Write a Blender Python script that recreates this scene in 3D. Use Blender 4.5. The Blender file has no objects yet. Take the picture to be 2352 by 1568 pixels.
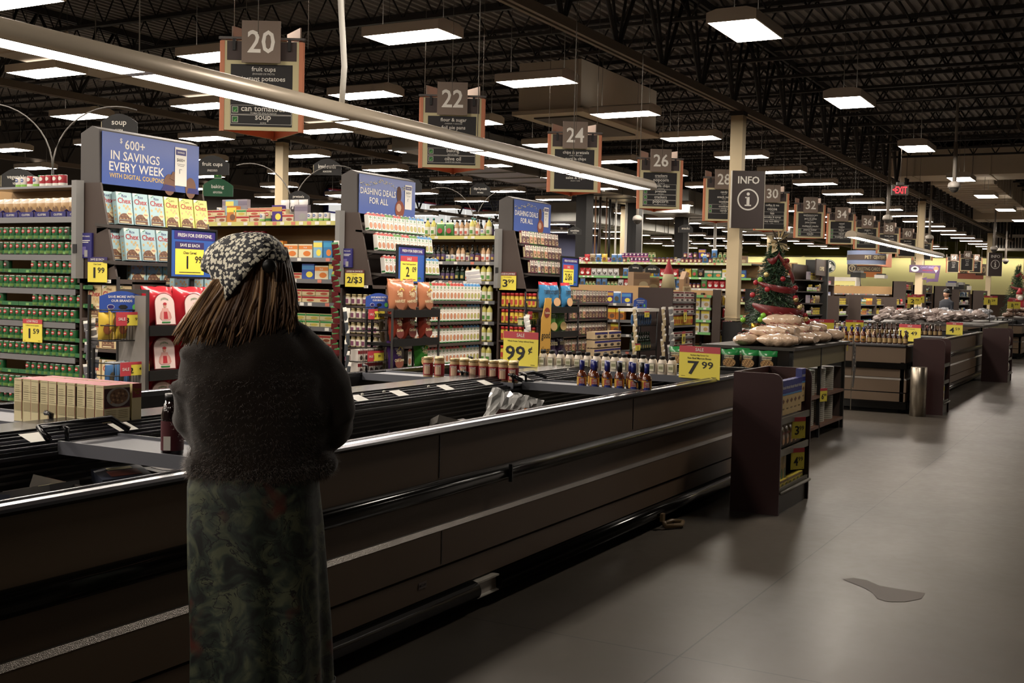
import bpy, math, random
from mathutils import Matrix, Vector
random.seed(7)
R = math.radians
SC = bpy.context.scene
COL = SC.collection

# ------------------------------------------------------------ camera, world, exposure
W0, F0 = 2352.0, 2617.35
cam_data = bpy.data.cameras.new('camera')
cam_data.sensor_width = 36.0
cam_data.lens = F0 / W0 * 36.0
cam_data.clip_start = 0.05
cam_data.clip_end = 400
cam = bpy.data.objects.new('camera', cam_data)
COL.objects.link(cam)
YAW, PITCH, ROLL = 0.50278, 0.046528, -0.023089
f0 = Vector((math.cos(YAW), math.sin(YAW), 0)); r0 = Vector((math.sin(YAW), -math.cos(YAW), 0)); u0 = Vector((0, 0, 1))
fw = f0 * math.cos(PITCH) - u0 * math.sin(PITCH)
up = u0 * math.cos(PITCH) + f0 * math.sin(PITCH)
rt = r0 * math.cos(ROLL) - up * math.sin(ROLL)
up2 = up * math.cos(ROLL) + r0 * math.sin(ROLL)
cam.matrix_world = Matrix(((rt.x, up2.x, -fw.x, 0), (rt.y, up2.y, -fw.y, 0), (rt.z, up2.z, -fw.z, 1.5), (0, 0, 0, 1)))
SC.camera = cam
world = bpy.data.worlds.new('world'); SC.world = world
world.use_nodes = True
world.node_tree.nodes['Background'].inputs[0].default_value = (0.01, 0.01, 0.012, 1)
world.node_tree.nodes['Background'].inputs[1].default_value = 0.2
SC.view_settings.view_transform = 'Standard'
SC.view_settings.look = 'None'
SC.view_settings.gamma = 1
SC.view_settings.exposure = 0.45
LAMP = 34.0          # emission of the ceiling fixtures' lenses
try:
    SC.cycles.max_bounces = 5; SC.cycles.diffuse_bounces = 3; SC.cycles.glossy_bounces = 3
    SC.cycles.transmission_bounces = 4; SC.cycles.transparent_max_bounces = 6
    SC.cycles.use_denoising = True; SC.cycles.sample_clamp_indirect = 4.0
    SC.cycles.caustics_reflective = False; SC.cycles.caustics_refractive = False
except Exception:
    pass

# ------------------------------------------------------------ materials
def lin(c):
    return tuple(((v / 12.92) if v <= 0.04045 else ((v + 0.055) / 1.055) ** 2.4) for v in c)
MATS = {}
def mat(name, rgb, rough=0.5, metal=0.0, emit=0.0, sheen=0.0, spec=0.5, bump=0.0, bscale=60, var=0.0, vscale=8, coat=0.0, alpha=1.0):
    if name in MATS: return MATS[name]
    m = bpy.data.materials.new(name); m.use_nodes = True
    nt = m.node_tree; b = nt.nodes['Principled BSDF']
    c = lin([v / 255.0 for v in rgb]) + (1,)
    b.inputs['Base Color'].default_value = c
    b.inputs['Roughness'].default_value = rough
    b.inputs['Metallic'].default_value = metal
    b.inputs['Specular IOR Level'].default_value = spec
    b.inputs['Coat Weight'].default_value = coat
    b.inputs['Sheen Weight'].default_value = sheen
    b.inputs['Alpha'].default_value = alpha
    if emit:
        b.inputs['Emission Color'].default_value = c
        b.inputs['Emission Strength'].default_value = emit
    if bump or var:
        tc = nt.nodes.new('ShaderNodeTexCoord')
    if var:
        n = nt.nodes.new('ShaderNodeTexNoise'); n.inputs['Scale'].default_value = vscale; n.inputs['Detail'].default_value = 5
        nt.links.new(tc.outputs['Object'], n.inputs['Vector'])
        mx = nt.nodes.new('ShaderNodeMix'); mx.data_type = 'RGBA'
        mx.inputs[6].default_value = tuple(v * (1 - var) for v in c[:3]) + (1,)
        mx.inputs[7].default_value = tuple(min(1, v * (1 + var)) for v in c[:3]) + (1,)
        nt.links.new(n.outputs['Fac'], mx.inputs[0]); nt.links.new(mx.outputs[2], b.inputs['Base Color'])
    if bump:
        n = nt.nodes.new('ShaderNodeTexNoise'); n.inputs['Scale'].default_value = bscale
        nt.links.new(tc.outputs['Object'], n.inputs['Vector'])
        bp = nt.nodes.new('ShaderNodeBump'); bp.inputs['Strength'].default_value = bump; bp.inputs['Distance'].default_value = 0.01
        nt.links.new(n.outputs['Fac'], bp.inputs['Height']); nt.links.new(bp.outputs['Normal'], b.inputs['Normal'])
    MATS[name] = m
    return m
def C(rgb, rough=0.45, **k):
    g_ = sum(rgb) / 3; rgb = tuple(int(v * .88 + g_ * .12) for v in rgb)
    return mat('paint_%02x%02x%02x_%d' % (rgb[0], rgb[1], rgb[2], int(rough * 100)), rgb, rough, **k)

WHITE = C((225, 222, 212)); CREAM = C((222, 208, 160)); BLACK = C((16, 16, 17), 0.4); INK = C((22, 20, 20), 0.6)
RED = C((178, 30, 42)); YEL = C((240, 222, 70)); BLUE = C((38, 70, 160)); NAVY = C((38, 34, 110)); GREEN = C((38, 120, 50))
SALE = C((196, 60, 70)); GOLD = mat('gold foil', (200, 165, 70), 0.25, 0.9)
M_case = mat('freezer charcoal panel', (98, 80, 62), 0.5, bump=0.05, bscale=400)
M_rail = mat('freezer polished rail', (150, 150, 156), 0.2, 0.85)
M_blk = mat('black gloss plastic', (20, 20, 22), 0.22)
M_bump = mat('bumper gloss', (12, 12, 11), 0.14, spec=0.35)
M_well = mat('well liner', (14, 14, 16), 0.45)
M_strip = mat('brushed strip', (150, 144, 138), 0.3, 0.9, bump=.25, bscale=300)
M_slat = mat('air slats', (70, 70, 74), 0.3, 0.6)
M_bar = mat('cross shelf grey', (88, 90, 98), 0.5)
M_cherry = mat('cherry laminate', (48, 21, 21), 0.4, var=0.15, vscale=3)
M_brown = mat('brown laminate', (66, 54, 48), 0.55, var=0.06, vscale=20)
M_shelf = mat('shelf edge metal', (150, 150, 152), 0.3, 0.6)
M_dkshelf = mat('dark shelf', (58, 52, 48), 0.5)
M_steel = mat('galvanised steel', (170, 170, 165), 0.35, 0.7, var=0.15, vscale=5)
M_duct = mat('painted duct', (214, 202, 184), 0.7)
M_iron = mat('dark painted iron', (46, 43, 41), 0.7)
M_deck = mat('roof deck', (122, 116, 111), 0.6, var=0.2, vscale=1.5)
M_cream = mat('column cream paint', (208, 190, 154), 0.5)
M_tube = mat('fixture satin grey', (172, 160, 142), 0.35, 0.2)
M_house = mat('fixture housing', (226, 216, 204), 0.5)
M_cable = mat('steel cable', (120, 115, 108), 0.5, 0.3)
M_glassy = mat('clear wrap', (190, 190, 190), 0.12, spec=0.7, coat=0.6)

def lens_mat(name, rgb, s):
    m = bpy.data.materials.new(name); m.use_nodes = True; nt = m.node_tree; nt.nodes.clear()
    e = nt.nodes.new('ShaderNodeEmission'); e.inputs[0].default_value = lin([v / 255 for v in rgb]) + (1,); e.inputs[1].default_value = s
    g = nt.nodes.new('ShaderNodeNewGeometry'); mx = nt.nodes.new('ShaderNodeMixShader'); d = nt.nodes.new('ShaderNodeBsdfDiffuse')
    o = nt.nodes.new('ShaderNodeOutputMaterial')
    nt.links.new(g.outputs['Backfacing'], mx.inputs[0]); nt.links.new(e.outputs[0], mx.inputs[1]); nt.links.new(d.outputs[0], mx.inputs[2])
    nt.links.new(mx.outputs[0], o.inputs[0])
    return m
L_panel = lens_mat('troffer lens', (252, 239, 224), LAMP)
L_up_fill = lens_mat('added upward fill glow', (252, 239, 224), LAMP * .05)  # weak glow added on top of the housings to brighten the roof deck
L_line = lens_mat('linear lens', (252, 239, 224), LAMP * 0.8)
L_cove = lens_mat('cove lens', (255, 248, 220), LAMP * 3)
L_exit = mat('exit red', (255, 60, 70), 0.5, emit=1.6)
L_box = mat('backlit white', (235, 235, 230), 0.5, emit=0.55)

# ------------------------------------------------------------ mesh builder
TXT = {}
def text_geo(s):
    if s in TXT: return TXT[s]
    cu = bpy.data.curves.new('t', 'FONT'); cu.body = s; cu.size = 1.0; cu.resolution_u = 2; cu.offset = 0.012
    ob = bpy.data.objects.new('t', cu)
    me = bpy.data.meshes.new_from_object(ob)
    vs = [(v.co.x, v.co.y) for v in me.vertices]; fs = [tuple(p.vertices) for p in me.polygons]
    bpy.data.objects.remove(ob); bpy.data.curves.remove(cu); bpy.data.meshes.remove(me)
    TXT[s] = (vs, fs)
    return TXT[s]

class MB:
    def __init__(s):
        s.v = []; s.f = []; s.m = []; s.mats = []; s.sm = []; s.t = Matrix.Identity(4)
    def mi(s, m):
        if m not in s.mats: s.mats.append(m)
        return s.mats.index(m)
    def add(s, vs, fs, m, smooth=False):
        n = len(s.v); t = s.t
        s.v += [tuple(t @ Vector(p)) for p in vs]
        k = s.mi(m)
        for f in fs:
            s.f.append(tuple(i + n for i in f)); s.m.append(k); s.sm.append(smooth)
        return s
    def box(s, x0, y0, z0, x1, y1, z1, m):
        vs = [(x0, y0, z0), (x1, y0, z0), (x1, y1, z0), (x0, y1, z0), (x0, y0, z1), (x1, y0, z1), (x1, y1, z1), (x0, y1, z1)]
        return s.add(vs, [(0, 3, 2, 1), (4, 5, 6, 7), (0, 1, 5, 4), (1, 2, 6, 5), (2, 3, 7, 6), (3, 0, 4, 7)], m)
    def prism(s, pts, d, m, axis='y'):        # pts 2D outline, extruded over d=(a,b) along axis
        a, b = d; n = len(pts)
        if axis == 'y': vs = [(p[0], a, p[1]) for p in pts] + [(p[0], b, p[1]) for p in pts]
        elif axis == 'x': vs = [(a, p[0], p[1]) for p in pts] + [(b, p[0], p[1]) for p in pts]
        else: vs = [(p[0], p[1], a) for p in pts] + [(p[0], p[1], b) for p in pts]
        fs = [tuple(range(n)), tuple(range(2 * n - 1, n - 1, -1))] + [(i, i + n, (i + 1) % n + n, (i + 1) % n) for i in range(n)]
        return s.add(vs, fs, m)
    def rect(s, x0, z0, x1, z1, m, y=0.0):    # flat print on the -Y face
        return s.add([(x0, y, z0), (x1, y, z0), (x1, y, z1), (x0, y, z1)], [(0, 1, 2, 3)], m)
    def disc(s, cx, cz, rx, rz, m, y=0.0, n=14, a0=0, a1=360):
        full = (a1 - a0) >= 360
        k = n if full else n + 1
        vs = [(cx, y, cz)] + [(cx + rx * math.cos(R(a0 + (a1 - a0) * i / n)), y, cz + rz * math.sin(R(a0 + (a1 - a0) * i / n))) for i in range(k)]
        fs = [(0, i + 1, (i + 1) % k + 1) for i in range(n)]
        return s.add(vs, fs, m)
    def poly(s, pts, m, y=0.0):
        return s.add([(p[0], y, p[1]) for p in pts], [tuple(range(len(pts)))], m)
    def text(s, txt, cx, cz, h, m, y=0.0, w=None, italic=0.0, left=False, arc=0.0, fit=0):
        vs, fs = text_geo(txt)
        if not vs: return s
        xa = min(v[0] for v in vs); xb = max(v[0] for v in vs); ya = min(v[1] for v in vs); yb = max(v[1] for v in vs)
        k = h / max(yb - ya, 1e-3); kx = k
        if w and (xb - xa) * k > w: kx = w / (xb - xa)
        if w and fit: kx = min(w / (xb - xa), k * fit)
        if w and h == 0: kx = k = w / (xb - xa)
        ox = xa if left else (xa + xb) / 2
        out = []
        for a, b in vs:
            X = (a - ox) * kx + italic * (b - ya) * k; Z = (b - (ya + yb) / 2) * k
            if arc: Z -= arc * X * X
            out.append((cx + X, y, cz + Z))
        return s.add(out, fs, m)
    def lathe(s, prof, m, n=12, c=(0, 0), ms=None, cap=True, sx=1.0, sy=1.0):
        vs = []
        for r, z in prof:
            vs += [(c[0] + r * sx * math.cos(2 * math.pi * i / n), c[1] + r * sy * math.sin(2 * math.pi * i / n), z) for i in range(n)]
        for j in range(len(prof) - 1):
            fs = [(j * n + i, j * n + (i + 1) % n, (j + 1) * n + (i + 1) % n, (j + 1) * n + i) for i in range(n)]
            if j == 0: base = len(s.v); s.add(vs, fs, ms[0] if ms else m, True)
            else:
                k = s.mi(ms[j] if ms else m)
                for f in fs: s.f.append(tuple(i + base for i in f)); s.m.append(k); s.sm.append(True)
        if cap:
            for j, mm in ((0, ms[0] if ms else m), (len(prof) - 1, ms[-1] if ms else m)):
                if prof[j][0] > 1e-4:
                    s.f.append(tuple(base + j * n + (i if j else n - 1 - i) for i in range(n))); s.m.append(s.mi(mm)); s.sm.append(False)
        return s
    def tube(s, pts, r, m, n=6, r2=None):
        P = [Vector(p) for p in pts]; vs = []; K = len(P)
        for i, p in enumerate(P):
            d = (P[min(i + 1, K - 1)] - P[max(i - 1, 0)]).normalized()
            a = d.cross(Vector((0, 0, 1))) if abs(d.z) < 0.95 else d.cross(Vector((1, 0, 0)))
            a.normalize(); b = d.cross(a)
            rr = r if r2 is None else r + (r2 - r) * i / (K - 1)
            if isinstance(r, (list, tuple)): rr = r[i]
            vs += [tuple(p + a * rr * math.cos(2 * math.pi * k / n) + b * rr * math.sin(2 * math.pi * k / n)) for k in range(n)]
        fs = [(j * n + i, (j + 1) * n + i, (j + 1) * n + (i + 1) % n, j * n + (i + 1) % n) for j in range(K - 1) for i in range(n)]
        fs += [tuple(range(n)), tuple(range(K * n - 1, (K - 1) * n - 1, -1))]
        return s.add(vs, fs, m, True)
    def bar(s, a, b, w, m):
        return s.tube([a, b], w, m, 4)
    def ball(s, c, rx, ry, rz, m, n=10, k=6):
        vs = []; 
        for j in range(k + 1):
            t = math.pi * j / k
            for i in range(n):
                a = 2 * math.pi * i / n
                vs.append((c[0] + rx * math.sin(t) * math.cos(a), c[1] + ry * math.sin(t) * math.sin(a), c[2] - rz * math.cos(t)))
        fs = [(j * n + i, j * n + (i + 1) % n, (j + 1) * n + (i + 1) % n, (j + 1) * n + i) for j in range(k) for i in range(n)]
        return s.add(vs, fs, m, True)
    def bag(s, w, h, d, m, m2=None, ztop=None, seed=0, n=9, front=None):   # pillow pack standing, front -Y
        rnd = random.Random(seed); vs = []; k = 8
        def P(i, j, sg):
            u = i / n * 2 - 1; v = j / k
            e = (1 - abs(u) ** 3) * (1 - abs(2 * v - 1) ** 4)
            sag = 0.06 * (1 - v)
            x = u * w / 2 * (1 - 0.05 * math.sin(math.pi * v) + sag)
            return (x + rnd.uniform(-1, 1) * 0.012 * w, sg * d / 2 * e + rnd.uniform(-1, 1) * 0.05 * d, v * h + (rnd.uniform(-.015, .015) * h if j in (0, k) else 0))
        for sg in (-1, 1):
            vs = [P(i, j, sg) for j in range(k + 1) for i in range(n + 1)]
            for j in range(k):
                fs = [(j * (n + 1) + i, j * (n + 1) + i + 1, (j + 1) * (n + 1) + i + 1, (j + 1) * (n + 1) + i) for i in range(n)]
                if sg > 0: fs = [f[::-1] for f in fs]
                mm = m
                if m2 and ztop and j / k >= ztop: mm = m2
                if j == 0: base = len(s.v); s.add(vs, fs, mm, True)
                else:
                    q = s.mi(mm)
                    for f in fs: s.f.append(tuple(a + base for a in f)); s.m.append(q); s.sm.append(True)
        return s
    def mesh(s, name):
        me = bpy.data.meshes.new(name)
        me.from_pydata(s.v, [], s.f); me.update()
        for m in s.mats: me.materials.append(m)
        me.polygons.foreach_set('material_index', s.m)
        me.polygons.foreach_set('use_smooth', s.sm)
        return me
    def build(s, name, parent=None, loc=(0, 0, 0), rz=0.0, scale=None):
        return link(name, s.mesh(name), parent, loc, rz, scale)

def link(name, data, parent=None, loc=(0, 0, 0), rz=0.0, scale=None, rot=None):
    o = bpy.data.objects.new(name, data); COL.objects.link(o)
    o.location = loc; o.rotation_euler = rot if rot else (0, 0, rz)
    if scale: o.scale = scale
    if parent is not None: o.parent = parent
    return o
def tidy(t):
    for a, b in ((' from the left', ' from the shopper'), (' left of ', ' before '), (' right of ', ' past ')): t = t.replace(a, b)
    return t
def tag(o, label, cat, group=None, kind=None):
    label = tidy(label)
    if group: group = tidy(group)
    o['label'] = label; o['category'] = cat
    if group: o['group'] = group
    if kind: o['kind'] = kind
    return o
def struct(o): o['kind'] = 'structure'; return o
def thing(name, label, cat, loc=(0, 0, 0), rz=0.0, group=None):
    return tag(link(name, None, None, loc, rz), label, cat, group)
CNT = {}
def put(me, name, label, cat, group, x, y, z, rz=0.0, scale=None, parts=(), rot=None):
    o = tag(link(name, me, None, (x, y, z), rz, scale, rot), label, cat, group)
    for pn, pm in parts: link(pn, pm, o)
    return o
def W(w, n=0): return ['topmost', 'second', 'third', 'fourth', 'fifth', 'sixth', 'seventh', 'eighth', 'ninth', 'tenth'][w]
NW = -math.pi / 2      # turns a front (-Y) towards -X
FR = R(-60)            # turns a front towards the cross aisle viewer

# ============================================================ SETTING
def floor_mat():
    m = bpy.data.materials.new('polished concrete'); m.use_nodes = True; nt = m.node_tree; b = nt.nodes['Principled BSDF']
    N = nt.nodes.new; L = nt.links.new
    tc = N('ShaderNodeTexCoord'); sp = N('ShaderNodeSeparateXYZ'); L(tc.outputs['Object'], sp.inputs[0])
    def joint(out, off, per, wd):
        a = N('ShaderNodeMath'); a.operation = 'SUBTRACT'; L(out, a.inputs[0]); a.inputs[1].default_value = off
        p = N('ShaderNodeMath'); p.operation = 'PINGPONG'; L(a.outputs[0], p.inputs[0]); p.inputs[1].default_value = per / 2
        c = N('ShaderNodeMath'); c.operation = 'LESS_THAN'; L(p.outputs[0], c.inputs[0]); c.inputs[1].default_value = wd
        return c
    jx = joint(sp.outputs[0], 4.41, 3.4, 0.004); jy = joint(sp.outputs[1], 1.605, 3.6, 0.004)
    mxj = N('ShaderNodeMath'); mxj.operation = 'MAXIMUM'; L(jx.outputs[0], mxj.inputs[0]); L(jy.outputs[0], mxj.inputs[1])
    n1 = N('ShaderNodeTexNoise'); n1.inputs['Scale'].default_value = 0.9; n1.inputs['Detail'].default_value = 8; L(tc.outputs['Object'], n1.inputs['Vector'])
    n2 = N('ShaderNodeTexNoise'); n2.inputs['Scale'].default_value = 14; n2.inputs['Detail'].default_value = 6; L(tc.outputs['Object'], n2.inputs['Vector'])
    r1 = N('ShaderNodeMix'); r1.data_type = 'RGBA'; L(n1.outputs['Fac'], r1.inputs[0])
    r1.inputs[6].default_value = lin((0.30, 0.277, 0.25)) + (1,); r1.inputs[7].default_value = lin((0.415, 0.387, 0.35)) + (1,)
    r2 = N('ShaderNodeMix'); r2.data_type = 'RGBA'; r2.blend_type = 'MULTIPLY'; r2.inputs[0].default_value = 0.35
    L(r1.outputs[2], r2.inputs[6]); L(n2.outputs['Fac'], r2.inputs[7])
    r3 = N('ShaderNodeMix'); r3.data_type = 'RGBA'; L(mxj.outputs[0], r3.inputs[0]); L(r2.outputs[2], r3.inputs[6]); r3.inputs[7].default_value = (0.035, 0.03, 0.026, 1)
    L(r3.outputs[2], b.inputs['Base Color'])
    rr = N('ShaderNodeMapRange'); L(n2.outputs['Fac'], rr.inputs[0]); rr.inputs[1].default_value = .35; rr.inputs[2].default_value = .65; rr.inputs[3].default_value = 0.31; rr.inputs[4].default_value = 0.35
    n3 = N('ShaderNodeTexNoise'); n3.inputs['Scale'].default_value = 2.2; n3.inputs['Detail'].default_value = 4; L(tc.outputs['Object'], n3.inputs['Vector'])
    ad = N('ShaderNodeMath'); ad.operation = 'MULTIPLY_ADD'; L(n3.outputs['Fac'], ad.inputs[0]); ad.inputs[1].default_value = .1; ad.inputs[2].default_value = -.05
    a2 = N('ShaderNodeMath'); a2.operation = 'ADD'; L(rr.outputs[0], a2.inputs[0]); L(ad.outputs[0], a2.inputs[1])
    L(a2.outputs[0], b.inputs['Roughness']); b.inputs['Specular IOR Level'].default_value = 0.42
    return m
XA, XB, YA, YB, ZC = -17.0, 100.0, -13.0, 34.0, 6.85
f = MB(); f.box(XA, YA, -0.1, XB, YB, 0, floor_mat()); struct(f.build('floor'))
# corrugated roof deck, ribs along X
d = MB(); vs = []; n = int((YB - YA) / 0.2)
prof = []
for i in range(n):
    y = YA + i * 0.2
    prof += [(y, ZC), (y + 0.09, ZC), (y + 0.11, ZC - 0.06), (y + 0.18, ZC - 0.06)]
prof.append((YB, ZC))
for y, z in prof: vs += [(XA, y, z), (XB, y, z)]
d.add(vs, [(2 * i, 2 * i + 1, 2 * i + 3, 2 * i + 2) for i in range(len(prof) - 1)], M_deck)
d.box(XA, YA, ZC + 0.01, XB, YB, ZC + 0.1, M_deck)
struct(d.build('ceiling'))
M_wd = mat('wall dark grey', (84, 80, 78), 0.8, var=0.1, vscale=1)
M_olive = mat('wall olive', (112, 112, 48), 0.8); M_ylw = mat('wall pale yellow green', (240, 230, 168), 0.8)
M_bluw = mat('wall slate blue', (92, 96, 128), 0.8); M_wb = mat('wall brown', (86, 66, 54), 0.8)
w = MB(); w.box(XA - .2, YA - .2, 0, XA, YB + .2, ZC + .1, M_wd); struct(w.build('wall_left'))
w = MB(); w.box(XA, YA - .2, 0, XB, YA, ZC + .1, M_wd); struct(w.build('wall_front'))
w = MB(); w.box(XA, YB, 0, XB, YB + .2, ZC + .1, M_wd)
w.box(56, YB - .05, 0, 74, YB, ZC, M_bluw); w.box(74, YB - .06, 0, XB, YB, ZC, M_olive)
struct(w.build('wall_back'))
w = MB(); w.box(XB, YA - .2, 0, XB + .2, YB + .2, ZC + .1, M_ylw)
w.box(XB - .35, YA, 4.95, XB, YB, ZC, M_olive); w.box(XB - .5, YA, 0, XB, YB, 1.9, M_wb)
struct(w.build('wall_right'))
# cove lamp over the pale wall
for i in range(6):
    y = -10 + i * 7.2
    t = thing('cove_light', 'long white cove light along the top of the pale far wall, ' + W(i).replace('topmost', 'first') + ' length', 'light', (XB - .8, y, 4.82), 0, 'cove lights on the far wall')
    MB().box(-.06, 0, 0, .06, 6.9, .1, WHITE).build('housing', t)
    MB().add([(.0, .1, -.01), (.06, .1, .02), (.06, 6.8, .02), (.0, 6.8, -.01)], [(3, 2, 1, 0)], L_cove).build('lens', t)
    MB().box(.06, 0, .06, .46, .04, .1, WHITE).box(.06, 6.86, .06, .46, 6.9, .1, WHITE).build('bracket', t)
# backlit white panel band with red and navy edging on the back wall
wb = MB()
for i in range(9):
    for j in range(2):
        x0 = 43.0 + i * 2.05
        wb.box(x0 + .05, YB - .4, 3.9 + j * 1.05, x0 + 2.0, YB - .3, 4.85 + j * 1.05, L_box)
wb.box(43, YB - .3, 3.85, 61.5, YB - .02, 5.98, NAVY)
for i in range(9): wb.box(43.0 + i * 2.05, YB - .41, 5.95, 44.2 + i * 2.05, YB - .31, 6.02, SALE)
tag(wb.build('light_box_band'), 'band of backlit white panels with red edging high on the back wall', 'sign')

# joists along Y (shared mesh), girders along X, columns
j = MB(); YL = YB - YA
j.box(-.05, 0, 6.70, .05, YL, 6.78, M_iron); j.box(-.045, 0, 6.12, .045, YL, 6.18, M_iron)
k = 0; y = 0.1
while y < YL - .7:
    j.bar((0, y, 6.16), (0, y + .33, 6.72), .018, M_iron); j.bar((0, y + .33, 6.72), (0, y + .66, 6.16), .018, M_iron); y += .66
jm = j.mesh('roof_beam')
x = -15.6
while x < XB:
    o = link('roof_beam', jm, None, (x, YA, 0)); struct(o); x += 1.9
g = MB(); L_ = XB - XA
for sy in (-.09, .03): g.box(0, sy, 5.13, L_, sy + .06, 5.27, M_duct if False else mat('girder flange painted lit', (128, 116, 104), .6)); g.box(0, sy, 6.66, L_, sy + .06, 6.8, M_iron)  # bottom chord colour lightened to carry the light falling on it
x = 0.0
while x < L_ - 1.9:
    for a, b in ((0, .95), (1.9, .95), (.48, .95), (1.42, .95)):
        g.bar((x + a, 0, 6.7), (x + b, 0, 5.2), .04 if a in (0, 1.9) else .028, M_iron)
    x += 1.9
gm = g.mesh('roof_girder_beam')
for y in (7.2, 19.2, 31.0, -4.8): struct(link('roof_girder_beam', gm, None, (XA, y, 0)))
cm = MB(); cm.box(-.11, -.125, .95, .11, .125, 5.13, M_cream); cm.box(-.125, -.14, 1.0, .125, .14, 1.02, M_cream)
cm.box(-.15, -.16, 0, .15, .16, .93, C((30, 28, 28), .5)); cm.box(-.14, -.14, 5.05, .14, .14, 5.13, M_iron)
cme = cm.mesh('column')
for x, y in ((22.3, 7.2), (44.2, 7.2), (66, 7.2), (88, 7.2), (22.6, 19.2), (44.5, 19.2), (66, 19.2), (66, 31), (0.3, 7.6)):
    struct(link('column', cme, None, (x, y, 0)))
# dark risers and white conduits towards the back
pm = MB()
rz_ = MB().box(-.3, -.2, 0, .3, .2, 6.8, mat('riser black', (24, 24, 25), .6)).mesh('column')
for x, y in ((37.2, 17.6), (41.8, 17.6), (46.5, 17.4)): struct(link('column', rz_, None, (x, y, 0)))
for i, (x, y, mm, r) in enumerate([(38.0, 17.8, WHITE, .03), (38.2, 17.8, WHITE, .03), (38.45, 17.75, C((150, 100, 60)), .03), (38.75, 17.7, C((60, 45, 38)), .05), (39.1, 17.6, C((120, 80, 50)), .03), (39.4, 17.6, BLACK, .05), (39.75, 17.5, WHITE, .04), (42.3, 17.5, WHITE, .05), (47.1, 17.3, WHITE, .05), (41.2, 17.7, WHITE, .05), (48.6, 16.6, WHITE, .07)]):
    tag(MB().tube([(x, y, 0), (x, y, 6.7)], r, mm, 6).build('conduit_pipe'), ['white', 'white', 'copper', 'brown', 'rust', 'black', 'white', 'white', 'white', 'white', 'white'][i] + ' vertical conduit pipe ' + ['beside the first black riser', 'next to a copper pipe', 'between white and brown pipes', 'thick one between copper pipes', 'thin one left of the black pipe', 'in the pipe cluster', 'at the far end of the pipe cluster', 'right of the second black riser', 'right of the third black riser', 'left of the second black riser', 'standing alone behind the last risers'][i], 'pipe')

# ------------------------------------------------------------ ducts and ceiling gear
def ductx(name, x0, x1, y0, y1, z0, z1, label, seam=2.4, m=M_duct, axis='x'):
    o = thing(name, label, 'duct', (0, 0, 0))
    MB().box(x0, y0, z0, x1, y1, z1, m).build('body', o)
    s_ = MB(); a, b = (x0, x1) if axis == 'x' else (y0, y1); q = a + .05
    while q < b:
        if axis == 'x': s_.box(q, y0 - .03, z0 - .03, q + .04, y1 + .03, z1 + .03, m)
        else: s_.box(x0 - .03, q, z0 - .03, x1 + .03, q + .04, z1 + .03, m)
        q += seam
    s_.build('seam_flange', o)
    h = MB(); q = a + .6
    while q < b:
        if axis == 'x':
            for yy in (y0 - .05, y1 + .05): h.bar((q, yy, z0), (q, yy, 6.7), .012, M_cable)
        else:
            for xx in (x0 - .05, x1 + .05): h.bar((xx, q, z0), (xx, q, 6.7), .012, M_cable)
        q += 4.8
    h.build('hanger_rod', o)
    return o
ductx('air_duct', -2, 23.5, 15.0, 16.9, 5.18, 5.35, 'long beige air duct running behind the first two aisle signs')
ductx('air_duct', 23.7, 25.2, 15.4, 16.6, 4.9, 5.4, 'short metal duct end piece hanging behind aisle sign 22', 3, M_steel)
ductx('air_duct', 26.5, 43, 16.4, 18.2, 4.95, 5.9, 'bare galvanised air duct behind aisle signs 24 and 26', 1.6, M_steel)
ductx('air_duct', 43.5, 64, 16.0, 18.0, 4.7, 5.6, 'bare galvanised duct farther back behind aisle sign 28', 1.8, M_steel)
ductx('air_duct', 46, 58, 22, 24, 4.6, 5.4, 'galvanised duct low over the last aisles before the back wall', 1.8, M_steel)
ductx('air_duct', 40.2, 42.2, -10, 7.6, 5.58, 6.5, 'big brown-grey duct crossing the roof right of the main girder', 2.4, M_duct, 'y')
ductx('air_duct', 42.3, 57, 4.6, 6.6, 5.5, 6.3, 'ribbed duct underside running away behind the exit sign', .9, M_duct)
ductx('air_duct', 57, 59, -8, 7, 5.2, 6.3, 'second crossing duct far behind the exit sign', 2.4, M_duct, 'y')
bx = thing('air_unit', 'big grey box-shaped air unit hanging beside aisle sign 24', 'air unit', (0, 0, 0))
MB().box(20.6, 9.9, 5.1, 24.6, 11.3, 6.08, M_duct).build('body', bx)
MB().box(20.5, 9.8, 5.02, 24.7, 11.4, 5.1, M_duct).box(20.9, 10.1, 4.99, 23.9, 11.1, 5.02, M_dkshelf).build('drip_tray', bx)
for i, (x, y, z, lb) in enumerate([(27.6, 9.3, 4.4, 'to the left of sign 28')]): pass
sh = thing('wall_register', 'white boxed air register with dark slots above the far info sign', 'air register', (0, 0, 0))
MB().box(78, 6.2, 4.6, 79.2, 8.6, 5.6, WHITE).build('body', sh)
vv = MB()
for i in range(12): vv.box(77.97, 6.35 + i * .18, 4.75, 78, 6.45 + i * .18, 5.4, BLACK)
vv.build('slot', sh)

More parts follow.
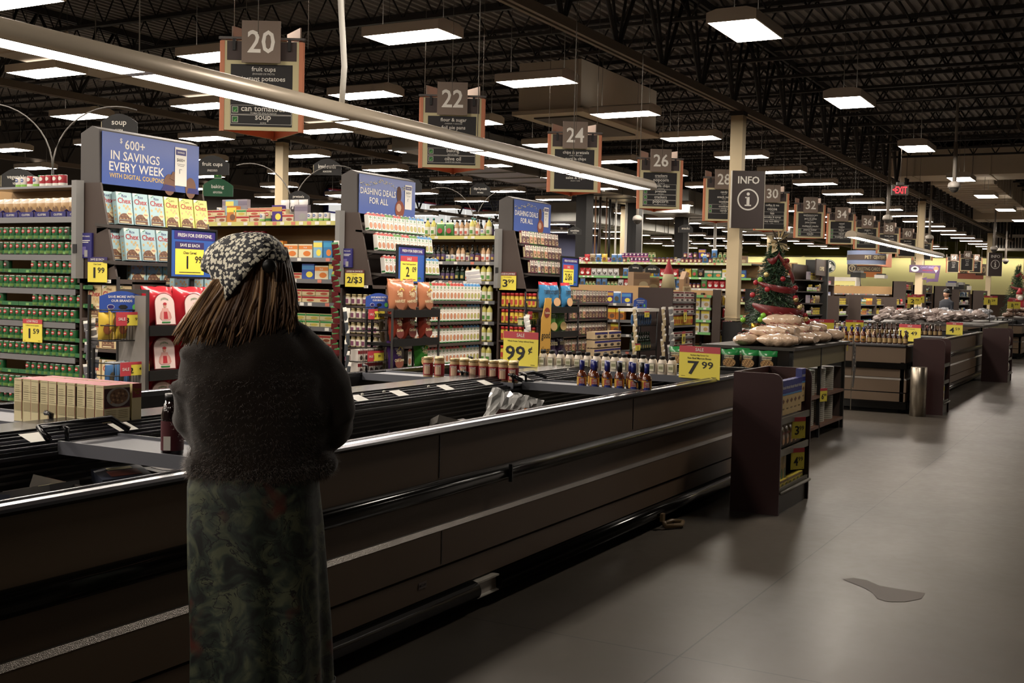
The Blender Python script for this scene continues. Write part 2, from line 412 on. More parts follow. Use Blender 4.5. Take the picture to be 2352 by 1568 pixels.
# ceiling fixtures ---------------------------------------------------
def troffer(w_, l_):
    h = MB(); a, b = w_ / 2, l_ / 2
    h.prism([(-a, 0), (a, 0), (a, .125), (a * .6, .165), (-a * .6, .165), (-a, .125)], (-b, b), M_house)
    h.add([(-a * .35, -b * .8, .1655), (a * .35, -b * .8, .1655), (a * .35, b * .8, .1655), (-a * .35, b * .8, .1655)], [(0, 1, 2, 3)], L_up_fill)
    l = MB(); l.add([(-a + .02, -b + .02, -.004), (-a + .02, b - .02, -.004), (a - .02, b - .02, -.004), (a - .02, -b + .02, -.004)], [(0, 1, 2, 3)], L_panel)
    c = MB()
    for yy in (-b * .8, b * .8): c.bar((0, yy, .12), (0, yy, 6.75 - 4.97), .006, M_cable)
    return h.mesh('housing'), l.mesh('lens'), c.mesh('cable')
HT = troffer(.66, 1.27)
ZL = 4.97
def light(x, y, rz, lb, grp):
    o = thing('ceiling_light', lb, 'ceiling light', (x, y, ZL), rz, grp)
    for n_, me in zip(('housing', 'lens', 'cable'), HT): link(n_, me, o)
ORD = ['first', 'second', 'third', 'fourth', 'fifth', 'sixth', 'seventh', 'eighth', 'ninth', 'tenth', 'eleventh', 'twelfth', 'thirteenth', 'fourteenth', 'fifteenth', 'sixteenth', 'seventeenth', 'eighteenth', 'nineteenth', 'twentieth', 'twenty-first', 'twenty-second', 'twenty-third', 'twenty-fourth', 'twenty-fifth', 'twenty-sixth', 'twenty-seventh']
YR = [9.05, 12.6, 16.45, 20.1, 23.8, 27.4, 31.0]
for i in range(-6, 20):
    for q, y in enumerate(YR):
        X = 13.37 + 3.75 * i - (.1 if q == 2 else 0)
        light(X, y, 0, 'boxy ceiling light, %s from the near end, %s row behind the signs' % (ORD[i + 6], ORD[q]), 'ceiling lights over the aisles')
for i, x in enumerate([-11.6, -5, 1.6, 8.2, 14.8, 20.96, 27.98, 35.5, 41.6, 48, 54.5, 61, 68]):
    light(x, 4.72, math.pi / 2, 'bright ceiling light over the freezers, %s in the row right of the girder' % ORD[i], 'ceiling lights right of the girder')
for i, x in enumerate([21, 30, 40, 50, 60, 70, 80]):
    light(x, -3.0, math.pi / 2, 'ceiling light over the far side walkway, %s one back' % ORD[i], 'ceiling lights over the side walkway')

for i, x in enumerate([20, 28, 36, 46, 56]):  # unseen row added as fill light for the freezer fronts
    light(x, -8.8, math.pi / 2, 'added fill light over the unseen front walkway, %s one back' % ORD[i], 'added fill lights over the front walkway')
light(9.6, .9, math.pi / 2, 'boxy ceiling light above the open floor beside the cherry stand', None)
light(-3.6, 1.6, math.pi / 2, 'boxy ceiling light high behind the shopper, outside the photo', None)
def linear(x0, n, seg, y, zb, label):
    o = thing('linear_light', label, 'linear light', (x0, y, zb))
    L1 = n * seg
    pr = [(-.13, .0), (.13, .0), (.15, .03), (.14, .09), (.09, .14), (.0, .165), (-.09, .14), (-.14, .09), (-.15, .03)]
    b = MB(); b.prism(pr, (-.12, L1 + .12), M_tube, 'x')
    me = b.mesh('housing')
    for p in me.polygons: p.use_smooth = len(p.vertices) == 4 and abs(p.normal.z) < .99
    link('housing', me, o)
    for i in range(n):
        l = MB(); a0 = i * seg + .04; a1 = (i + 1) * seg - .06
        l.add([(a0, -.12, -.004), (a0, .12, -.004), (a1, .12, -.004), (a1, -.12, -.004)], [(0, 1, 2, 3)], L_line); l.build('lens', o)
    c = MB()
    for i in range(n + 1): c.bar((min(max(i * seg, .2), L1 - .2), 0, .15), (min(max(i * seg, .2), L1 - .2), 0, 6.75 - zb), .006, M_cable)
    c.build('cable', o)
    return o
l1 = linear(1.2, 6, 2.455, 6.56, 3.02, 'long tubular light with glowing lenses hanging over the aisle past the freezers')
c = MB(); c.tube([(7.35, 0, .15), (7.38, 0, .5), (7.3, .02, 1.4), (7.32, 0, 3.7)], .03, WHITE, 6); c.build('power_cord', l1)
linear(29.9, 6, 2.455, 6.56, 3.02, 'short looking tubular light far off in front of aisle sign 38')

# exit sign, dome cameras, fans, cable coils
e = thing('exit_sign', 'red lettered EXIT sign hanging from the roof right of the info column', 'exit sign', (27.5, 4.98, 3.86), FR)
MB().box(-.19, -.03, 0, .19, .03, .23, C((130, 122, 116))).build('housing', e)
MB().text('EXIT', .02, .115, .16, L_exit, -.032, .27).text('<', -.15, .115, .07, L_exit, -.032).build('lettering', e)
MB().box(-.08, -.04, .23, .08, .04, .29, C((130, 122, 116))).bar((0, 0, .28), (0, 0, 2.9), .008, M_cable).build('mount', e)
for (x, y, z, lb) in [(29.67, 4.1, 4.2, 'just right of the exit sign'), (36.8, 7.0, 3.9, 'in front of aisle sign 36'), (44.9, 7.0, 3.7, 'beside the second cream column'), (52, 5.5, 3.6, 'left of aisle sign 48'), (62, 6.0, 3.4, 'before the far info sign'), (50, 1.0, 3.7, 'over the empty walkway'), (33, 13.8, 3.7, 'half behind the info sign')]:
    o = thing('dome_camera', 'white dome security camera on a drop pipe ' + lb, 'camera', (x, y, z))
    MB().tube([(0, 0, .1), (0, 0, 6.7 - z)], .035, C((150, 140, 130)), 8).tube([(0, 0, .1), (0, 0, 1.1)], .05, C((160, 150, 140)), 8).build('pipe', o)
    MB().lathe([(.06, .16), (.13, .12), (.15, .06), (.15, 0)], C((190, 182, 172)), 14).build('collar', o)
    MB().ball((0, 0, 0), .12, .12, .12, C((70, 66, 62), .2), 14, 8).build('dome', o)
for i, (x, y, z) in enumerate([(24.9, 1.9, 4.7)]):
    o = thing('ceiling_fan', 'white drop-pole ceiling fan cut by the photo edge', 'fan', (26.2, .62, 4.35))
    MB().tube([(0, 0, .1), (0, 0, 2.4)], .035, WHITE, 8).build('pole', o)
    MB().lathe([(.05, .2), (.16, .14), (.2, .03), (.14, -.08), (.02, -.1)], WHITE, 16).build('motor', o)
    for k in range(3):
        b = MB(); b.t = Matrix.Rotation(R(120 * k + 50), 4, 'Z'); b.box(.15, -.06, .0, .3, .06, .03, WHITE); b.box(.3, -.08, .0, .85, .08, .012, WHITE); b.build('blade', o)
for i, (x, y, lb) in enumerate([(31.5, 2.6, 'large coil'), (27, 6.0, 'smaller coil')]):
    b = MB(); rr = .32 if i == 0 else .22
    for k in range(4):
        b.tube([(x + (rr + .02 * k) * math.cos(a / 16 * 2 * math.pi) * .5, y - (rr + .02 * k) * math.cos(a / 16 * 2 * math.pi) * .86, 6.1 + (rr + .01 * k) * math.sin(a / 16 * 2 * math.pi) - .1) for a in range(17)], .012, C((110, 100, 88)), 5)
    tag(b.build('cable_coil'), 'looped grey cable hung from the joists, the ' + lb, 'cable')

# ============================================================ PRODUCT MESHES (front faces -Y, base z=0)
def p_can(r, h, body, band=None, oval=None, word=None):
    b = MB(); b.lathe([(r * .96, 0), (r, .004), (r, h - .004), (r * .96, h)], body, 14, ms=[M_steel, body, M_steel])
    e = .0012
    if band: b.lathe([(r + e, h * .08), (r + e, h * .3)], band, 14, cap=False)
    if oval:
        vs = [(0, -r - e * 2, h * .68)]; 
        for i in range(12):
            a = i / 12 * 2 * math.pi; th = .55 * math.cos(a)
            vs.append(((r + e * 2) * math.sin(th), -(r + e * 2) * math.cos(th), h * .68 + h * .17 * math.sin(a)))
        b.add(vs, [(0, i + 1, (i + 1) % 12 + 1) for i in range(12)], oval)
        vs2 = [((r + e * 3) * math.sin(t), -(r + e * 3) * math.cos(t), z) for z in (h * .65, h * .72) for t in (-.38, -.13, .13, .38)]
        b.add(vs2, [(0, 1, 5, 4), (1, 2, 6, 5), (2, 3, 7, 6)], WHITE)
    return b.mesh('can')
def p_box(w, d, h, base, deco=None, top=None, side=None):
    b = MB(); x = w / 2
    b.box(-x, 0, 0, x, d, h, base)
    if side: b.add([(-x - .0006, d * .98, h * .02), (-x - .0006, d * .02, h * .02), (-x - .0006, d * .02, h * .98), (-x - .0006, d * .98, h * .98)], [(0, 1, 2, 3)], side)
    if top: b.add([(-x + .002, .002, h + .0006), (x - .002, .002, h + .0006), (x - .002, d - .002, h + .0006), (-x + .002, d - .002, h + .0006)], [(0, 1, 2, 3)], top)
    if deco: deco(b, w, h)
    return b.mesh('carton')
def p_jar(r, h, body, lid, label, lab2=None, word=None, lidh=.16, neck=.8, n=14):
    b = MB(); H = h * (1 - lidh)
    b.lathe([(r * .9, 0), (r, .006), (r, H * .86), (r * neck, H), (r * neck, H + .002)], body, n)
    lb = MB(); e = .0015
    lb.lathe([(r + e, H * .14), (r + e, H * .82)], label, n, cap=False)
    if lab2:
        vs = [((r + 2 * e) * math.sin(t), -(r + 2 * e) * math.cos(t), z) for z in (H * .2, H * .66) for t in (-.6, -.2, .2, .6)]
        lb.add(vs, [(0, 1, 5, 4), (1, 2, 6, 5), (2, 3, 7, 6)], lab2)
    if word: lb.text(word, 0, H * .5, H * .14, WHITE, -r - 3.4 * e, r * 1.3)
    l = MB(); l.lathe([(r * neck + .002, H), (r * neck + .003, h - .003), (r * neck, h)], lid, n)
    return b, lb, l
def p_bottle(r, h, body, cap, label, neck=.35, sh=.62, capz=.72, n=12, lab2=None, oneb=True):
    b = MB(); b.lathe([(r * .93, 0), (r, .005), (r, h * sh * .85), (r * .85, h * sh), (r * neck, h * (sh + .12)), (r * neck, h * capz), ], body, n)
    lb = b if oneb else MB(); lb.lathe([(r + .001, h * .08), (r + .001, h * sh * .72)], label, n, cap=False)
    if lab2: 
        vs = [((r + .003) * math.sin(t), -(r + .003) * math.cos(t), z) for z in (h * .12, h * sh * .45) for t in (-.6, -.2, .2, .6)]
        lb.add(vs, [(0, 1, 5, 4), (1, 2, 6, 5), (2, 3, 7, 6)], lab2)
    c = b if oneb else MB(); c.lathe([(r * neck + .003, h * capz), (r * neck + .003, h)], cap, n)
    return b if oneb else (b, lb, c)
def p_pouch(w, h, d, m, m2=None, img=None, seed=1, zt=.8, word=None, wc=None):
    b = MB(); b.bag(w, h, d, m, m2, zt, seed, 6)
    if img: b.disc(0, h * .38, w * .3, h * .2, img, -d * .52)
    if word: b.text(word, 0, h * .68, h * .13, wc or WHITE, -d * .53, w * .8)
    return b.mesh('pouch')
def deco_bowl(c1, band, img):
    def f(b, w, h):
        b.rect(-w / 2, h * .8, w / 2, h, band, -.0008); b.disc(0, h * .36, w * .4, h * .2, c1, -.0010); b.disc(0, h * .36, w * .33, h * .155, img, -.0014)
    return f
def deco_generic(c1, c2, word=None, wc=None):
    def f(b, w, h):
        b.rect(-w / 2, h * .62, w / 2, h * .9, c1, -.0008); b.disc(w * .12, h * .3, w * .28, h * .2, c2, -.001)
        if word: b.text(word, 0, h * .76, h * .13, wc or WHITE, -.0016, w * .85)
    return f
BRN = C((120, 80, 56), .6); ORG = C((226, 130, 50)); LBL = C((198, 222, 226)); TAN = C((205, 170, 110)); PUR = C((86, 44, 120)); TEAL = C((40, 140, 150))
PINK = C((214, 120, 150)); LIME = C((130, 190, 70)); LGRN = C((170, 200, 120)); GREY = C((150, 148, 146)); DRED = C((130, 26, 36)); KRAFT = C((150, 120, 88)); SKY = C((70, 140, 200)); OLV = C((110, 110, 50))

# cereal cartons
def deco_cereal(l1, ink, base2):
    def f(b, w, h):
        b.poly([(-w / 2, h), (-w / 2 + .05, h), (-w / 2, h - .035)], WHITE, -.0007)
        b.text(l1, w * .02, h * .885, h * .085, ink, -.0012, w * .4)
        b.text('Chex', 0, h * .735, h * .17, RED, -.0014, w * .98)
        b.text('Chex', .001, h * .733, h * .17, RED, -.0015, w * .98)
        b.disc(-w * .3, h * .93, w * .05, h * .015, GREEN, -.001, 8); b.disc(-w * .2, h * .95, w * .05, h * .013, GREEN, -.001, 8)
        for (x, z, a) in ((-.05, .57, .3), (.2, .56, .1), (.08, .5, .8), (.3, .48, .5), (-.36, .5, .2), (-.38, .32, .6)):
            c_, s_ = math.cos(a) * w * .085, math.sin(a) * w * .085
            b.poly([(x * w + c_, z * h + s_), (x * w - s_, z * h + c_), (x * w - c_, z * h - s_), (x * w + s_, z * h - c_)], TAN, -.0012)
        b.disc(-w * .04, h * .14, w * .42, h * .2, BRN, -.0013, 14, 0, 180)
        for i in range(9): b.disc((-.34 + .075 * i) * w, (.17 + .05 * ((i * 7) % 3)) * h, w * .035, h * .02, (TAN, C((84, 50, 36)), C((160, 110, 76)))[i % 3], -.0017, 6)
        b.rect(-w * .46, h * .02, w * .38, h * .13, BRN, -.0014); b.rect(-w * .4, h * .045, w * .2, h * .075, CREAM, -.0018)
        b.poly([(w * .06, h * .33), (w * .28, h * .2), (w * .5, h * .33), (w * .28, h * .46)], CREAM, -.0018)
        b.text('FREE', w * .28, h * .33, h * .05, RED, -.0024, w * .24)
    return f
def cereal(l1, base, ink):
    b = MB(); w, d, h = .172, .055, .285
    b.box(-w / 2, 0, 0, w / 2, d, h, base); deco_cereal(l1, ink, base)(b, w, h)
    t = b.t; b.t = Matrix.Translation((-w / 2, d / 2, 0)) @ Matrix.Rotation(NW, 4, 'Z')
    b.text('Chex', 0, h * .75, h * .06, RED, -.0008, d * .85)
    for i in range(4): b.poly([(-.012, h * (.15 + .13 * i)), (.0, h * (.12 + .13 * i)), (.012, h * (.16 + .13 * i)), (0, h * (.2 + .13 * i))], TAN, -.0009)
    b.t = t
    return b.mesh('cereal_box')
CE_R = cereal('Rice', C((164, 198, 202)), NAVY); CE_C = cereal('Corn', C((222, 216, 110)), C((120, 90, 30))); CE_W = cereal('Wheat', C((214, 190, 140)), C((120, 80, 40)))
def deco_broth(img, cap):
    def f(b, w, h):
        b.rect(-w / 2, h * .93, w / 2, h, cap, -.0006); b.disc(0, h * .82, w * .26, h * .075, GREEN, -.001, 12); b.rect(-w * .12, h * .8, w * .12, h * .84, WHITE, -.0014)
        b.rect(-w * .36, h * .66, w * .36, h * .69, C((160, 150, 120)), -.001); b.rect(-w * .3, h * .61, w * .3, h * .63, C((170, 150, 120)), -.001)
        b.disc(0, h * .32, w * .42, h * .2, C((168, 108, 76)), -.0012, 14); b.disc(0, h * .32, w * .35, h * .16, img, -.0016, 14)
        b.rect(-w / 2, 0, w / 2, h * .06, GREEN, -.001)
    return f
def broth(img, cap):
    b = MB(); w, d, h = .074, .06, .185
    b.box(-w / 2, 0, 0, w / 2, d, h, WHITE); b.prism([(-w / 2, h), (w / 2, h), (0, h + .02)], (0.002, d), cap); b.box(-.012, .015, h, .012, .038, h + .028, WHITE); deco_broth(img, cap)(b, w, h)
    b.add([(-w / 2 - .0006, .055, .01), (-w / 2 - .0006, .005, .01), (-w / 2 - .0006, .005, .03), (-w / 2 - .0006, .055, .03)], [(0, 1, 2, 3)], GREEN)
    return b.mesh('broth_carton')
BR_R = broth(C((196, 130, 92)), C((200, 70, 60))); BR_G = broth(C((210, 160, 110)), C((90, 150, 60))); BR_B = broth(C((170, 170, 90)), SKY)
def rice(edge, img):
    b = MB(); w, d, h = .112, .04, .185
    b.box(-w / 2, 0, 0, w / 2, d, h, edge); b.rect(-w * .44, h * .04, w * .46, h * .97, C((226, 214, 196)), -.0006)
    b.disc(w * .0, h * .92, w * .17, h * .05, BLACK, -.0012, 12); b.rect(-w * .34, h * .76, w * .34, h * .8, INK, -.0012); b.rect(-w * .3, h * .7, w * .3, h * .72, GREY, -.0012)
    b.poly([(-w * .44, h * .05), (w * .46, h * .05), (w * .46, h * .55), (-w * .2, h * .62), (-w * .44, h * .5)], img, -.0012); b.disc(w * .1, h * .24, w * .3, h * .14, CREAM, -.0016); b.disc(w * .1, h * .25, w * .24, h * .1, BRN, -.002)
    b.t = Matrix.Translation((-w / 2, d / 2, 0)) @ Matrix.Rotation(NW, 4, 'Z')
    b.rect(-.016, .01, .016, h - .03, CREAM, -.0008); b.rect(-.014, h * .5, .014, h * .51, edge, -.0014)
    return b.mesh('rice_box')
RI_P = rice(C((120, 40, 62)), C((96, 70, 66))); RI_G = rice(C((70, 140, 56)), C((190, 130, 100))); RI_B = rice(C((60, 48, 46)), C((120, 90, 70)))
CAN_G = p_can(.036, .108, C((24, 96, 44)), C((90, 130, 50)), C((190, 40, 44)))
CAN_D = p_can(.036, .108, C((20, 70, 36)), C((70, 110, 44)), C((120, 20, 34)))
CAN_R = p_can(.04, .11, C((176, 30, 44)), WHITE, WHITE); CAN_W = p_can(.038, .1, C((216, 210, 200)), LIME, C((60, 90, 160)))
CAN_P = p_can(.042, .11, C((110, 40, 110)), PINK, WHITE); CAN_T = p_can(.04, .13, C((196, 176, 120)), GREEN, RED)
def one(parts):
    b, lb, l = parts; m = MB()
    for q in (b, lb, l):
        n = len(m.v); m.v += q.v
        for f_, i_, s_ in zip(q.f, q.m, q.sm): m.f.append(tuple(a + n for a in f_)); m.m.append(m.mi(q.mats[i_])); m.sm.append(s_)
    return m
JAR_G = one(p_jar(.034, .13, C((150, 132, 88), .2), C((196, 180, 130), .3, metal=.5), C((222, 214, 196)), C((120, 60, 90)))).mesh('jar')
JAR_N = one(p_jar(.045, .12, C((110, 70, 44), .3), C((40, 40, 110)), C((150, 60, 70)), CREAM)).mesh('jar')
JAR_V = one(p_jar(.04, .12, C((100, 110, 50), .3), C((170, 160, 110)), C((200, 200, 150)), GREEN)).mesh('jar')
SPRAY = one(p_jar(.031, .2, C((226, 190, 60), .3), C((190, 40, 40)), C((230, 196, 70)), C((196, 60, 50)), None, .22, .95)).mesh('spray_can')
OILB = p_bottle(.042, .27, C((206, 196, 96), .15), C((60, 130, 120)), C((226, 224, 200)), .33, .7, .88, lab2=C((90, 150, 60))).mesh('oil_bottle')
OILD = p_bottle(.034, .25, C((30, 34, 30), .15), BLACK, C((90, 70, 110)), .36, .62, .86, lab2=C((196, 160, 70))).mesh('oil_bottle')
VING = p_bottle(.034, .24, C((190, 150, 110), .15), BLACK, C((232, 228, 220)), .36, .66, .86, lab2=C((200, 90, 70))).mesh('vinegar_bottle')
SYRB = p_bottle(.032, .25, C((92, 40, 24), .12), C((34, 40, 116)), C((190, 140, 60)), .36, .6, .74, lab2=C((70, 50, 30))).mesh('syrup_bottle')
BEERB = p_bottle(.03, .23, C((66, 34, 20), .12), C((170, 160, 150)), C((170, 140, 90)), .36, .55, .92).mesh('bottle')
WINE = p_bottle(.037, .3, C((18, 30, 20), .1), C((20, 50, 30)), C((30, 60, 40)), .34, .6, .84, lab2=C((190, 170, 90))).mesh('wine_bottle')
P_NUT = p_pouch(.15, .2, .05, C((150, 130, 96), .25), C((190, 180, 160), .25), C((96, 66, 44)), 3)
P_CHO = p_pouch(.12, .17, .05, C((186, 150, 104), .25), C((214, 200, 180), .2), C((110, 78, 50)), 5, .75)
P_RED = p_pouch(.14, .19, .05, C((190, 36, 44), .3), None, WHITE, 6); P_WHT = p_pouch(.14, .18, .05, C((210, 208, 204), .3), None, C((60, 50, 50)), 7)
P_BLU = p_pouch(.14, .2, .05, C((70, 120, 180), .3), C((220, 224, 230), .3), C((90, 80, 60)), 8); P_YEL = p_pouch(.15, .2, .05, C((214, 180, 60), .3), None, C((130, 70, 40)), 9)
P_GRN = p_pouch(.14, .2, .05, C((70, 140, 60), .3), C((200, 220, 180), .3), C((180, 60, 60)), 10); P_BLK = p_pouch(.14, .2, .05, C((40, 34, 36), .3), None, C((150, 110, 70)), 11)
def gb(w, d, h, base, c1, c2, word=None, wc=None): return p_box(w, d, h, base, deco_generic(c1, c2, word, wc))
B_FRU = gb(.2, .1, .16, C((226, 214, 180)), ORG, C((226, 120, 40)), 'fruit'); B_PIN = gb(.13, .08, .2, C((130, 180, 210)), C((236, 220, 90)), YEL); B_MAN = gb(.13, .08, .2, C((40, 120, 180)), C((50, 150, 200)), ORG)
B_CUP = gb(.2, .08, .075, C((220, 200, 150)), RED, C((190, 90, 60))); B_CUG = gb(.2, .08, .075, C((214, 206, 150)), C((50, 150, 70)), C((200, 180, 70))); B_CUR = gb(.17, .08, .09, C((206, 190, 160)), C((180, 60, 50)), C((150, 80, 50)))
B_SNK = gb(.16, .08, .2, C((206, 120, 40)), YEL, BRN); B_BLU = gb(.18, .07, .18, C((50, 80, 170)), SKY, YEL); B_KRA = gb(.2, .12, .17, KRAFT, C((130, 100, 76)), C((190, 170, 130))); B_WHI = gb(.17, .06, .2, WHITE, YEL, TAN)
B_RCT = gb(.24, .2, .085, C((214, 206, 196)), DRED, C((60, 40, 40))); B_TRAY = gb(.24, .14, .11, C((196, 170, 130)), NAVY, C((50, 40, 40))); B_GRN = gb(.2, .07, .17, C((60, 140, 90)), WHITE, ORG); B_YEL = gb(.14, .07, .17, C((214, 190, 60)), C((120, 90, 40)), OLV)
B_PNK = gb(.26, .2, .13, C((226, 220, 220)), C((206, 60, 90)), C((220, 150, 160))); B_PBL = gb(.26, .2, .13, C((226, 224, 224)), C((60, 90, 180)), C((150, 170, 220))); B_PUR = gb(.16, .07, .2, C((70, 40, 130)), C((200, 150, 60)), YEL); B_GAS = gb(.2, .06, .2, C((150, 140, 150)), C((120, 110, 130)), GREY)
ALL = dict(can=(CAN_G, 'can'),)
# kind table: key -> (mesh, object name, width, description, category)
K = {
 'cg': (CAN_G, 'vegetable_can', .078, 'green vegetable can', 'can'), 'cd': (CAN_D, 'vegetable_can', .078, 'dark green vegetable can', 'can'),
 'cr': (CAN_R, 'food_can', .086, 'red food can', 'can'), 'cw': (CAN_W, 'food_can', .082, 'white food can', 'can'), 'cp': (CAN_P, 'nut_can', .09, 'purple nut can', 'can'), 'ct': (CAN_T, 'food_can', .086, 'tan fruit can', 'can'),
 'jg': (JAR_G, 'glass_jar', .074, 'small gravy jar', 'jar'), 'jn': (JAR_N, 'nut_jar', .096, 'navy-lidded nut jar', 'jar'), 'jv': (JAR_V, 'glass_jar', .086, 'olive glass jar', 'jar'),
 'sp': (SPRAY, 'spray_can', .067, 'red-capped spray can', 'spray can'), 'ol': (OILB, 'oil_bottle', .092, 'yellow oil bottle', 'bottle'), 'od': (OILD, 'oil_bottle', .075, 'dark oil bottle', 'bottle'),
 'vi': (VING, 'vinegar_bottle', .075, 'brown vinegar bottle', 'bottle'), 'sy': (SYRB, 'syrup_bottle', .07, 'blue-capped bottle', 'bottle'), 'be': (BEERB, 'glass_bottle', .064, 'dark glass bottle', 'bottle'), 'wn': (WINE, 'wine_bottle', .082, 'dark green bottle', 'bottle'),
 'pn': (P_NUT, 'snack_pouch', .155, 'beige snack pouch', 'pouch'), 'pc': (P_CHO, 'nut_pouch', .115, 'brown snack pouch', 'pouch'), 'pr': (P_RED, 'coffee_pouch', .14, 'red foil pouch', 'pouch'), 'pw': (P_WHT, 'coffee_pouch', .14, 'white foil pouch', 'pouch'),
 'pb': (P_BLU, 'trail_mix_pouch', .145, 'blue-white pouch', 'pouch'), 'py': (P_YEL, 'candy_pouch', .155, 'yellow pouch', 'pouch'), 'pg': (P_GRN, 'green_pouch', .145, 'green pouch', 'pouch'), 'pk': (P_BLK, 'cookie_pouch', .145, 'dark pouch', 'pouch'),
 'bf': (B_FRU, 'fruit_cup_box', .205, 'orange fruit box', 'box'), 'bp': (B_PIN, 'fruit_box', .135, 'pale-blue fruit box', 'box'), 'bm': (B_MAN, 'fruit_box', .135, 'blue fruit box', 'box'),
 'bc': (B_CUP, 'fruit_cup_pack', .205, 'red-banded cup pack', 'box'), 'bg': (B_CUG, 'fruit_cup_pack', .205, 'green-banded cup pack', 'box'), 'br': (B_CUR, 'fruit_cup_pack', .175, 'brown cup pack', 'box'),
 'bs': (B_SNK, 'snack_box', .165, 'orange snack box', 'box'), 'bb': (B_BLU, 'snack_box', .185, 'blue snack box', 'box'), 'bk': (B_KRA, 'kraft_box', .205, 'brown kraft box', 'box'), 'bw': (B_WHI, 'cereal_box', .175, 'white cereal box', 'box'),
 'bx': (B_RCT, 'carton_tray', .245, 'maroon-white carton', 'carton'), 'bt': (B_TRAY, 'case_tray', .245, 'kraft navy tray', 'tray'), 'bn': (B_GRN, 'snack_box', .205, 'green box', 'box'), 'by': (B_YEL, 'yellow_box', .145, 'yellow box', 'box'),
 'b1': (B_PNK, 'paper_pack', .265, 'pink bulk pack', 'pack'), 'b2': (B_PBL, 'paper_pack', .265, 'blue bulk pack', 'pack'), 'bu': (B_PUR, 'snack_box', .165, 'purple snack box', 'box'), 'ba': (B_GAS, 'grey_box', .205, 'plain grey box', 'box'),
 'r1': (RI_P, 'rice_box', .116, 'maroon-edged rice box', 'box'), 'r2': (RI_G, 'rice_box', .116, 'green-edged rice box', 'box'), 'r3': (RI_B, 'rice_box', .116, 'dark-edged rice box', 'box'),
 'k1': (BR_R, 'broth_carton', .084, 'red-topped broth carton', 'carton'), 'k2': (BR_G, 'broth_carton', .084, 'green-topped broth carton', 'carton'), 'k3': (BR_B, 'broth_carton', .084, 'blue-topped broth carton', 'carton'),
 'e1': (CE_R, 'cereal_box', .185, 'pale-blue cereal box', 'cereal box'), 'e2': (CE_C, 'cereal_box', .185, 'yellow cereal box', 'cereal box'), 'e3': (CE_W, 'cereal_box', .185, 'tan cereal box', 'cereal box'),
}
DESC_SEEN = {}
def stock(seq, x, y, z, where, along='-y', tiers=1, th=.11, gap=.004, depth=.0, miss=0, end=None, tilt=0.0, lean=None):
    """place the kinds in seq one after another; along '-y': front faces -X, running from y downwards; '+x': front faces -Y, running from x up"""
    pos = y if along == '-y' else x; cnt = {}
    for s_ in seq:
        if s_ == '.': pos += -.1 if along == '-y' else .1; continue
        me, nm, w_, ds, cat = K[s_]
        if along == '-y' and end is not None and pos - w_ < end: break
        if along == '+x' and end is not None and pos + w_ > end: break
        for t in range(tiers):
            if miss and random.random() < miss and t == tiers - 1: continue
            lb = ds + ' ' + where + ((', lower layer' if t == 0 else ', upper layer') if tiers > 1 else '')
            j = random.uniform(-.04, .04); dx = random.uniform(0, .012)
            if along == '-y':
                o = put(me, nm, lb, cat, lb, x + dx + depth, pos - w_ / 2, z + t * th, NW + j)
            else:
                o = put(me, nm, lb, cat, lb, pos + w_ / 2, y + dx + depth, z + t * th, j)
            if tilt:
                o.rotation_euler = (-tilt, 0, o.rotation_euler.z)
        pos += -(w_ + gap) if along == '-y' else (w_ + gap)
    return pos
def seqr(kinds, n, run=3):
    out = []
    while len(out) < n:
        k_ = random.choice(kinds); out += [k_] * random.randint(1, run)
    return out[:n]
def price_card(x, y, z, w, h, head, line, big, sup, label, rz=0.0, headc=None, hang=False, cat='price sign', group=None, foot=True):
    o = thing('price_sign', label, cat, (x, y, z), rz, group)
    b = MB(); hh = h * .2
    b.box(-w / 2, -.002, 0, w / 2, .002, h - hh, YEL); b.box(-w / 2, -.0025, h - hh, w / 2, .0025, h, headc or SALE)
    b.build('card', o)
    t = MB(); 
    if head: t.text(head, 0, h - hh * .5, hh * .5, WHITE, -.004, w * .85)
    lines = line.split('|') if line else []
    for i, s_ in enumerate(lines): t.text(s_, 0, h * (.72 - .09 * i), h * .06, INK, -.004, w * .86)
    zc = h * (.38 if len(lines) < 2 else .33)
    if big: t.text(big, -w * (.15 if sup else 0), zc, h * .42, INK, -.004, w * ((.3 if len(big) == 1 else .56) if sup else .8), fit=1.4); 
    if big: t.text(big, -w * (.15 if sup else 0) + .003, zc, h * .42, INK, -.0042, w * ((.3 if len(big) == 1 else .56) if sup else .8), fit=1.4)
    if sup: t.text(sup, w * (.2 if len(big) == 1 else .28), zc + h * .1, h * .22, INK, -.004, w * (.36 if len(sup) > 1 else .12), fit=1.4)
    if big and foot: t.rect(w * .3, h * .06, w * .42, h * .075, INK, -.004); t.rect(-w * .44, h * .06, -w * .34, h * .07, INK, -.004)
    t.build('lettering', o)
    return o

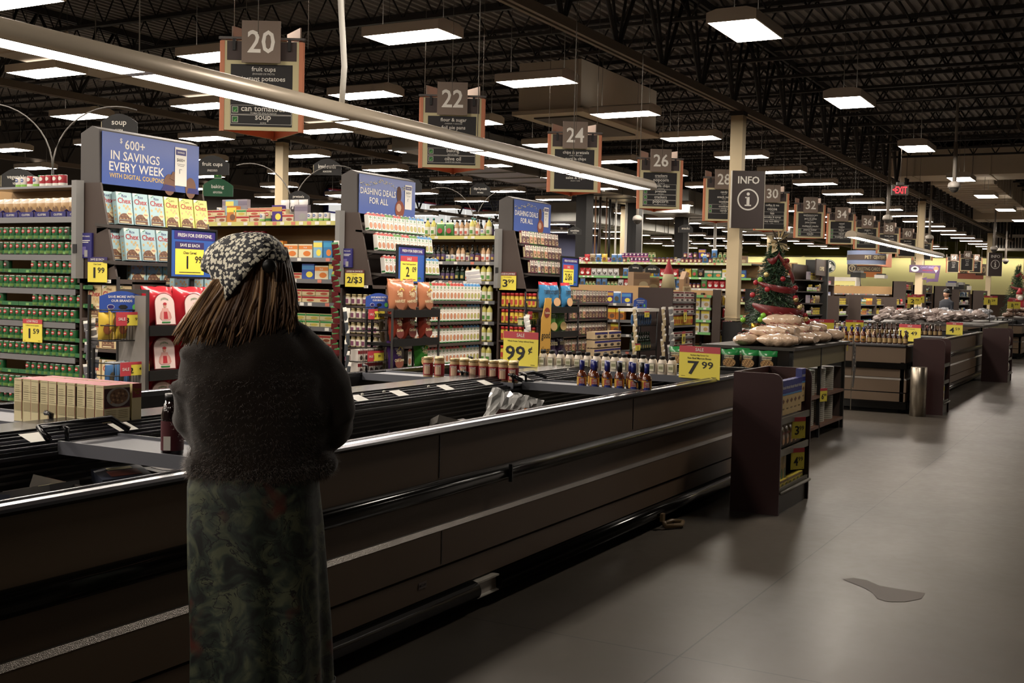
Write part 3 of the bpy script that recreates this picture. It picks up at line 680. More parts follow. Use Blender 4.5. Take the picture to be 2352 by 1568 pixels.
# ============================================================ FREEZER ISLANDS
def freezer_island(x0, x1, label, ya=2.67, yb=4.83, gap=None):
    o = thing('freezer_island', label, 'freezer', (0, 0, 0))
    def sides(fn):      # fn draws near side profile as (y,z) outline with outward = -y ; mirrored for the far side, ends added
        return fn
    ym = (ya + yb) / 2
    def prof(b, pts, m):
        b.prism(pts, (x0, x1), m, 'x')
        b.prism([(2 * ym - p[0], p[1]) for p in pts][::-1], (x0, x1), m, 'x')
    b = MB()
    prof(b, [(ya, .855), (ya, .65), (ya + .04, .65), (ya + .04, .855)], M_case)
    prof(b, [(ya + .003, .57), (ya + .003, .45), (ya + .06, .45), (ya + .06, .57)], M_case)
    prof(b, [(ya - .02, .43), (ya - .02, .272), (ya + .05, .272), (ya + .05, .43)], M_case)
    prof(b, [(ya - .012, .258), (ya - .012, .15), (ya + .05, .15), (ya + .05, .258)], M_case)
    for xa, s in ((x0, 1), (x1, -1)):
        q0, q1 = sorted((xa, xa + s * .04))
        for za, zb in ((.65, .855), (.46, .57), (.272, .43), (.15, .258)): b.box(q0, ya + .04, za, q1, yb - .04, zb, M_case)
    b.build('side_panel', o)
    g = MB(); prof(g, [(ya + .01, .66), (ya + .01, .05), (ya + .06, .05), (ya + .06, .66)], M_blk)
    for xa, s in ((x0 + .012, 1), (x1 - .012, -1)):
        q0, q1 = sorted((xa, xa + s * .05)); g.box(q0, ya + .05, .05, q1, yb - .05, .66, M_blk)
    g.build('inner_shell', o)
    st = MB(); prof(st, [(ya + .03, .452), (ya - .010, .451), (ya - .022, .431), (ya + .03, .431)], M_strip)
    st.box(x0 - .006, ya + .05, .43, x0 + .02, yb - .05, .455, M_strip); st.build('accent_strip', o)
    def bump(zc, h, pr, name, m):
        u = MB(); pts = [(ya + .01, zc - h)] + [(ya + .005 - pr * math.cos(R(a)) ** .6, zc + h * math.sin(R(a))) for a in (-80, -60, -40, -20, 0, 20, 40, 60, 80)] + [(ya + .01, zc + h)]
        for (sa, sb) in ([(x0, x1)] if not gap or zc > .3 else [(x0, gap[0]), (gap[1], x1)]): u.prism(pts, (sa, sb), m, 'x')
        u.prism([(2 * ym - p[0], p[1]) for p in pts][::-1], (x0, x1), m, 'x')
        for xa, s in ((x0, -1), (x1, 1)):
            q0, q1 = sorted((xa - s * .01, xa + s * pr)); u.box(q0, ya - pr * .5, zc - h * .9, q1, yb + pr * .5, zc + h * .9, m)
        me = u.mesh(name)
        for p_ in me.polygons: p_.use_smooth = len(p_.vertices) == 4 and abs(p_.normal.x) < .1 and p_.area < (x1 - x0) * .03
        link(name, me, o)
    bump(.612, .04, .05, 'bumper', M_bump); bump(.1, .045, .07, 'bumper', M_bump)
    kx = MB(); kx.box(x0 + .1, ya + .09, 0, x1 - .1, yb - .09, .1, C((40, 39, 38), .6)); kx.build('kick_plate', o)
    r = MB(); prof(r, [(ya - .02, .855), (ya - .035, .868), (ya - .02, .882), (ya + .05, .884), (ya + .055, .855)], M_blk)
    for xa, s in ((x0, 1), (x1, -1)):
        q0, q1 = sorted((xa - s * .02, xa + s * .06)); r.box(q0, ya, .855, q1, yb, .883, M_blk)
    prof(r, [(ya - .028, .874), (ya - .02, .885), (ya + .002, .887), (ya + .002, .884), (ya - .015, .88)], M_rail)
    prof(r, [(ya + .03, .884), (ya + .034, .888), (ya + .044, .888), (ya + .048, .884)], M_rail)
    r.box(x0 - .022, ya, .868, x0 - .002, yb, .886, M_rail); r.build('top_rail', o)
    wl = MB(); 
    for (wa, wb_) in ((ya + .06, ym - .17), (ym + .17, yb - .06)):
        wl.box(x0 + .06, wa, .3, x1 - .06, wb_, .34, M_well)
        wl.box(x0 + .06, wa - .02, .3, x1 - .06, wa, .86, M_well); wl.box(x0 + .06, wb_, .3, x1 - .06, wb_ + .02, .86, M_well)
    wl.box(x0 + .04, ya, .3, x0 + .06, yb, .86, M_well); wl.box(x1 - .06, ya, .3, x1 - .04, yb, .86, M_well)
    wl.build('well_liner', o)
    dv = MB(); dv.box(x0 + .06, ym - .13, .34, x1 - .06, ym + .13, .855, M_well); dv.box(x0 + .06, ym - .02, .85, x1 - .06, ym + .2, .915, M_blk); dv.build('divider', o)
    sl = MB()
    for i, (yy, zz) in enumerate(((-.19, .845), (-.165, .86), (-.14, .868), (-.11, .878), (-.085, .888), (-.06, .898), (-.035, .906))):
        sl.box(x0 + .07, ym + yy - .004, zz - .012, x1 - .07, ym + yy + .014, zz, M_slat if i not in (2, 4) else M_rail)
    for i in range(9): sl.box(x0 + .07, ym - .188, .58 + i * .028, x1 - .07, ym - .176, .588 + i * .028, M_iron)
    sl.build('air_slat', o)
    return o
I1 = freezer_island(-1.6, 9.28, 'long charcoal double freezer island in front of the shopper', gap=(4.5, 4.7))
I2 = freezer_island(15.3, 23.4, 'second charcoal freezer island behind the bread table', 2.62, 4.78)
I3 = freezer_island(31.5, 40, 'third freezer island far along the walkway', 2.6, 4.7)
# seams, missing bumper piece, dangling clip and strip label on island 1
b = MB(); b.box(4.215, 2.667, .66, 4.219, 2.6695, .85, M_blk); b.box(4.215, 2.648, .28, 4.219, 2.6495, .43, M_blk); b.box(6.4, 2.667, .66, 6.404, 2.6695, .85, M_blk); b.build('panel_seam', I1)
b = MB(); b.prism([(2.69, .062), (2.625, .062), (2.625, .066), (2.64, .07), (2.645, .128), (2.625, .132), (2.625, .14), (2.69, .14)], (4.50, 4.70), C((196, 190, 178), .4), 'x'); b.build('exposed_bracket', I1)
b = MB(); b.box(4.78, 2.612, .57, 4.788, 2.63, .655, BLACK); b.build('bumper_joint', I1)
cp = MB(); cp.box(6.72, 2.58, .05, 6.76, 2.6, .1, C((120, 96, 62))); cp.tube([(6.74, 2.58, .05), (6.74, 2.57, .02), (6.84, 2.5, .018), (6.95, 2.53, .018), (6.93, 2.6, .02), (6.8, 2.6, .02)], .016, C((120, 96, 62)), 6)
tag(cp.build('plastic_clip'), 'tan plastic clip hanging at the kick plate of the long freezer', 'clip')
o = thing('sticker_label', 'small worn product sticker low on the freezer front', 'sticker', (4.08, 2.656, .215))
MB().box(-.03, -.001, -.014, .03, 0, .014, C((110, 96, 90))).text('MC2-01', 0, 0, .012, INK, -.0016, .05).build('print', o)
# white shelf tags on the centre slats
for i, x in enumerate([2.88, 3.3, 4.9, 5.28, 5.77, 6.24, 6.75]):
    b = MB(); b.add([(-.05, -.036, -.012), (.05, -.036, -.012), (.05, .036, .012), (-.05, .036, .012)], [(0, 1, 2, 3)], WHITE); b.rect(-.03, 0, -.02, .004, INK, .02)
    tag(b.build('price_tag', None, (x, 3.62, .9)), 'white paper tag clipped on the centre slats, %s from the shopper side' % ORD[i], 'tag', 'paper tags on the freezer divider')
for i, (x, y) in enumerate([(2.3, 3.66), (4.4, 3.68), (4.95, 3.68), (5.15, 3.68), (5.6, 3.68), (6.9, 3.7), (7.5, 3.7)]):
    tag(MB().ball((0, 0, 0), .012, .008, .008, WHITE, 6, 4).build('tag_clip', None, (x, y - .05, .915)), 'tiny white clip on the centre slats of the long freezer', 'clip', 'clips on the freezer divider')
# cross shelves spanning the wells
def cross(x, ya, yb, lb, dpt=.3):
    o = thing('cross_shelf', lb, 'shelf', (x, 0, 0))
    MB().box(0, ya, .835, .012, yb, .885, M_bar).build('front_lip', o)
    MB().box(.012, ya, .862, dpt, yb, .874, M_bar).box(dpt - .012, ya, .84, dpt, yb, .885, M_bar).build('plate', o)
    h = MB()
    for yy in (ya, yb - .03): h.tube([(.03, yy + .015, .86), (.03, yy + .015, .93), (.03, yy + .05, .935)], .012, M_blk, 6)
    h.build('hook', o)
cross(2.93, 2.72, 3.56, 'grey cross shelf with a dark bottle beside the shopper'); cross(3.2, 3.95, 4.77, 'grey cross shelf under the row of stuffing boxes')
cross(6.62, 2.72, 3.56, 'grey cross shelf under the steak sauce bottles'); cross(6.5, 3.95, 4.77, 'grey cross shelf under the gravy jars'); cross(7.95, 2.72, 4.77, 'dark cross shelf under the mayonnaise bottles', .34)
hm = MB(); hm.tube([(2.86, 3.52, .9), (2.86, 3.58, .94), (3.2, 3.58, .945), (3.24, 3.52, .9)], .014, M_blk, 6); tag(hm.build('bent_rod'), 'black bent rod over the centre slats beside the shopper', 'rod')
hm = MB(); hm.tube([(6.55, 3.52, .9), (6.55, 3.6, .93), (6.85, 3.6, .935), (6.9, 3.52, .9)], .014, M_blk, 6); tag(hm.build('bent_rod'), 'black bent rod over the centre slats by the steak sauce', 'rod')
# stuffing boxes
def stuff_box():
    b = MB(); w, d, h = .135, .052, .185
    b.box(-w / 2, 0, 0, w / 2, d, h, CREAM)
    b.add([(-w / 2, 0, h + .0006), (w / 2, 0, h + .0006), (w / 2, d, h + .0006), (-w / 2, d, h + .0006)], [(0, 1, 2, 3)], C((190, 70, 80)))
    b.rect(-w / 2, h * .5, w / 2, h * .93, C((64, 20, 24)), -.0008); b.disc(.005, h * .73, w * .45, h * .22, C((150, 146, 140)), -.0014, 18); b.disc(.008, h * .745, w * .36, h * .175, C((120, 84, 56)), -.002, 16)
    for i in range(16): b.disc(.008 + (((i * 37) % 17) / 17 - .5) * w * .58, h * (.745 + (((i * 23) % 13) / 13 - .5) * .26), .006, .005, (C((170, 130, 90)), C((90, 56, 36)))[i % 2], -.0026, 6)
    b.rect(-w / 2, h * .485, w / 2, h * .5, DRED, -.001); b.rect(-w * .45, h * .1, w * .45, h * .13, DRED, -.001)
    for i in range(5): b.rect(-w * .42, h * (.26 + i * .04), -w * .05, h * (.268 + i * .04), C((150, 130, 90)), -.001); b.rect(w * .05, h * (.26 + i * .04), w * .42, h * (.268 + i * .04), C((150, 130, 90)), -.001)
    b.t = Matrix.Translation((-w / 2, d / 2, 0)) @ Matrix.Rotation(NW, 4, 'Z')
    for z in (.96, .7, .5, .25): b.rect(-.022, h * z, .022, h * z + .001, INK, -.0008)
    b.rect(-.022, h * .27, .022, h * .46, C((176, 160, 120)), -.0008)
    for i in range(7): b.rect(-.02, h * (.54 + .05 * i), .01, h * (.548 + .05 * i), C((120, 104, 76)), -.001)
    b.rect(.023, 0.01, .0255, h, DRED, -.001)
    return b.mesh('stuffing_box')
SB = stuff_box()
for i in range(10):
    put(SB, 'stuffing_box', 'cream stuffing box in the front row on the cross shelf, %s from the shopper' % ORD[i], 'box', 'front row of stuffing boxes', 3.36 + random.uniform(-.004, .004), 3.72 + i * .0565, .875, random.uniform(-.02, .02))
SB2 = p_box(.05, .135, .185, C((214, 200, 150)), lambda b, w, h: (b.rect(-w / 2, h * .68, w / 2, h, DRED, -.0008), b.text('Stove', 0, h * .87, h * .08, GOLD, -.0014, w * .9), b.text('Top', 0, h * .78, h * .07, GOLD, -.0014, w * .6), b.rect(-w * .3, h * .1, w * .1, h * .15, DRED, -.001)), top=C((196, 80, 90)))
for i in range(4): put(SB2, 'stuffing_box', 'stuffing box turned sideways behind the front row, %s from the near end' % ORD[i], 'box', 'turned stuffing boxes', 3.465, 3.72 + i * .139, .875)
# gravy jars
gj = p_jar(.034, .142, C((196, 164, 118), .2), C((206, 184, 130), .3, metal=.4), C((150, 34, 44)), C((206, 170, 140)), None, .14, .88)
gj[1].text('HEINZ', 0, .085, .012, WHITE, -.0375, .045)
GJ = [q.mesh(n_) for q, n_ in zip(gj, ('glass_jar', 'label', 'lid'))]
for i, (x, y) in enumerate([(6.6, 4.27), (6.6, 4.18), (6.6, 4.06), (6.6, 3.985 + .0), (6.68, 4.23), (6.68, 4.1)]): pass
ys = [4.285, 4.195, 4.07, 3.995, 3.92, 3.84, 3.765, 3.69, 3.615]
cross(6.5, 3.56, 3.94, 'short grey shelf piece under the nearer gravy jars')
for i, y in enumerate(ys): put(GJ[0], 'gravy_jar', 'gold-lidded gravy jar with maroon label, %s from the far end' % ORD[i], 'jar', 'gravy jars on the far freezer shelf', 6.6, y, .875, NW * .8, None, (('label', GJ[1]), ('lid', GJ[2])))
for i, y in enumerate([4.25, 4.05, 3.9, 3.75, 3.66]): put(GJ[0], 'gravy_jar', 'glass gravy jar in the back row, %s from the far end' % ORD[i], 'jar', 'back row of gravy jars', 6.69, y, .875, NW * .6, None, (('label', GJ[1]), ('lid', GJ[2])))
# mayonnaise squeeze bottles
mb = MB(); mb.lathe([(.028, 0), (.037, .006), (.036, .07), (.03, .098), (.02, .108)], C((232, 218, 196), .35), 14, sy=.7)
ml = MB(); ml.rect(-.022, .022, .022, .078, INK, -.0275); ml.rect(-.02, .024, .02, .076, C((226, 220, 190)), -.0285); ml.rect(-.016, .04, .016, .06, C((150, 150, 110)), -.0292)
mc = MB(); mc.lathe([(.02, .106), (.021, .124), (.018, .128)], INK, 12)
MY = [q.mesh(n_) for q, n_ in ((mb, 'bottle'), (ml, 'label'), (mc, 'cap'))]
for i in range(15): put(MY[0], 'mayonnaise_bottle', 'cream mayonnaise bottle with black cap, %s from the far end of its row' % ORD[i], 'bottle', 'mayonnaise bottles on the cross shelf', 8.03, 4.13 - i * .0775, .875, NW, (1.05, 1.05, 1.12), (('label', MY[1]), ('cap', MY[2])))
# steak sauce
ss = p_bottle(.031, .172, C((110, 52, 26), .12, coat=.5), C((32, 38, 120), .3), C((196, 150, 50)), .42, .52, .64, 14, oneb=False)
R_ = .034
def wrap(b, z0, z1, t, m, e): b.add([((R_ + e) * math.sin(a), -(R_ + e) * math.cos(a), z) for z in (z0, z1) for a in (-t, -t / 3, t / 3, t)], [(0, 1, 5, 4), (1, 2, 6, 5), (2, 3, 7, 6)], m)
wrap(ss[1], .022, .058, .62, RED, 0); wrap(ss[1], .005, .022, .62, C((40, 60, 150)), 0)
ss[1].text('1883', 0, .05, .011, WHITE, -.0372, .034).text('STEAK', 0, .039, .008, WHITE, -.0372, .03).text('SAUCE', 0, .028, .008, WHITE, -.0372, .03).disc(0, .067, .006, .004, BLUE, -.036)
SSm = [q.mesh(n_) for q, n_ in zip(ss, ('bottle', 'label', 'cap'))]
capk = MB().lathe([(.016, .11), (.016, .172)], BLACK, 12).mesh('cap')
for i, y in enumerate([3.15, 3.06, 2.97, 2.885, 2.79, 2.70]):
    put(SSm[0], 'sauce_bottle', 'brown steak sauce bottle in the front row, %s from the far end' % ORD[i] + (', with black cap' if i == 3 else ''), 'bottle', 'steak sauce bottles in the front row', 6.68, y, .875, R(-64), None, (('label', SSm[1]), ('cap', capk if i == 3 else SSm[2])))
for i, y in enumerate([3.12, 3.02, 2.93, 2.85, 2.77]):
    put(SSm[0], 'sauce_bottle', 'brown steak sauce bottle in the back row, %s from the far end' % ORD[i] + (', with black cap' if i == 4 else ''), 'bottle', 'steak sauce bottles in the back row', 6.78, y, .875, R(-70), None, (('label', SSm[1]), ('cap', capk if i == 4 else SSm[2])))
# dark bottle beside the shopper
o = thing('sauce_bottle', 'dark glass bottle half hidden behind the shopper elbow', 'bottle', (2.99, 3.03, .875), R(-60))
q = p_bottle(.04, .22, C((24, 10, 10), .12, coat=.5), BLACK, C((80, 20, 30)), .6, .78, .9, 14, oneb=False)
q[1].rect(-.02, .02, .005, .07, WHITE, -.042)
for n_, p_ in zip(('glass', 'label', 'cap'), q): p_.build(n_, o)
# big price cards standing on the island
price_card(7.91, 2.79, .875, .34, .235, 'SALE', "Barkley's Bag Center Cut|Raw Beef Marrow Bones", '7', '99', 'yellow 7.99 sale sign standing at the freezer front edge', R(-101))
price_card(8.02, 4.33, .875, .36, .28, 'SALE', 'Whole Frozen Turkey without Gravy', '99', '¢', 'large yellow 99 cent sale sign on the freezer', R(-101))
o = thing('price_sign', 'small yellow sale card at the far freezer rail behind the stuffing boxes', 'price sign', (2.75, 4.74, .8), R(-20))
MB().box(-.12, -.002, 0, .06, .002, .05, C((196, 176, 50))).text('SALE', 0, .025, .03, INK, -.004, .1).build('card', o)

# loose frozen goods in the wells
def crinkle(b, k, seed):
    r_ = random.Random(seed); b.v = [(x + r_.uniform(-k, k), y + r_.uniform(-k, k) * 2, z + r_.uniform(-k, k)) for x, y, z in b.v]
def frozen_bag(name, lb, cat, x, y, z, w, h, d, m, rot, seed, deco=None, m2=None):
    o = thing(name, lb, cat, (x, y, z)); o.rotation_euler = rot
    b = MB(); b.bag(w, h, d, m, m2, .7, seed, 16); crinkle(b, .008, seed); b.sm = [False] * len(b.sm); b.build('wrapper', o)
    if deco: t = MB(); deco(t); t.build('print', o)
frozen_bag('plastic_bag', 'clear plastic bag with orange and dark label in the near well', 'bag', 5.4, 3.0, .66, .3, .28, .1, mat('clear bag', (190, 190, 188), .15, spec=.8, coat=.5), (-.25, .25, R(-60)), 3,
           lambda t: (t.poly([(-.11, .08), (.12, .11), (.11, .19), (-.08, .16)], C((64, 24, 22)), -.075), t.rect(.05, .1, .12, .2, ORG, -.08), t.text('BIG', .085, .15, .035, RED, -.082, .06), t.rect(-.06, .12, .02, .135, WHITE, -.078)))
frozen_bag('frozen_bag', 'purple frozen food bag standing in the near well by the shopper', 'bag', 3.95, 2.9, .58, .22, .3, .06, C((66, 34, 86), .3), (-.35, .75, R(-60)), 4, None, C((120, 110, 130), .3))
frozen_bag('frozen_bag', 'white and yellow wrapped turkey near the steak sauce shelf', 'bag', 5.95, 2.95, .66, .32, .2, .16, C((206, 200, 188), .2), (-1.2, .1, R(-50)), 6, lambda t: t.disc(.03, .1, .04, .03, YEL, -.09))
frozen_bag('frozen_bag', 'grey clear bag lying past the orange labelled bag', 'bag', 5.65, 2.9, .6, .28, .2, .12, mat('clear bag 2', (120, 122, 122), .15, spec=.8), (-.9, -.2, R(-60)), 8)
frozen_bag('frozen_bag', 'black and white printed tray in the near well beyond the purple bag', 'bag', 4.75, 2.93, .56, .3, .22, .07, C((200, 196, 186), .3), (-1.2, 0, R(-40)), 9, lambda t: (t.rect(-.1, .03, .1, .1, INK, -.05), t.disc(0, .15, .1, .04, C((210, 150, 90)), -.05)))
lp = MB(); lp.tube([(5.1, 4.15, .66), (5.06, 4.15, .78), (5.12, 4.12, .84), (5.2, 4.08, .82), (5.24, 4.06, .7)], .018, WHITE, 8); lp.ball((5.16, 4.1, .62), .12, .1, .06, C((200, 196, 190), .3)); tag(lp.build('turkey_net'), 'white looped carry handle of a wrapped turkey in the far well', 'turkey')
FZ = [(C((60, 40, 40), .4), C((150, 120, 70))), (C((46, 50, 66), .4), C((120, 60, 50))), (C((90, 70, 40), .4), C((160, 140, 100))), (C((36, 36, 38), .4), C((110, 104, 96))), (C((96, 92, 86), .4), C((120, 40, 44)))]
fm = []
for a, b_ in FZ:
    q = MB(); q.box(-.12, -.09, 0, .12, .09, .045, a); q.box(-.08, -.06, .0455, .03, .05, .047, b_); q.box(.05, -.05, .0455, .1, .04, .0465, CREAM); fm.append(q.mesh('frozen_box'))
n_ = 0
for (wa, wb_, za) in ((2.85, 3.45, .34), (4.05, 4.65, .34)):
    x = .8
    while x < 9.0:
        for y in (wa + .1, (wa + wb_) / 2 + .05, wb_ - .12):
            if random.random() < .12: continue
            lb = 'frozen food box lying in the %s well of the long freezer' % ('near' if wa < 3 else 'far')
            for lv in range(random.choice([2, 3, 4]) if wa < 3 else 1):
                put(random.choice(fm), 'frozen_box', lb, 'box', lb, x + random.uniform(-.02, .02), y, za + .048 * lv, random.uniform(-.3, .3))
        x += .3
for i, x in enumerate([1.55, 4.9]):
    o = thing('well_divider_tag', 'small cream card in the freezer well ' + ('nearest the camera side' if i == 0 else 'before the orange labelled bag'), 'card', (x, 3.0, .7), R(-50))
    MB().box(-.09, -.003, 0, .09, .003, .06, C((140, 132, 112))).build('card', o)

for i in range(44):
    x = 1.0 + i * .128; y = random.uniform(2.95, 3.38)
    o = put(fm[i % 5], 'frozen_box', 'frozen food box lying high on the pile in the near well', 'box', 'upper frozen boxes in the near well', x, y, .53 + .19 * (y - 2.9) / .5 + random.uniform(-.03, .03), random.uniform(-1.5, 1.5))
    o.rotation_euler = (random.uniform(-.35, .2), random.uniform(-.3, .3), o.rotation_euler.z)

# ============================================================ GONDOLAS
M_peg = mat('peg board', (196, 158, 110), 0.7)
def peg_mat():
    nt = M_peg.node_tree; b = nt.nodes['Principled BSDF']; tc = nt.nodes.new('ShaderNodeTexCoord')
    v = nt.nodes.new('ShaderNodeTexVoronoi'); v.inputs['Scale'].default_value = 40; v.inputs['Randomness'].default_value = 0
    r = nt.nodes.new('ShaderNodeValToRGB'); r.color_ramp.elements[0].position = .1; r.color_ramp.elements[0].color = (.05, .035, .02, 1)
    r.color_ramp.elements[1].position = .14; r.color_ramp.elements[1].color = lin((.72, .58, .4)) + (1,)
    nt.links.new(tc.outputs['Object'], v.inputs['Vector']); nt.links.new(v.outputs['Distance'], r.inputs[0]); nt.links.new(r.outputs[0], b.inputs['Base Color'])
peg_mat()
def gondola(x0, ya, yb, H, shelves, label, edge=None, peg=.0, tags=True, depth=.46, pegfrom=None):
    x1 = x0 + 1.25; xm = (x0 + x1) / 2
    o = thing('shelf_gondola', label, 'shelving', (0, 0, 0))
    MB().box(x0 + .02, ya, 0, x1 - .02, yb, .16, M_dkshelf).build('base', o)
    MB().box(xm - .03, ya, .16, xm + .03, yb, H + peg, M_peg).build('back_panel', o)
    for i, z in enumerate(shelves):
        s = MB()
        s.box(x0, ya, z - .03, x1, yb, z, M_dkshelf)
        s.box(x0 - .006, ya, z - .045, x0, yb, z + .006, edge[i % len(edge)] if edge else M_shelf)
        s.box(x1, ya, z - .045, x1 + .006, yb, z + .006, M_shelf)
        if tags:
            y = ya + .1
            while y < min(yb, ya + 6):
                if random.random() < .8: s.box(x0 - .009, y, z - .038, x0 - .006, y + .06, z, WHITE if random.random() < .8 else C((214, 120, 100)))
                y += random.choice([.12, .17, .26])
        s.build('shelf', o)
    return o
YELEDGE = C((206, 200, 110)); GRNEDGE = C((120, 190, 110)); WHEDGE = C((190, 188, 178))
ZG = [2.04, 1.70, 1.395, 1.095, .785, .47, .2]
g0 = gondola(7.0, 8.28, 25.5, 2.1, ZG, 'tall shelving run with green vegetable cans beside the first end display', peg=.26, tags=False)
Z1 = [2.238, 1.806, 1.551, 1.275, .984, .702, .415]
g1 = gondola(10.75, 8.28, 25.5, 2.2, Z1, 'tall shelving run with fruit cups between the first two end displays', [YELEDGE] + [M_shelf] * 6)
Z2 = [2.257, 1.877, 1.591, 1.304, 1.0, .7, .4]
g2 = gondola(14.5, 8.28, 25.5, 2.2, Z2, 'tall shelving run with oil bottles between the second and third end displays', [YELEDGE] + [M_shelf] * 6)
Z3 = [1.283, .997, .748, .45]
g3 = gondola(18.25, 7.62, 24, 1.5, Z3, 'low shelving run with rice and sauce packets behind the blue chip rack', None, .1)
Z4 = [1.45, 1.2, .95, .7, .42]
g4 = gondola(22.0, 7.55, 24, 1.5, Z4, 'low shelving run with white cereal boxes left of the cream column', [GRNEDGE, GRNEDGE], .05)
Z5 = [2.2, 1.86, 1.6, 1.3, 1.0, .7, .4]
g5 = gondola(25.75, 7.9, 24, 2.2, Z5, 'tall long shelving run with nuts and snacks seen behind the low runs', [C((200, 214, 150)), GRNEDGE, WHEDGE])
g6 = gondola(29.5, 8.0, 24, 2.35, [2.0, 1.7, 1.4, 1.1, .8, .5], 'tall shelving run with coffee behind the decorated tree')
for i in range(7, 13):
    x = 29.5 + 3.75 * (i - 6)
    gondola(x, 8.3, 24, 1.5 if i < 10 else 1.9, [1.2, .9, .6, .3] if i < 10 else [1.6, 1.3, 1.0, .7, .4], 'far shelving run, %s one past the coffee shelves' % ORD[i - 7])
# upright tag posts at the gondola corners
for x, lb in ((6.93, 'first end display'), (10.68, 'second end display'), (14.43, 'third end display')):
    b = MB(); b.prism([(x, 8.2), (x + .06, 8.17), (x + .07, 8.24), (x + .01, 8.27)], (1.5, 2.36), C((126, 124, 122)), 'z')
    b.box(x - .002, 8.19, 1.72, x + .004, 8.24, 1.8, INK)
    tag(b.build('detector_post'), 'grey slim upright post at the corner of the ' + lb, 'post')
# stock: left gondola cans, five shelves of two tiers
sh = ['highest can shelf', 'second can shelf', 'third can shelf', 'fourth can shelf', 'fifth can shelf', 'lowest can shelf']
for i, z in enumerate(ZG[1:]):
    for t in range(2):
        seq = []
        for k in range(16):
            r_ = random.random()
            seq.append('.' if (t == 1 and ((i == 1 and 4 < k < 8) or (i == 2 and 3 < k < 8) or (i == 4 and 3 < k < 7)) ) else ('cd' if r_ < .06 else 'cg'))
        w_ = 'on the %s of the first gondola, %s' % (sh[i], 'upper tray' if t else 'lower tray')
        stock(seq, 7.03, 9.6, z + .012 + t * .135, w_)
        for k in range(5):
            y = 9.3 - k * .245
            b = MB(); b.box(0, -.24, 0, .006, 0, .045, C((40, 104, 56))); b.box(0, -.24, 0, .3, 0, .008, C((40, 104, 56))); b.box(-.001, -.14, .012, .0, -.1, .034, C((120, 170, 90)))
            tag(b.build('can_tray', None, (7.012, y, z + .002 + t * .135)), 'green cardboard can tray on the %s, %s tier' % (sh[i], 'upper' if t else 'lower'), 'tray', 'green trays on the %s, %s tier' % (sh[i], 'upper' if t else 'lower'))
stock(seqr(['cd', 'cr', 'cd'], 12, 3), 7.2, 9.5, ZG[3] + .012, 'behind the gap of the third can shelf')
stock(['pc'] * 12, 7.06, 9.55, 2.05, 'in a row above the vegetable cans', gap=-.004)
for k in range(6):
    b = MB(); b.box(0, -.2, 0, .008, 0, .05, NAVY); b.prism([(-.03, .05), (.0, .07), (.03, .05)], (0, .01), NAVY); b.t = Matrix.Translation((0, -.1, 0)) @ Matrix.Rotation(NW, 4, 'Z'); b.text('CLUSTERS', 0, .024, .018, WHITE, -.002, .12)
    tag(b.build('pouch_tray', None, (7.02, 9.5 - k * .215, 2.045)), 'navy display tray with white lettering under the snack pouches, %s from the left' % ORD[k], 'tray', 'navy pouch trays')
stock(['cw', 'cw', 'cr', 'cw', 'cr', 'cr', 'cr', 'cr'], 7.4, 9.6, 2.36, 'on top of the can gondola')
for k in range(4):
    b = p_bottle(.04, .12, C((90, 170, 80), .2), C((50, 160, 80)), C((110, 180, 90)), .3, .7, .88); b.build
    tag(b.build('juice_bottle', None, (7.45, 9.32 - k * .09, 2.36)), 'small light green bottle on top of the can gondola', 'bottle', 'green bottles on top')
MB().box(7.3, 8.4, 2.34, 7.9, 9.9, 2.36, M_shelf).build('shelf', g0)
# fruit cup gondola
stock(['pg', 'bc', 'br', 'bs', 'bc', 'br', 'cw', 'ct', 'bu', 'br', 'ba', 'cw', 'cw', 'cw', 'cw'], 10.8, 10.6, 2.245, 'on the top shelf of the fruit gondola', end=8.3)
stock(['bc', 'bc', 'bp', 'bg', 'bc', 'bc', 'bc'], 10.8, 10.5, 2.245 + .078, 'stacked second on the top shelf of the fruit gondola', end=8.9)
stock(seqr(['bu', 'br', 'ba', 'pw', 'cw'], 9, 2), 11.0, 10.4, 2.245 + .1, 'behind the front items on top of the fruit gondola', end=8.35)
stock(['cr'] * 8, 10.8, 10.1, 1.812, 'on the second fruit gondola shelf', tiers=2)
stock(['cr'] * 4, 10.95, 9.9, 1.812, 'in the deeper rows of the second shelf', tiers=3)
stock(['ct', 'ct', 'bs', 'bf', 'bf', 'bp', 'bm'], 10.79, 9.5, 1.812, 'on the second shelf by the grey post', gap=.015, end=8.29)
stock(['bf', 'bf', 'bm', 'bp', 'bf', 'bm', 'bc', 'bb', 'bf', 'bp', 'bm', 'bm'], 10.8, 10.1, 1.557, 'on the third shelf of the fruit gondola', end=8.3)
stock(['bc'] * 9, 10.8, 10.1, 1.281, 'on the fourth shelf of the fruit gondola', tiers=2, th=.08, end=8.3)
stock(['br', 'bg', 'bg', 'bg', 'bg', 'bg', 'bg', 'bg'], 10.8, 10.0, .99, 'on the fifth shelf of the fruit gondola', tiers=2, th=.08, end=8.3)
stock(['br'] * 9, 10.8, 10.0, .708, 'on the sixth shelf of the fruit gondola', tiers=2, th=.095, end=8.3)
stock(seqr(['bf', 'bu', 'bn'], 9), 10.8, 10.0, .42, 'on the seventh shelf of the fruit gondola', end=8.3)
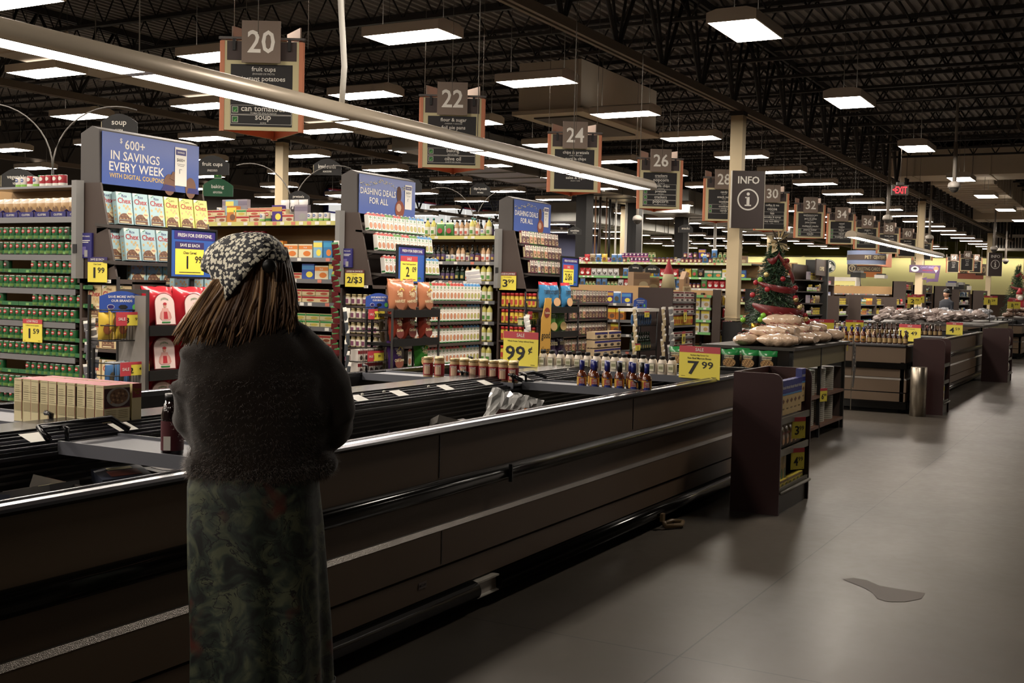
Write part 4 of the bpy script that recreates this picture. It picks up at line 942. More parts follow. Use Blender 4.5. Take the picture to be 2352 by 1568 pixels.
# oil gondola
stock(['ol', 'ol', 'pg', 'pg', 'vi', 'vi', 'vi', 'ol', 'vi', 'cw', 'ol'], 14.55, 9.55, 2.264, 'on the top shelf of the oil gondola', gap=.012, end=8.3)
stock(['ol', 'vi', 'od', 'vi', 'od', 'vi', 'ol', 'od', 'vi', 'od'], 14.7, 9.4, 2.264, 'in the second row on the top shelf of the oil gondola', gap=.02, end=8.3)
stock(['od'] * 4 + ['cw', 'cw', 'vi', 'vi', 'jg', 'od', 'jn', 'vi', 'vi', 'od', 'od'], 14.55, 9.5, 1.883, 'on the second shelf of the oil gondola', gap=.008, end=8.3)
stock(['od', 'vi'] * 7, 14.68, 9.45, 1.883, 'in the rear row of the second oil shelf', gap=.014, end=8.3)
stock(['od'] * 6 + ['wn', 'wn', 'vi', 'vi', 'ol', 'ol', 'ol', 'ol'], 14.55, 9.5, 1.597, 'on the third shelf of the oil gondola', gap=.008, end=8.3)
for z, nm in ((1.31, 'fourth'), (1.006, 'fifth'), (.706, 'sixth'), (.406, 'lowest')):
    stock(['ol'] * 10, 14.55, 9.3, z, 'on the %s shelf of the oil gondola' % nm, end=8.3)
# rice side (low gondola)
stock(['bs', 'py', 'bb', 'pk', 'bu', 'pb', 'bb', 'bb'], 18.3, 8.9, 1.29, 'on the upper shelf of the low gondola by the brown end panel', end=7.64)
stock(['bs', 'bs', 'bn', 'bs', 'bs', 'bs'], 18.3, 8.9, 1.003, 'on the second shelf of the low gondola by the brown end panel', end=7.64)
stock(['bk', 'bs', 'ba', 'bk', 'bs'], 18.3, 8.9, .754, 'on the third shelf of the low gondola by the brown end panel', end=7.64)
# cereal side
for z, nm in ((1.2, 'upper'), (.95, 'second'), (.7, 'third')): stock(['bw'] * 5, 22.05, 8.6, z + .006, 'on the %s shelf left of the cream column' % nm, gap=.03, end=7.58)
# long nut gondola (k5)
stock(['cr', 'pr', 'pn', 'pb', 'py', 'cp', 'pb', 'pb', 'jn', 'jv', 'cp', 'cp', 'cp', 'cp', 'cp', 'jv', 'jn', 'jn', 'jn', 'jn', 'jn', 'jg', 'cw', 'jn', 'jn', 'jn', 'jn', 'jn', 'pb', 'jn', 'jv', 'jv', 'jv', 'jn', 'bk', 'bk', 'bw', 'bk', 'bk', 'bw'], 25.85, 12.3, 2.206, 'on the top shelf of the long nut gondola', end=7.92, gap=.01)
stock(['cp', 'cp', 'cp', 'cp', 'cp', 'cp', 'cp', 'jv', 'jv'], 25.86, 11.2, 2.206 + .115, 'stacked second on the long nut gondola', gap=.01)
stock(['jn', 'cp', 'jn', 'bu', 'jn', 'pb', 'jv', 'jv', 'jn'], 25.86, 9.6, 2.206 + .125, 'stacked beside the column on the nut gondola', gap=.03, end=7.92)
stock(['b1', 'b1', 'b2', 'b2', 'bt', 'bk'], 26.3, 12.9, 2.206, 'large case on top of the long nut gondola', gap=.02)
stock(['pr', 'pr', 'pw', 'pw', 'pw', 'pw', 'pw', '.', 'pb', 'pb', 'py', 'pk', 'py', 'pb', 'pr', 'bs', 'pr', 'pk', 'py', 'pg', 'pk', 'bn', 'bn', 'bw', 'bb', 'bb', 'bw'], 25.82, 12.3, 1.866, 'on the second shelf of the long nut gondola', end=7.92, gap=.012)
stock(seqr(['pr', 'pw', 'pb', 'py', 'jv', 'jn', 'pg'], 30), 25.82, 12.3, 1.606, 'on the third shelf of the long nut gondola', end=7.92, gap=.01)
stock(seqr(['jv', 'jn', 'pk', 'bk', 'by'], 30), 25.82, 12.0, 1.306, 'on the fourth shelf of the long nut gondola', end=7.92, gap=.01)
for i, z in enumerate([2.0, 1.7, 1.4, 1.1, .8]): stock(seqr(['by', 'cw', 'jn', 'pn', 'ba', 'pk'], 14), 29.6, 9.2, z + .006, 'on the %s coffee gondola shelf facing the tree' % ORD[i], end=8.1, gap=.01)

# ============================================================ END DISPLAYS
def text_obj(parent, name, items, m, loc=(0, 0, 0), rot=None):
    t = MB()
    for (s_, cx, cz, h, w) in items: t.text(s_, cx, cz, h, m, 0, w)
    return link(name, t.mesh(name), parent, loc, 0, None, rot)
def endcap(x0, lb, header):
    o = thing('end_display', lb, 'end display', (x0, 0, 0))
    for xx in (0, 1.23):
        b = MB(); b.prism([(8.26, 1.46), (8.26, 2.34), (7.98, 2.34), (7.76, 1.46)], (xx, xx + .02), M_brown, 'x'); b.build('side_panel', o)
    MB().box(.02, 8.2, 1.46, 1.23, 8.26, 2.34, M_brown).build('back_panel', o)
    h = MB(); h.prism([(8.26, 2.34), (8.26, 2.78), (8.12, 2.84), (8.035, 2.81), (8.03, 2.34)], (.03, 1.22), mat('header shell', (74, 70, 68), .5), 'x'); h.build('header_box', o)
    sg = MB(); sg.box(.05, -.006, .0, 1.22, 0, .46, C((64, 90, 168), .3))
    if header == 'save':
        sg.text('$', .26, .395, .05, WHITE, -.008).text('600+', .42, .37, .085, WHITE, -.008, .27).text('IN SAVINGS', .43, .265, .08, WHITE, -.008, .58).text('EVERY WEEK', .45, .165, .08, WHITE, -.008, .66).text('WITH DIGITAL COUPONS', .45, .085, .042, C((222, 184, 90)), -.008, .64)
        px, pz, ph = .98, .24, .36
    else:
        rn = random.Random(5)
        for i in range(150):
            x = .06 + 1.1 * rn.random(); z = .40 - .03 * math.sin(x * 9) - rn.random() * .045
            sg.disc(x, z, .006 + .005 * rn.random(), .005, (C((60, 84, 56)), C((196, 176, 110)), C((222, 206, 150)))[i % 3], -.008 - .0001 * (i % 5), 5)
        sg.text('DASHING DEALS', .43, .27, .075, WHITE, -.0095, .72).text('FOR ALL', .44, .165, .075, WHITE, -.0095, .38)
        px, pz, ph = 1.06, .26, .3
    sk = C((120, 84, 66), .7)
    if header == 'save':
        sg.disc(px - .14, .06, .075, .1, sk, -.0095, 14).disc(px + .13, .05, .07, .1, sk, -.0095, 14).poly([(px - .25, 0), (px - .06, 0), (px - .08, .05), (px - .2, .06)], NAVY, -.0105).poly([(px + .08, 0), (px + .24, 0), (px + .22, .05), (px + .1, .05)], NAVY, -.0105)
        sg.poly([(px - .14, .12), (px - .1, .19), (px - .075, .18), (px - .08, .1)], sk, -.0125)
    else: sg.disc(px - .2, .28, .05, .1, C((90, 56, 44), .8), -.0095, 14).disc(px - .18, .1, .1, .11, C((140, 70, 50), .8), -.0098, 14).disc(px - .2, .12, .05, .05, C((190, 150, 120)), -.0101)
    sg.rect(px - .075, pz - ph / 2, px + .075, pz + ph / 2, WHITE, -.0115).rect(px - .065, pz + ph * .3, px + .065, pz + ph * .44, NAVY, -.012).text('SAVINGS', px, pz + ph * .37, .018, WHITE, -.0125, .09)
    sg.text('$600+', px, pz + ph * .17, .034, INK, -.012, .12).rect(px - .05, pz + ph * .06, px + .05, pz + ph * .07, INK, -.012).rect(px - .04, pz + ph * .02, px + .04, pz + ph * .03, INK, -.012).rect(px - .022, pz - ph * .18, px + .014, pz - ph * .06, GREY, -.012).rect(px - .01, pz - ph * .2, px + .024, pz - ph * .08, WHITE, -.0123)
    link('header_sign', sg.mesh('header_sign'), o, (0, 8.02, 2.335), 0, None)
    return o
e0 = endcap(7.0, 'first end display with cereal boxes under a blue savings sign', 'save')
e1 = endcap(10.75, 'second end display with broth cartons under a blue holiday sign', 'deal')
e2 = endcap(14.5, 'third end display with rice mixes under a blue holiday sign', 'deal')
# tilted display shelves and goods
def tier(o, x0, x1, y, z, d=.16, br=True):
    b = MB(); b.prism([(y, z - .03), (y, z), (y + d, z + .01), (y + d, z - .012)], (x0, x1), M_dkshelf, 'x')
    if br: b.prism([(y + .02, z - .03), (y + d, z - .08), (y + d, z - .03)], (x0 + .02, x0 + .03), M_dkshelf, 'x'); b.prism([(y + .02, z - .03), (y + d, z - .08), (y + d, z - .03)], (x1 - .03, x1 - .02), M_dkshelf, 'x')
    b.build('display_shelf', o)
tier(e0, -.02, 1.25, 7.86, 1.975); tier(e0, -.02, 1.25, 7.76, 1.655); tier(e0, .05, 1.2, 7.74, 1.455, .4, False)
def row(kinds, x, y, z, where, tilt, gap=.003):
    for i, k in enumerate(kinds):
        me, nm, w_, ds, cat = K[k]
        put(me, nm, '%s %s, %s from the left' % (ds, where, ORD[i]), cat, where, x + w_ / 2, y, z, random.uniform(-.015, .015), None, (), (-tilt, 0, random.uniform(-.015, .015))); x += w_ + gap
row(['e1', 'e1', 'e1', 'e2', 'e2', 'e2'], 7.13, 7.9, 1.99, 'on the top tier of the first end display', .14)
row(['e1', 'e1', 'e1', 'e2', 'e2', 'e2'], 7.13, 7.8, 1.67, 'on the second tier of the first end display', .14)
row(['e1'], 7.0, 7.975, 1.99, 'turned sideways beside the top tier', .14); row(['e1'], 7.0, 7.875, 1.67, 'turned sideways beside the second tier', .14)
row(['e1', 'e1', 'e1', 'e1'], 7.21, 7.83, 1.46, 'in the pocket under the second tier', .0)
def brothrow(n, x, y, z, where, tilt, bl=4):
    for i in range(n):
        k = 'k1' if (i < 3 or (i * 5) % 7 < 3) and i < n - bl else ('k3' if i >= n - bl else 'k2')
        me, nm, w_, ds, cat = K[k]
        put(me, nm, '%s %s, %s from the left' % (ds, where, ORD[i]), cat, where, x + .042 + i * .084, y + random.uniform(0, .006), z, 0, None, (), (-tilt, 0, 0))
tier(e1, .0, 1.3, 7.86, 2.13); tier(e1, .02, 1.33, 7.76, 1.9); tier(e1, .05, 1.36, 7.68, 1.635)
brothrow(14, 10.82, 7.87, 2.14, 'on the top tier of the second end display', .12); brothrow(14, 10.86, 7.77, 1.91, 'on the middle tier of the second end display', .12); brothrow(14, 10.9, 7.69, 1.645, 'on the bottom tier of the second end display', .12)
tier(e2, .05, 1.3, 7.72, 1.72)
for r_, (z, y) in enumerate([(2.16, 7.9), (1.955, 7.85), (1.735, 7.78)]):
    row((['r1', 'r1', 'r2', 'r2', 'r3', 'r2', 'r1', 'r1', 'r3', 'r1'] if r_ < 2 else ['r1', 'r1', 'k2', 'r1', 'r2', 'r1', 'r2', 'r3', 'r1', 'r3']), 14.6 + .03 * r_, y, z, 'in the %s row of the third end display' % ORD[r_], .1)
tier(e2, .05, 1.3, 7.8, 1.945, .12, False); tier(e2, .05, 1.3, 7.88, 2.15, .1, False)
# side wings with shelves facing the aisle shopper (-X)
def wing(o, x0, zs, y0=7.6, y1=8.2):
    b = MB(); b.box(.0, y0 - .05, 0, .35, y0 - .02, 1.48, M_brown); b.box(.0, y1, 0, .35, y1 + .03, 1.48, M_brown); b.box(0, y0 - .05, 1.46, .36, y1 + .03, 1.5, M_brown); b.box(.3, y0, 0, .34, y1, 1.46, M_brown); b.build('wing_case', o)
    for z in zs: MB().box(.0, y0 - .02, z - .025, .3, y1, z, M_brown).build('wing_shelf', o)
wing(e0, 7.0, [1.154, .885, .5, .15]); wing(e1, 10.75, [1.255, 1.094, .927, .765, .588, .35]); wing(e2, 14.5, [1.23, .99, .74, .46, .2])
for z, nm in ((1.16, 'upper'), (.89, 'middle'), (.505, 'lower')): stock(['e3', 'e3', 'e3'], 7.03, 8.18, z, 'on the %s wing shelf of the first end display' % nm)
for i, z in enumerate([1.262, 1.1, .933, .771, .594, .355]): stock(['jg'] * 7, 10.78, 8.17, z, 'on the %s wing shelf of the second end display' % ORD[i], gap=.008)
for i, z in enumerate([1.235, .995, .745, .465]): stock(['sp'] * 8, 14.53, 8.18, z, 'on the %s wing shelf of the third end display' % ORD[i], gap=.006)
# wide lower front units with stock
def lowunit(o, x0, x1, zs, y=7.56):
    b = MB(); b.box(x0, y + .38, 0, x1, y + .4, 1.5, M_brown); b.box(x0, y + .02, 0, x0 + .02, y + .38, 1.46, M_brown); b.box(x1 - .02, y + .02, 0, x1, y + .38, 1.3, M_brown); b.box(x0, y + .02, 0, x1, y + .38, .12, M_dkshelf); b.build('low_case', o)
    for z in zs: MB().box(x0, y, z - .03, x1, y + .38, z, M_brown).build('low_shelf', o)
lowunit(e0, .36, 1.9, [1.32, 1.0, .7, .4]); lowunit(e1, .36, 2.2, [1.32, 1.06, .79, .53]); lowunit(e2, .36, 2.5, [1.3, 1.05, .8, .55])
for i, z in enumerate([1.33, 1.07, .8, .54]):
    n = 20
    for j_ in range(n):
        k = 'k3' if j_ > 14 + (i % 2) else ('k2' if (j_ * 3 + i) % 5 == 0 else 'k1')
        me, nm, w_, ds, cat = K[k]
        put(me, nm, '%s on the %s low shelf behind brown chips, %s from the left' % (ds, ORD[i], ORD[j_]), cat, 'broth cartons on the low shelves', 11.3 + j_ * .0835, 7.6, z, 0, (1, 1, 1.06))
for i, z in enumerate([1.31, 1.06, .81, .56]):
    row(['r2', 'r2', 'r2', 'r1', 'r3', 'r1', 'r2', 'r1', 'r1', 'r2', 'r1', 'r3', 'r1', 'r3', 'r1', 'r1', 'r3'], 15.0, 7.6, z, 'on the %s low shelf past blue chips' % ORD[i], 0)
row(['e1'] * 6, 7.5, 7.6, 1.33, 'on the low shelf behind the rice bags', 0)
# low end unit of the fourth run (maroon cartons)
e3 = thing('end_display', 'low brown end display with maroon cartons left of the cream column', 'end display', (18.25, 0, 0))
MB().box(0, 6.95, 0, .03, 7.58, 1.57, mat('dark brown end panel', (50, 36, 32), .5)).build('side_panel', e3); MB().box(1.3, 7.0, 0, 1.33, 7.62, 1.5, M_brown).build('side_panel', e3); MB().box(.03, 7.4, 0, 1.3, 7.45, 1.5, M_brown).build('back_panel', e3)
for i, z in enumerate([1.13, .92, .72, .5, .3, .1]):
    MB().box(.03, 7.0, z - .03, 1.3, 7.4, z, M_shelf).build('end_shelf', e3)
    if i == 1: stock(['sp'] * 16, 18.33, 7.03, z + .005, 'on the second shelf of the maroon carton display', '+x', 1)
    else: stock(['bx'] * 5, 18.31, 7.03, z + .004, 'on the %s shelf of the maroon carton display' % ORD[i], '+x', 2 if i in (0, 3) else 1, .088)
stock(['bx'] * 5, 18.31, 7.03, 1.34, 'on the very top of the maroon carton display', '+x', 2, .088)
MB().box(.03, 7.0, 1.31, 1.3, 7.4, 1.335, M_shelf).build('end_shelf', e3)
e4 = thing('end_display', 'low brown end panel with yellow bags behind the cream column', 'end display', (22.0, 0, 0))
MB().box(0.02, 7.36, 0, .05, 7.53, 1.57, M_brown).box(1.45, 7.5, 0, 1.48, 8.1, 1.5, M_brown).box(.5, 7.9, 0, 1.45, 7.95, 1.5, M_brown).build('side_panel', e4)
for i, z in enumerate([1.25, 1.0, .75, .45, .2]): MB().box(.5, 7.45, z - .03, 1.45, 7.9, z, M_shelf).build('end_shelf', e4); stock(seqr(['by', 'py', 'pr', 'cw'][i % 3:i % 3 + 2], 8), 22.52, 7.48, z + .004, 'on the %s shelf behind the column' % ORD[i], '+x', end=23.42)
e6 = thing('end_display', 'tall coffee end shelf with dark post beside the decorated tree', 'end display', (29.2, 0, 0))
MB().box(1.4, 7.3, 0, 1.5, 7.9, 2.45, C((58, 60, 60))).box(0, 7.85, 0, 1.4, 7.9, 2.3, M_brown).build('frame', e6)
for i, z in enumerate([1.9, 1.6, 1.3, 1.0, .7, .4]): MB().box(0, 7.4, z - .03, 1.4, 7.85, z, M_dkshelf).build('end_shelf', e6); stock(seqr(['jn', 'by', 'cw', 'pn', 'ba'], 12), 29.22, 7.45, z + .004, 'on the %s coffee end shelf' % ORD[i], '+x', end=30.5)
MB().box(.35, 7.35, 2.02, 1.35, 7.38, 2.44, M_brown).text('COFFEE', .9, 2.2, .1, CREAM, 7.34, .5).build('sign_board', e6)
stb = thing('round_sign', 'round dark sign with white ringed emblem beside the coffee shelf', 'sign', (31.35, 7.45, 2.3), FR)
q = MB().disc(0, 0, .18, .18, C((24, 56, 44)), 0, 28).disc(0, 0, .165, .165, WHITE, -.002, 28).disc(0, 0, .155, .155, C((22, 40, 36)), -.004, 28)
q.disc(0, .01, .05, .065, WHITE, -.006, 16).poly([(-.05, .085), (-.03, .12), (0, .1), (.03, .12), (.05, .085)], WHITE, -.006).disc(-.018, .02, .006, .004, INK, -.008, 6).disc(.018, .02, .006, .004, INK, -.008, 6)
for s_ in (-1, 1):
    for k in range(4): q.poly([(s_ * (.06 + .022 * k), .07 - .02 * k), (s_ * (.07 + .022 * k), .06 - .02 * k), (s_ * (.075 + .018 * k), -.1), (s_ * (.062 + .018 * k), -.1)], WHITE, -.006)
q.build('emblem', stb); MB().box(-.36, -.02, .1, -.17, 0, .13, BLACK).box(-.36, -.02, -.13, -.17, 0, -.1, BLACK).build('bracket', stb)
# framed price posters on racks
def framed(x, y, z, lb, head, sale, line, big, sup, w=.58, h=.45, salec=None):
    o = thing('framed_sign', lb, 'price sign', (x, y, z))
    b = MB(); b.box(-w / 2, -.015, 0, w / 2, .015, .018, BLACK); b.box(-w / 2, -.015, h - .018, w / 2, .015, h, BLACK); b.box(-w / 2, -.015, .018, -w / 2 + .018, .015, h - .018, BLACK); b.box(w / 2 - .018, -.015, .018, w / 2, .015, h - .018, BLACK); b.build('frame', o)
    b = MB(); b.box(-w / 2 + .018, -.005, .018, w / 2 - .018, .005, h - .018, C((40, 84, 170))); b.rect(-w * .4, h * .77, w * .46, h * .93, C((52, 40, 120)), -.007); b.text(head, w * .03, h * .85, h * .07, WHITE, -.009, w * .72)
    b.rect(-w * .38, h * .58, w * .22, h * .72, salec or SALE, -.007); b.text(sale, -w * .08, h * .65, h * .07, WHITE, -.009, w * .5)
    b.rect(-w * .38, h * .08, w * .22, h * .58, YEL, -.007); b.text(line, -w * .08, h * .51, h * .05, INK, -.009, w * .5); b.text(big, -w * (.13 if sup else .08), h * .32, h * .25, INK, -.009, w * (.22 if sup else .4))
    if sup: b.text(sup, w * .1, h * .38, h * .14, INK, -.009, w * .2)
    b.rect(-w * .3, h * .12, w * .15, h * .13, INK, -.009); b.disc(w * .3, .02 + h * .1, w * .06, h * .05, GREEN, -.007, 8, 0, 180); b.build('poster', o)
    MB().box(-.02, .0, -.5, .02, .02, .02, BLACK).build('post', o)
    return o
framed(7.55, 7.42, 1.52, 'framed blue poster with yellow 1.99 card above the red rice bags', 'FRESH FOR EVERYONE.', 'SAVE $2 EACH', 'Chex Cereal', '1', '99', salec=C((52, 40, 100)))
framed(10.99, 7.4, 1.52, 'framed blue poster with yellow 2.09 card above the brown chip bags', 'FRESH FOR EVERYONE.', 'SALE', 'Simple Truth Organic Broth', '2', '09')
framed(15.17, 7.4, 1.54, 'framed blue poster with yellow 2 for 6 card above the blue chip bags', 'FRESH FOR EVERYONE.', 'SALE', 'No Cook Meal Dinner Mix', '2/$6', '')
# cards on the brown side panels
def wallcard(x, y, z, lb, head, line, big, sup, hc, w=.27, h=.2):
    return price_card(x, y, z, w, h, head, line, big, sup, lb, NW, hc, foot=False)
wallcard(6.985, 7.99, 1.47, 'small 1.99 card on the side of the first end display', 'SAVE $2 EACH', 'Chex Cereal', '1', '99', C((52, 40, 100)), .24, .22)
wallcard(10.735, 8.01, 1.475, '2 for 3 dollar card on the side of the second end display', 'LOCKED IN LOW PRICES', 'Kroger Gravy', '2/$3', '', C((96, 44, 48)))
wallcard(14.485, 8.06, 1.475, '3.99 card on the side of the third end display', 'LOCKED IN LOW PRICE', 'Pam Cooking Spray', '3', '99', C((120, 50, 54)), .28, .26)
for x, y, z, lb in ((6.98, 8.13, 1.68, 'first'), (10.73, 8.12, 1.7, 'second')):
    o = thing('leaflet_box', 'small purple leaflet box on the side of the %s end display' % lb, 'leaflet box', (x, y, z), NW)
    MB().box(-.07, 0, 0, .07, .05, .22, NAVY).rect(-.06, .03, .0, .1, C((100, 90, 160)), -.001).text('Win Instantly', 0, .19, .016, WHITE, -.001, .11).rect(-.05, .15, .05, .156, WHITE, -.001).rect(-.05, .135, .03, .141, WHITE, -.001).rect(-.02, .01, .02, .07, GREY, -.0012).build('front', o)
for i, (x, y) in enumerate([(6.99, 7.86), (10.74, 7.85)]):
    tag(MB().box(-.03, 0, 0, .03, .004, .03, WHITE).text('10%', 0, .015, .014, INK, -.001).build('shelf_tag', None, (x, y, 1.465), NW), 'tiny white tag on the brown edge of the %s end display' % ORD[i], 'tag')
def brandsign(x, y, z, lb, rz=R(-14)):
    o = thing('arched_sign', lb, 'sign', (x, y, z), rz)
    pts = [(-.17, 0), (.19, 0), (.19, .13)] + [(.19 - .36 * i / 8, .13 + .045 * math.sin(math.pi * i / 8)) for i in range(1, 8)] + [(-.17, .13)]
    MB().prism(pts, (0, .004), C((42, 74, 160))).build('board', o)
    MB().text('SAVE MORE WITH', .01, .128, .02, WHITE, -.002, .28).text('OUR BRANDS', .01, .095, .02, WHITE, -.002, .2).disc(-.08, .045, .03, .02, WHITE, -.002).disc(-.08, .045, .027, .017, NAVY, -.003).disc(.02, .045, .04, .02, INK, -.002, 6).disc(.12, .045, .025, .025, C((90, 180, 80)), -.002).build('print', o)
brandsign(6.62, 7.3, 1.23, 'blue arched brands sign left of the red rice bags', R(-24)); brandsign(10.28, 7.35, 1.24, 'blue arched brands sign left of the brown chip bags')
brandsign(17.55, 7.25, 1.22, 'blue arched brands sign above the wire rack before the maroon cartons')

# ============================================================ FLOOR RACKS with bags
def rack(x0, x1, y, zs, lb, ztop=1.45, d=.35, side=None):
    o = thing('display_rack', lb, 'rack', (0, 0, 0))
    f_ = MB()
    for xx in (x0, x1 - .02): f_.box(xx, y, 0, xx + .02, y + .02, ztop, side or M_iron); f_.box(xx, y + d, 0, xx + .02, y + d + .02, ztop + .1, side or M_iron); f_.box(xx, y + .02, ztop - .03, xx + .02, y + d, ztop, side or M_iron); (side is None) and f_.box(xx + .005, y + .02, .05, xx + .015, y + d, ztop - .05, C((120, 116, 110)))
    f_.build('frame', o)
    for z in zs: MB().box(x0 + .02, y, z - .04, x1 - .02, y + d, z - .01, BLACK).box(x0 + .02, y - .01, z - .05, x1 - .02, y, z + .035, BLACK).build('rack_shelf', o)
    return o
def ricebag():
    b = MB(); b.bag(.36, .36, .14, C((178, 28, 40), .2), None, None, 3, 9)
    t = MB(); c_ = C((216, 180, 180), .2)
    t.poly([(-.12, .03), (.12, .03), (.12, .21)] + [(.12 * math.cos(R(a)), .21 + .09 * math.sin(R(a))) for a in range(15, 180, 15)] + [(-.12, .21)], DRED, -.0745)
    t.poly([(-.112, .035), (.112, .035), (.112, .21)] + [(.112 * math.cos(R(a)), .21 + .082 * math.sin(R(a))) for a in range(15, 180, 15)] + [(-.112, .21)], C((222, 196, 190), .2), -.0765)
    t.disc(0, .19, .017, .02, C((196, 140, 120)), -.079, 10).disc(0, .206, .022, .012, RED, -.0795, 10).poly([(-.05, .07), (.05, .07), (.035, .17), (-.035, .17)], C((206, 150, 140)), -.0785).poly([(-.024, .08), (.024, .08), (.02, .14), (-.02, .14)], RED, -.0795)
    t.poly([(-.05, .07), (-.03, .16), (-.06, .13), (-.07, .09)], C((196, 130, 120)), -.0782).poly([(.05, .07), (.03, .16), (.06, .13), (.07, .09)], C((196, 130, 120)), -.0782)
    t.text('JOSEFINA', 0, .25, .02, GREEN, -.079, .13, 0, False, 6).rect(-.05, .045, .05, .058, GREEN, -.079)
    return b.mesh('wrapper'), t.mesh('label')
RB = ricebag()
rack(6.72, 7.9, 7.1, [1.09, .72, .35], 'black rack stacked with red rice bags behind the shopper', 1.42, .34)
for i, z in enumerate([1.09, .72, .35]):
    for j_ in range(3):
        put(RB[0], 'rice_bag', 'red rice bag with arched pale label, %s on the %s rack shelf' % (ORD[j_], ORD[i]), 'bag', 'red rice bags', 6.95 + j_ * .35, 7.2, z, random.uniform(-.08, .08), None, (('label', RB[1]),), (-.12, random.uniform(-.03, .03), random.uniform(-.08, .08)))
def chip(main, top, word, wc, sub=None, img=None, sun=True, w=.25, h=.33):
    b = MB(); b.bag(w, h, .12, main, top, .86, sum(map(ord, word + (sub or ''))) % 97, 8)
    t = MB(); t.text(word, 0, h * .6, h * .15, wc, -.066, w * .8).text(word, .002, h * .598, h * .15, wc, -.0665, w * .8)
    if sun: t.text('CHIPS', w * .06, h * .49, h * .06, wc, -.066, w * .5); t.disc(w * .16, h * .66, w * .16, h * .1, YEL, -.0645, 12, 0, 180); t.disc(w * .16, h * .66, w * .12, h * .075, main, -.065, 12, 0, 180)
    if sub: t.text(sub, 0, h * .32, h * .1, CREAM if sun else wc, -.066, w * .75)
    if img: t.disc(0, h * .22, w * .34, h * .17, img, -.064, 12)
    return b.mesh('wrapper'), t.mesh('print')
CB = chip(C((176, 110, 76), .25), None, 'Sun', CREAM, 'HARVEST', C((140, 80, 50))); CR = chip(C((146, 52, 36), .25), None, 'Sun', CREAM, 'Garden', C((110, 36, 26)))
CPp = chip(C((58, 34, 88), .25), None, 'Sun', CREAM, 'Chili Lime', C((120, 60, 40))); CGn = chip(C((60, 150, 50), .25), None, 'Sun', CREAM, 'Cheddar', C((190, 140, 90)))
TB = chip(C((54, 120, 168), .2), C((190, 46, 56), .2), 'TOSTITOS', INK, None, C((206, 160, 110)), False, .3, .36); TG = chip(C((90, 150, 60), .2), None, 'TOSTITOS', INK, None, C((180, 150, 90)), False, .3, .36); TP = chip(C((50, 34, 66), .2), None, 'TOSTITOS', CREAM, None, C((60, 50, 70)), False, .3, .33)
rack(10.24, 11.2, 7.12, [1.2, .88, .55, .2], 'black wire rack with brown and red sun chip bags', 1.25, .35, M_iron)
def bags(m_, n, x, dx, y, z, lb, grp):
    for i in range(n): put(m_[0], 'chip_bag', lb + ', %s from the left' % ORD[i], 'chip bag', grp, x + dx * i, y + .03 * (i % 2), z, random.uniform(-.1, .1), None, (('print', m_[1]),), (-.08, random.uniform(-.05, .05), random.uniform(-.08, .08)))
bags(CB, 3, 10.42, .29, 7.2, 1.22, 'brown chip bag with sun lettering on the top rack shelf', 'brown chip bags'); bags(CB, 2, 10.6, .3, 7.34, 1.25, 'brown chip bag in the back of the top rack shelf', 'back brown chip bags')
bags(CR, 3, 10.42, .29, 7.2, .9, 'dark red chip bag on the middle rack shelf', 'dark red chip bags')
bags(CPp, 1, 10.42, .3, 7.2, .57, 'purple chili lime chip bag on the low rack shelf', 'purple chip bag'); bags(CGn, 1, 10.95, .3, 7.2, .57, 'green chip bag on the low rack shelf', 'green chip bag')
rack(13.95, 14.95, 7.12, [1.22, .88, .52, .2], 'black rack with blue and green tortilla chip bags', 1.36, .35, M_iron)
bags(TB, 3, 14.0, .34, 7.2, 1.24, 'blue tortilla chip bag with red top on the top rack shelf', 'blue chip bags'); bags(TG, 2, 14.2, .36, 7.2, .9, 'green tortilla chip bag on the middle rack shelf', 'green tortilla bags'); bags(TP, 2, 14.2, .36, 7.2, .54, 'dark purple tortilla chip bag on the low rack shelf', 'purple tortilla bags')
o = thing('shaped_panel', 'tall yellow good times side panel of the blue chip rack', 'panel', (13.86, 7.1, .2), R(-8))
MB().prism([(-.13, 0), (.12, 0), (.12, 1.18), (-.02, 1.18), (-.06, 1.0), (-.1, .9)], (0, .01), C((196, 146, 56))).build('board', o)
MB().text('good', 0, .66, .12, INK, -.003, .2).text('times', 0, .46, .12, INK, -.003, .2).disc(.02, .98, .07, .07, C((130, 50, 40)), -.003, 14).text('Tostitos', .02, .98, .03, CREAM, -.005, .12).text('CHIPS', .02, .12, .04, INK, -.003, .1).build('print', o)
# wire baskets, hanging strips
def basket(x, y, z, w, h, lb, kinds, head, big, sup, cardlb, rz=0):
    o = thing('wire_basket', lb, 'basket', (x, y, z), rz)
    b = MB()
    for i in range(int(w / .03) + 1): b.bar((-w / 2 + i * .03, -.1, 0), (-w / 2 + i * .03, -.1, h), .0025, BLACK)
    for zz in (0, h * .5, h): b.tube([(-w / 2, .12, zz), (-w / 2, -.1, zz), (w / 2, -.1, zz), (w / 2, .12, zz)], .005, BLACK, 5)
    for i in range(6): b.bar((-w / 2, -.1 + i * .04, 0), (w / 2, -.1 + i * .04, 0), .0025, BLACK)
    b.build('wire', o)
    l_ = MB(); 
    for s_ in (-1, 1): l_.box(s_ * w / 2 - .01, .12, -z, s_ * w / 2 + .01, .14, h + .12, BLACK)
    l_.build('upright', o)
    price_card(x - .02, y - .13, z + h * .5, .3 if head else .16, .11, '', '', big, sup, cardlb, rz, foot=False)
    if head: oo = thing('sale_tag', 'red sale tab beside the ' + cardlb, 'tag', (x - .13, y - .14, z + h * .5), rz); MB().box(-.055, -.002, 0, .055, .002, .11, SALE).text('SALE', 0, .055, .025, WHITE, -.004, .08).build('card', oo)
    return o
basket(6.68, 7.35, 1.0, .44, .25, 'wire basket with yellow pet food bags by the first end display', None, 1, '3', '99', '3.99 card on the upper wire basket', 0)
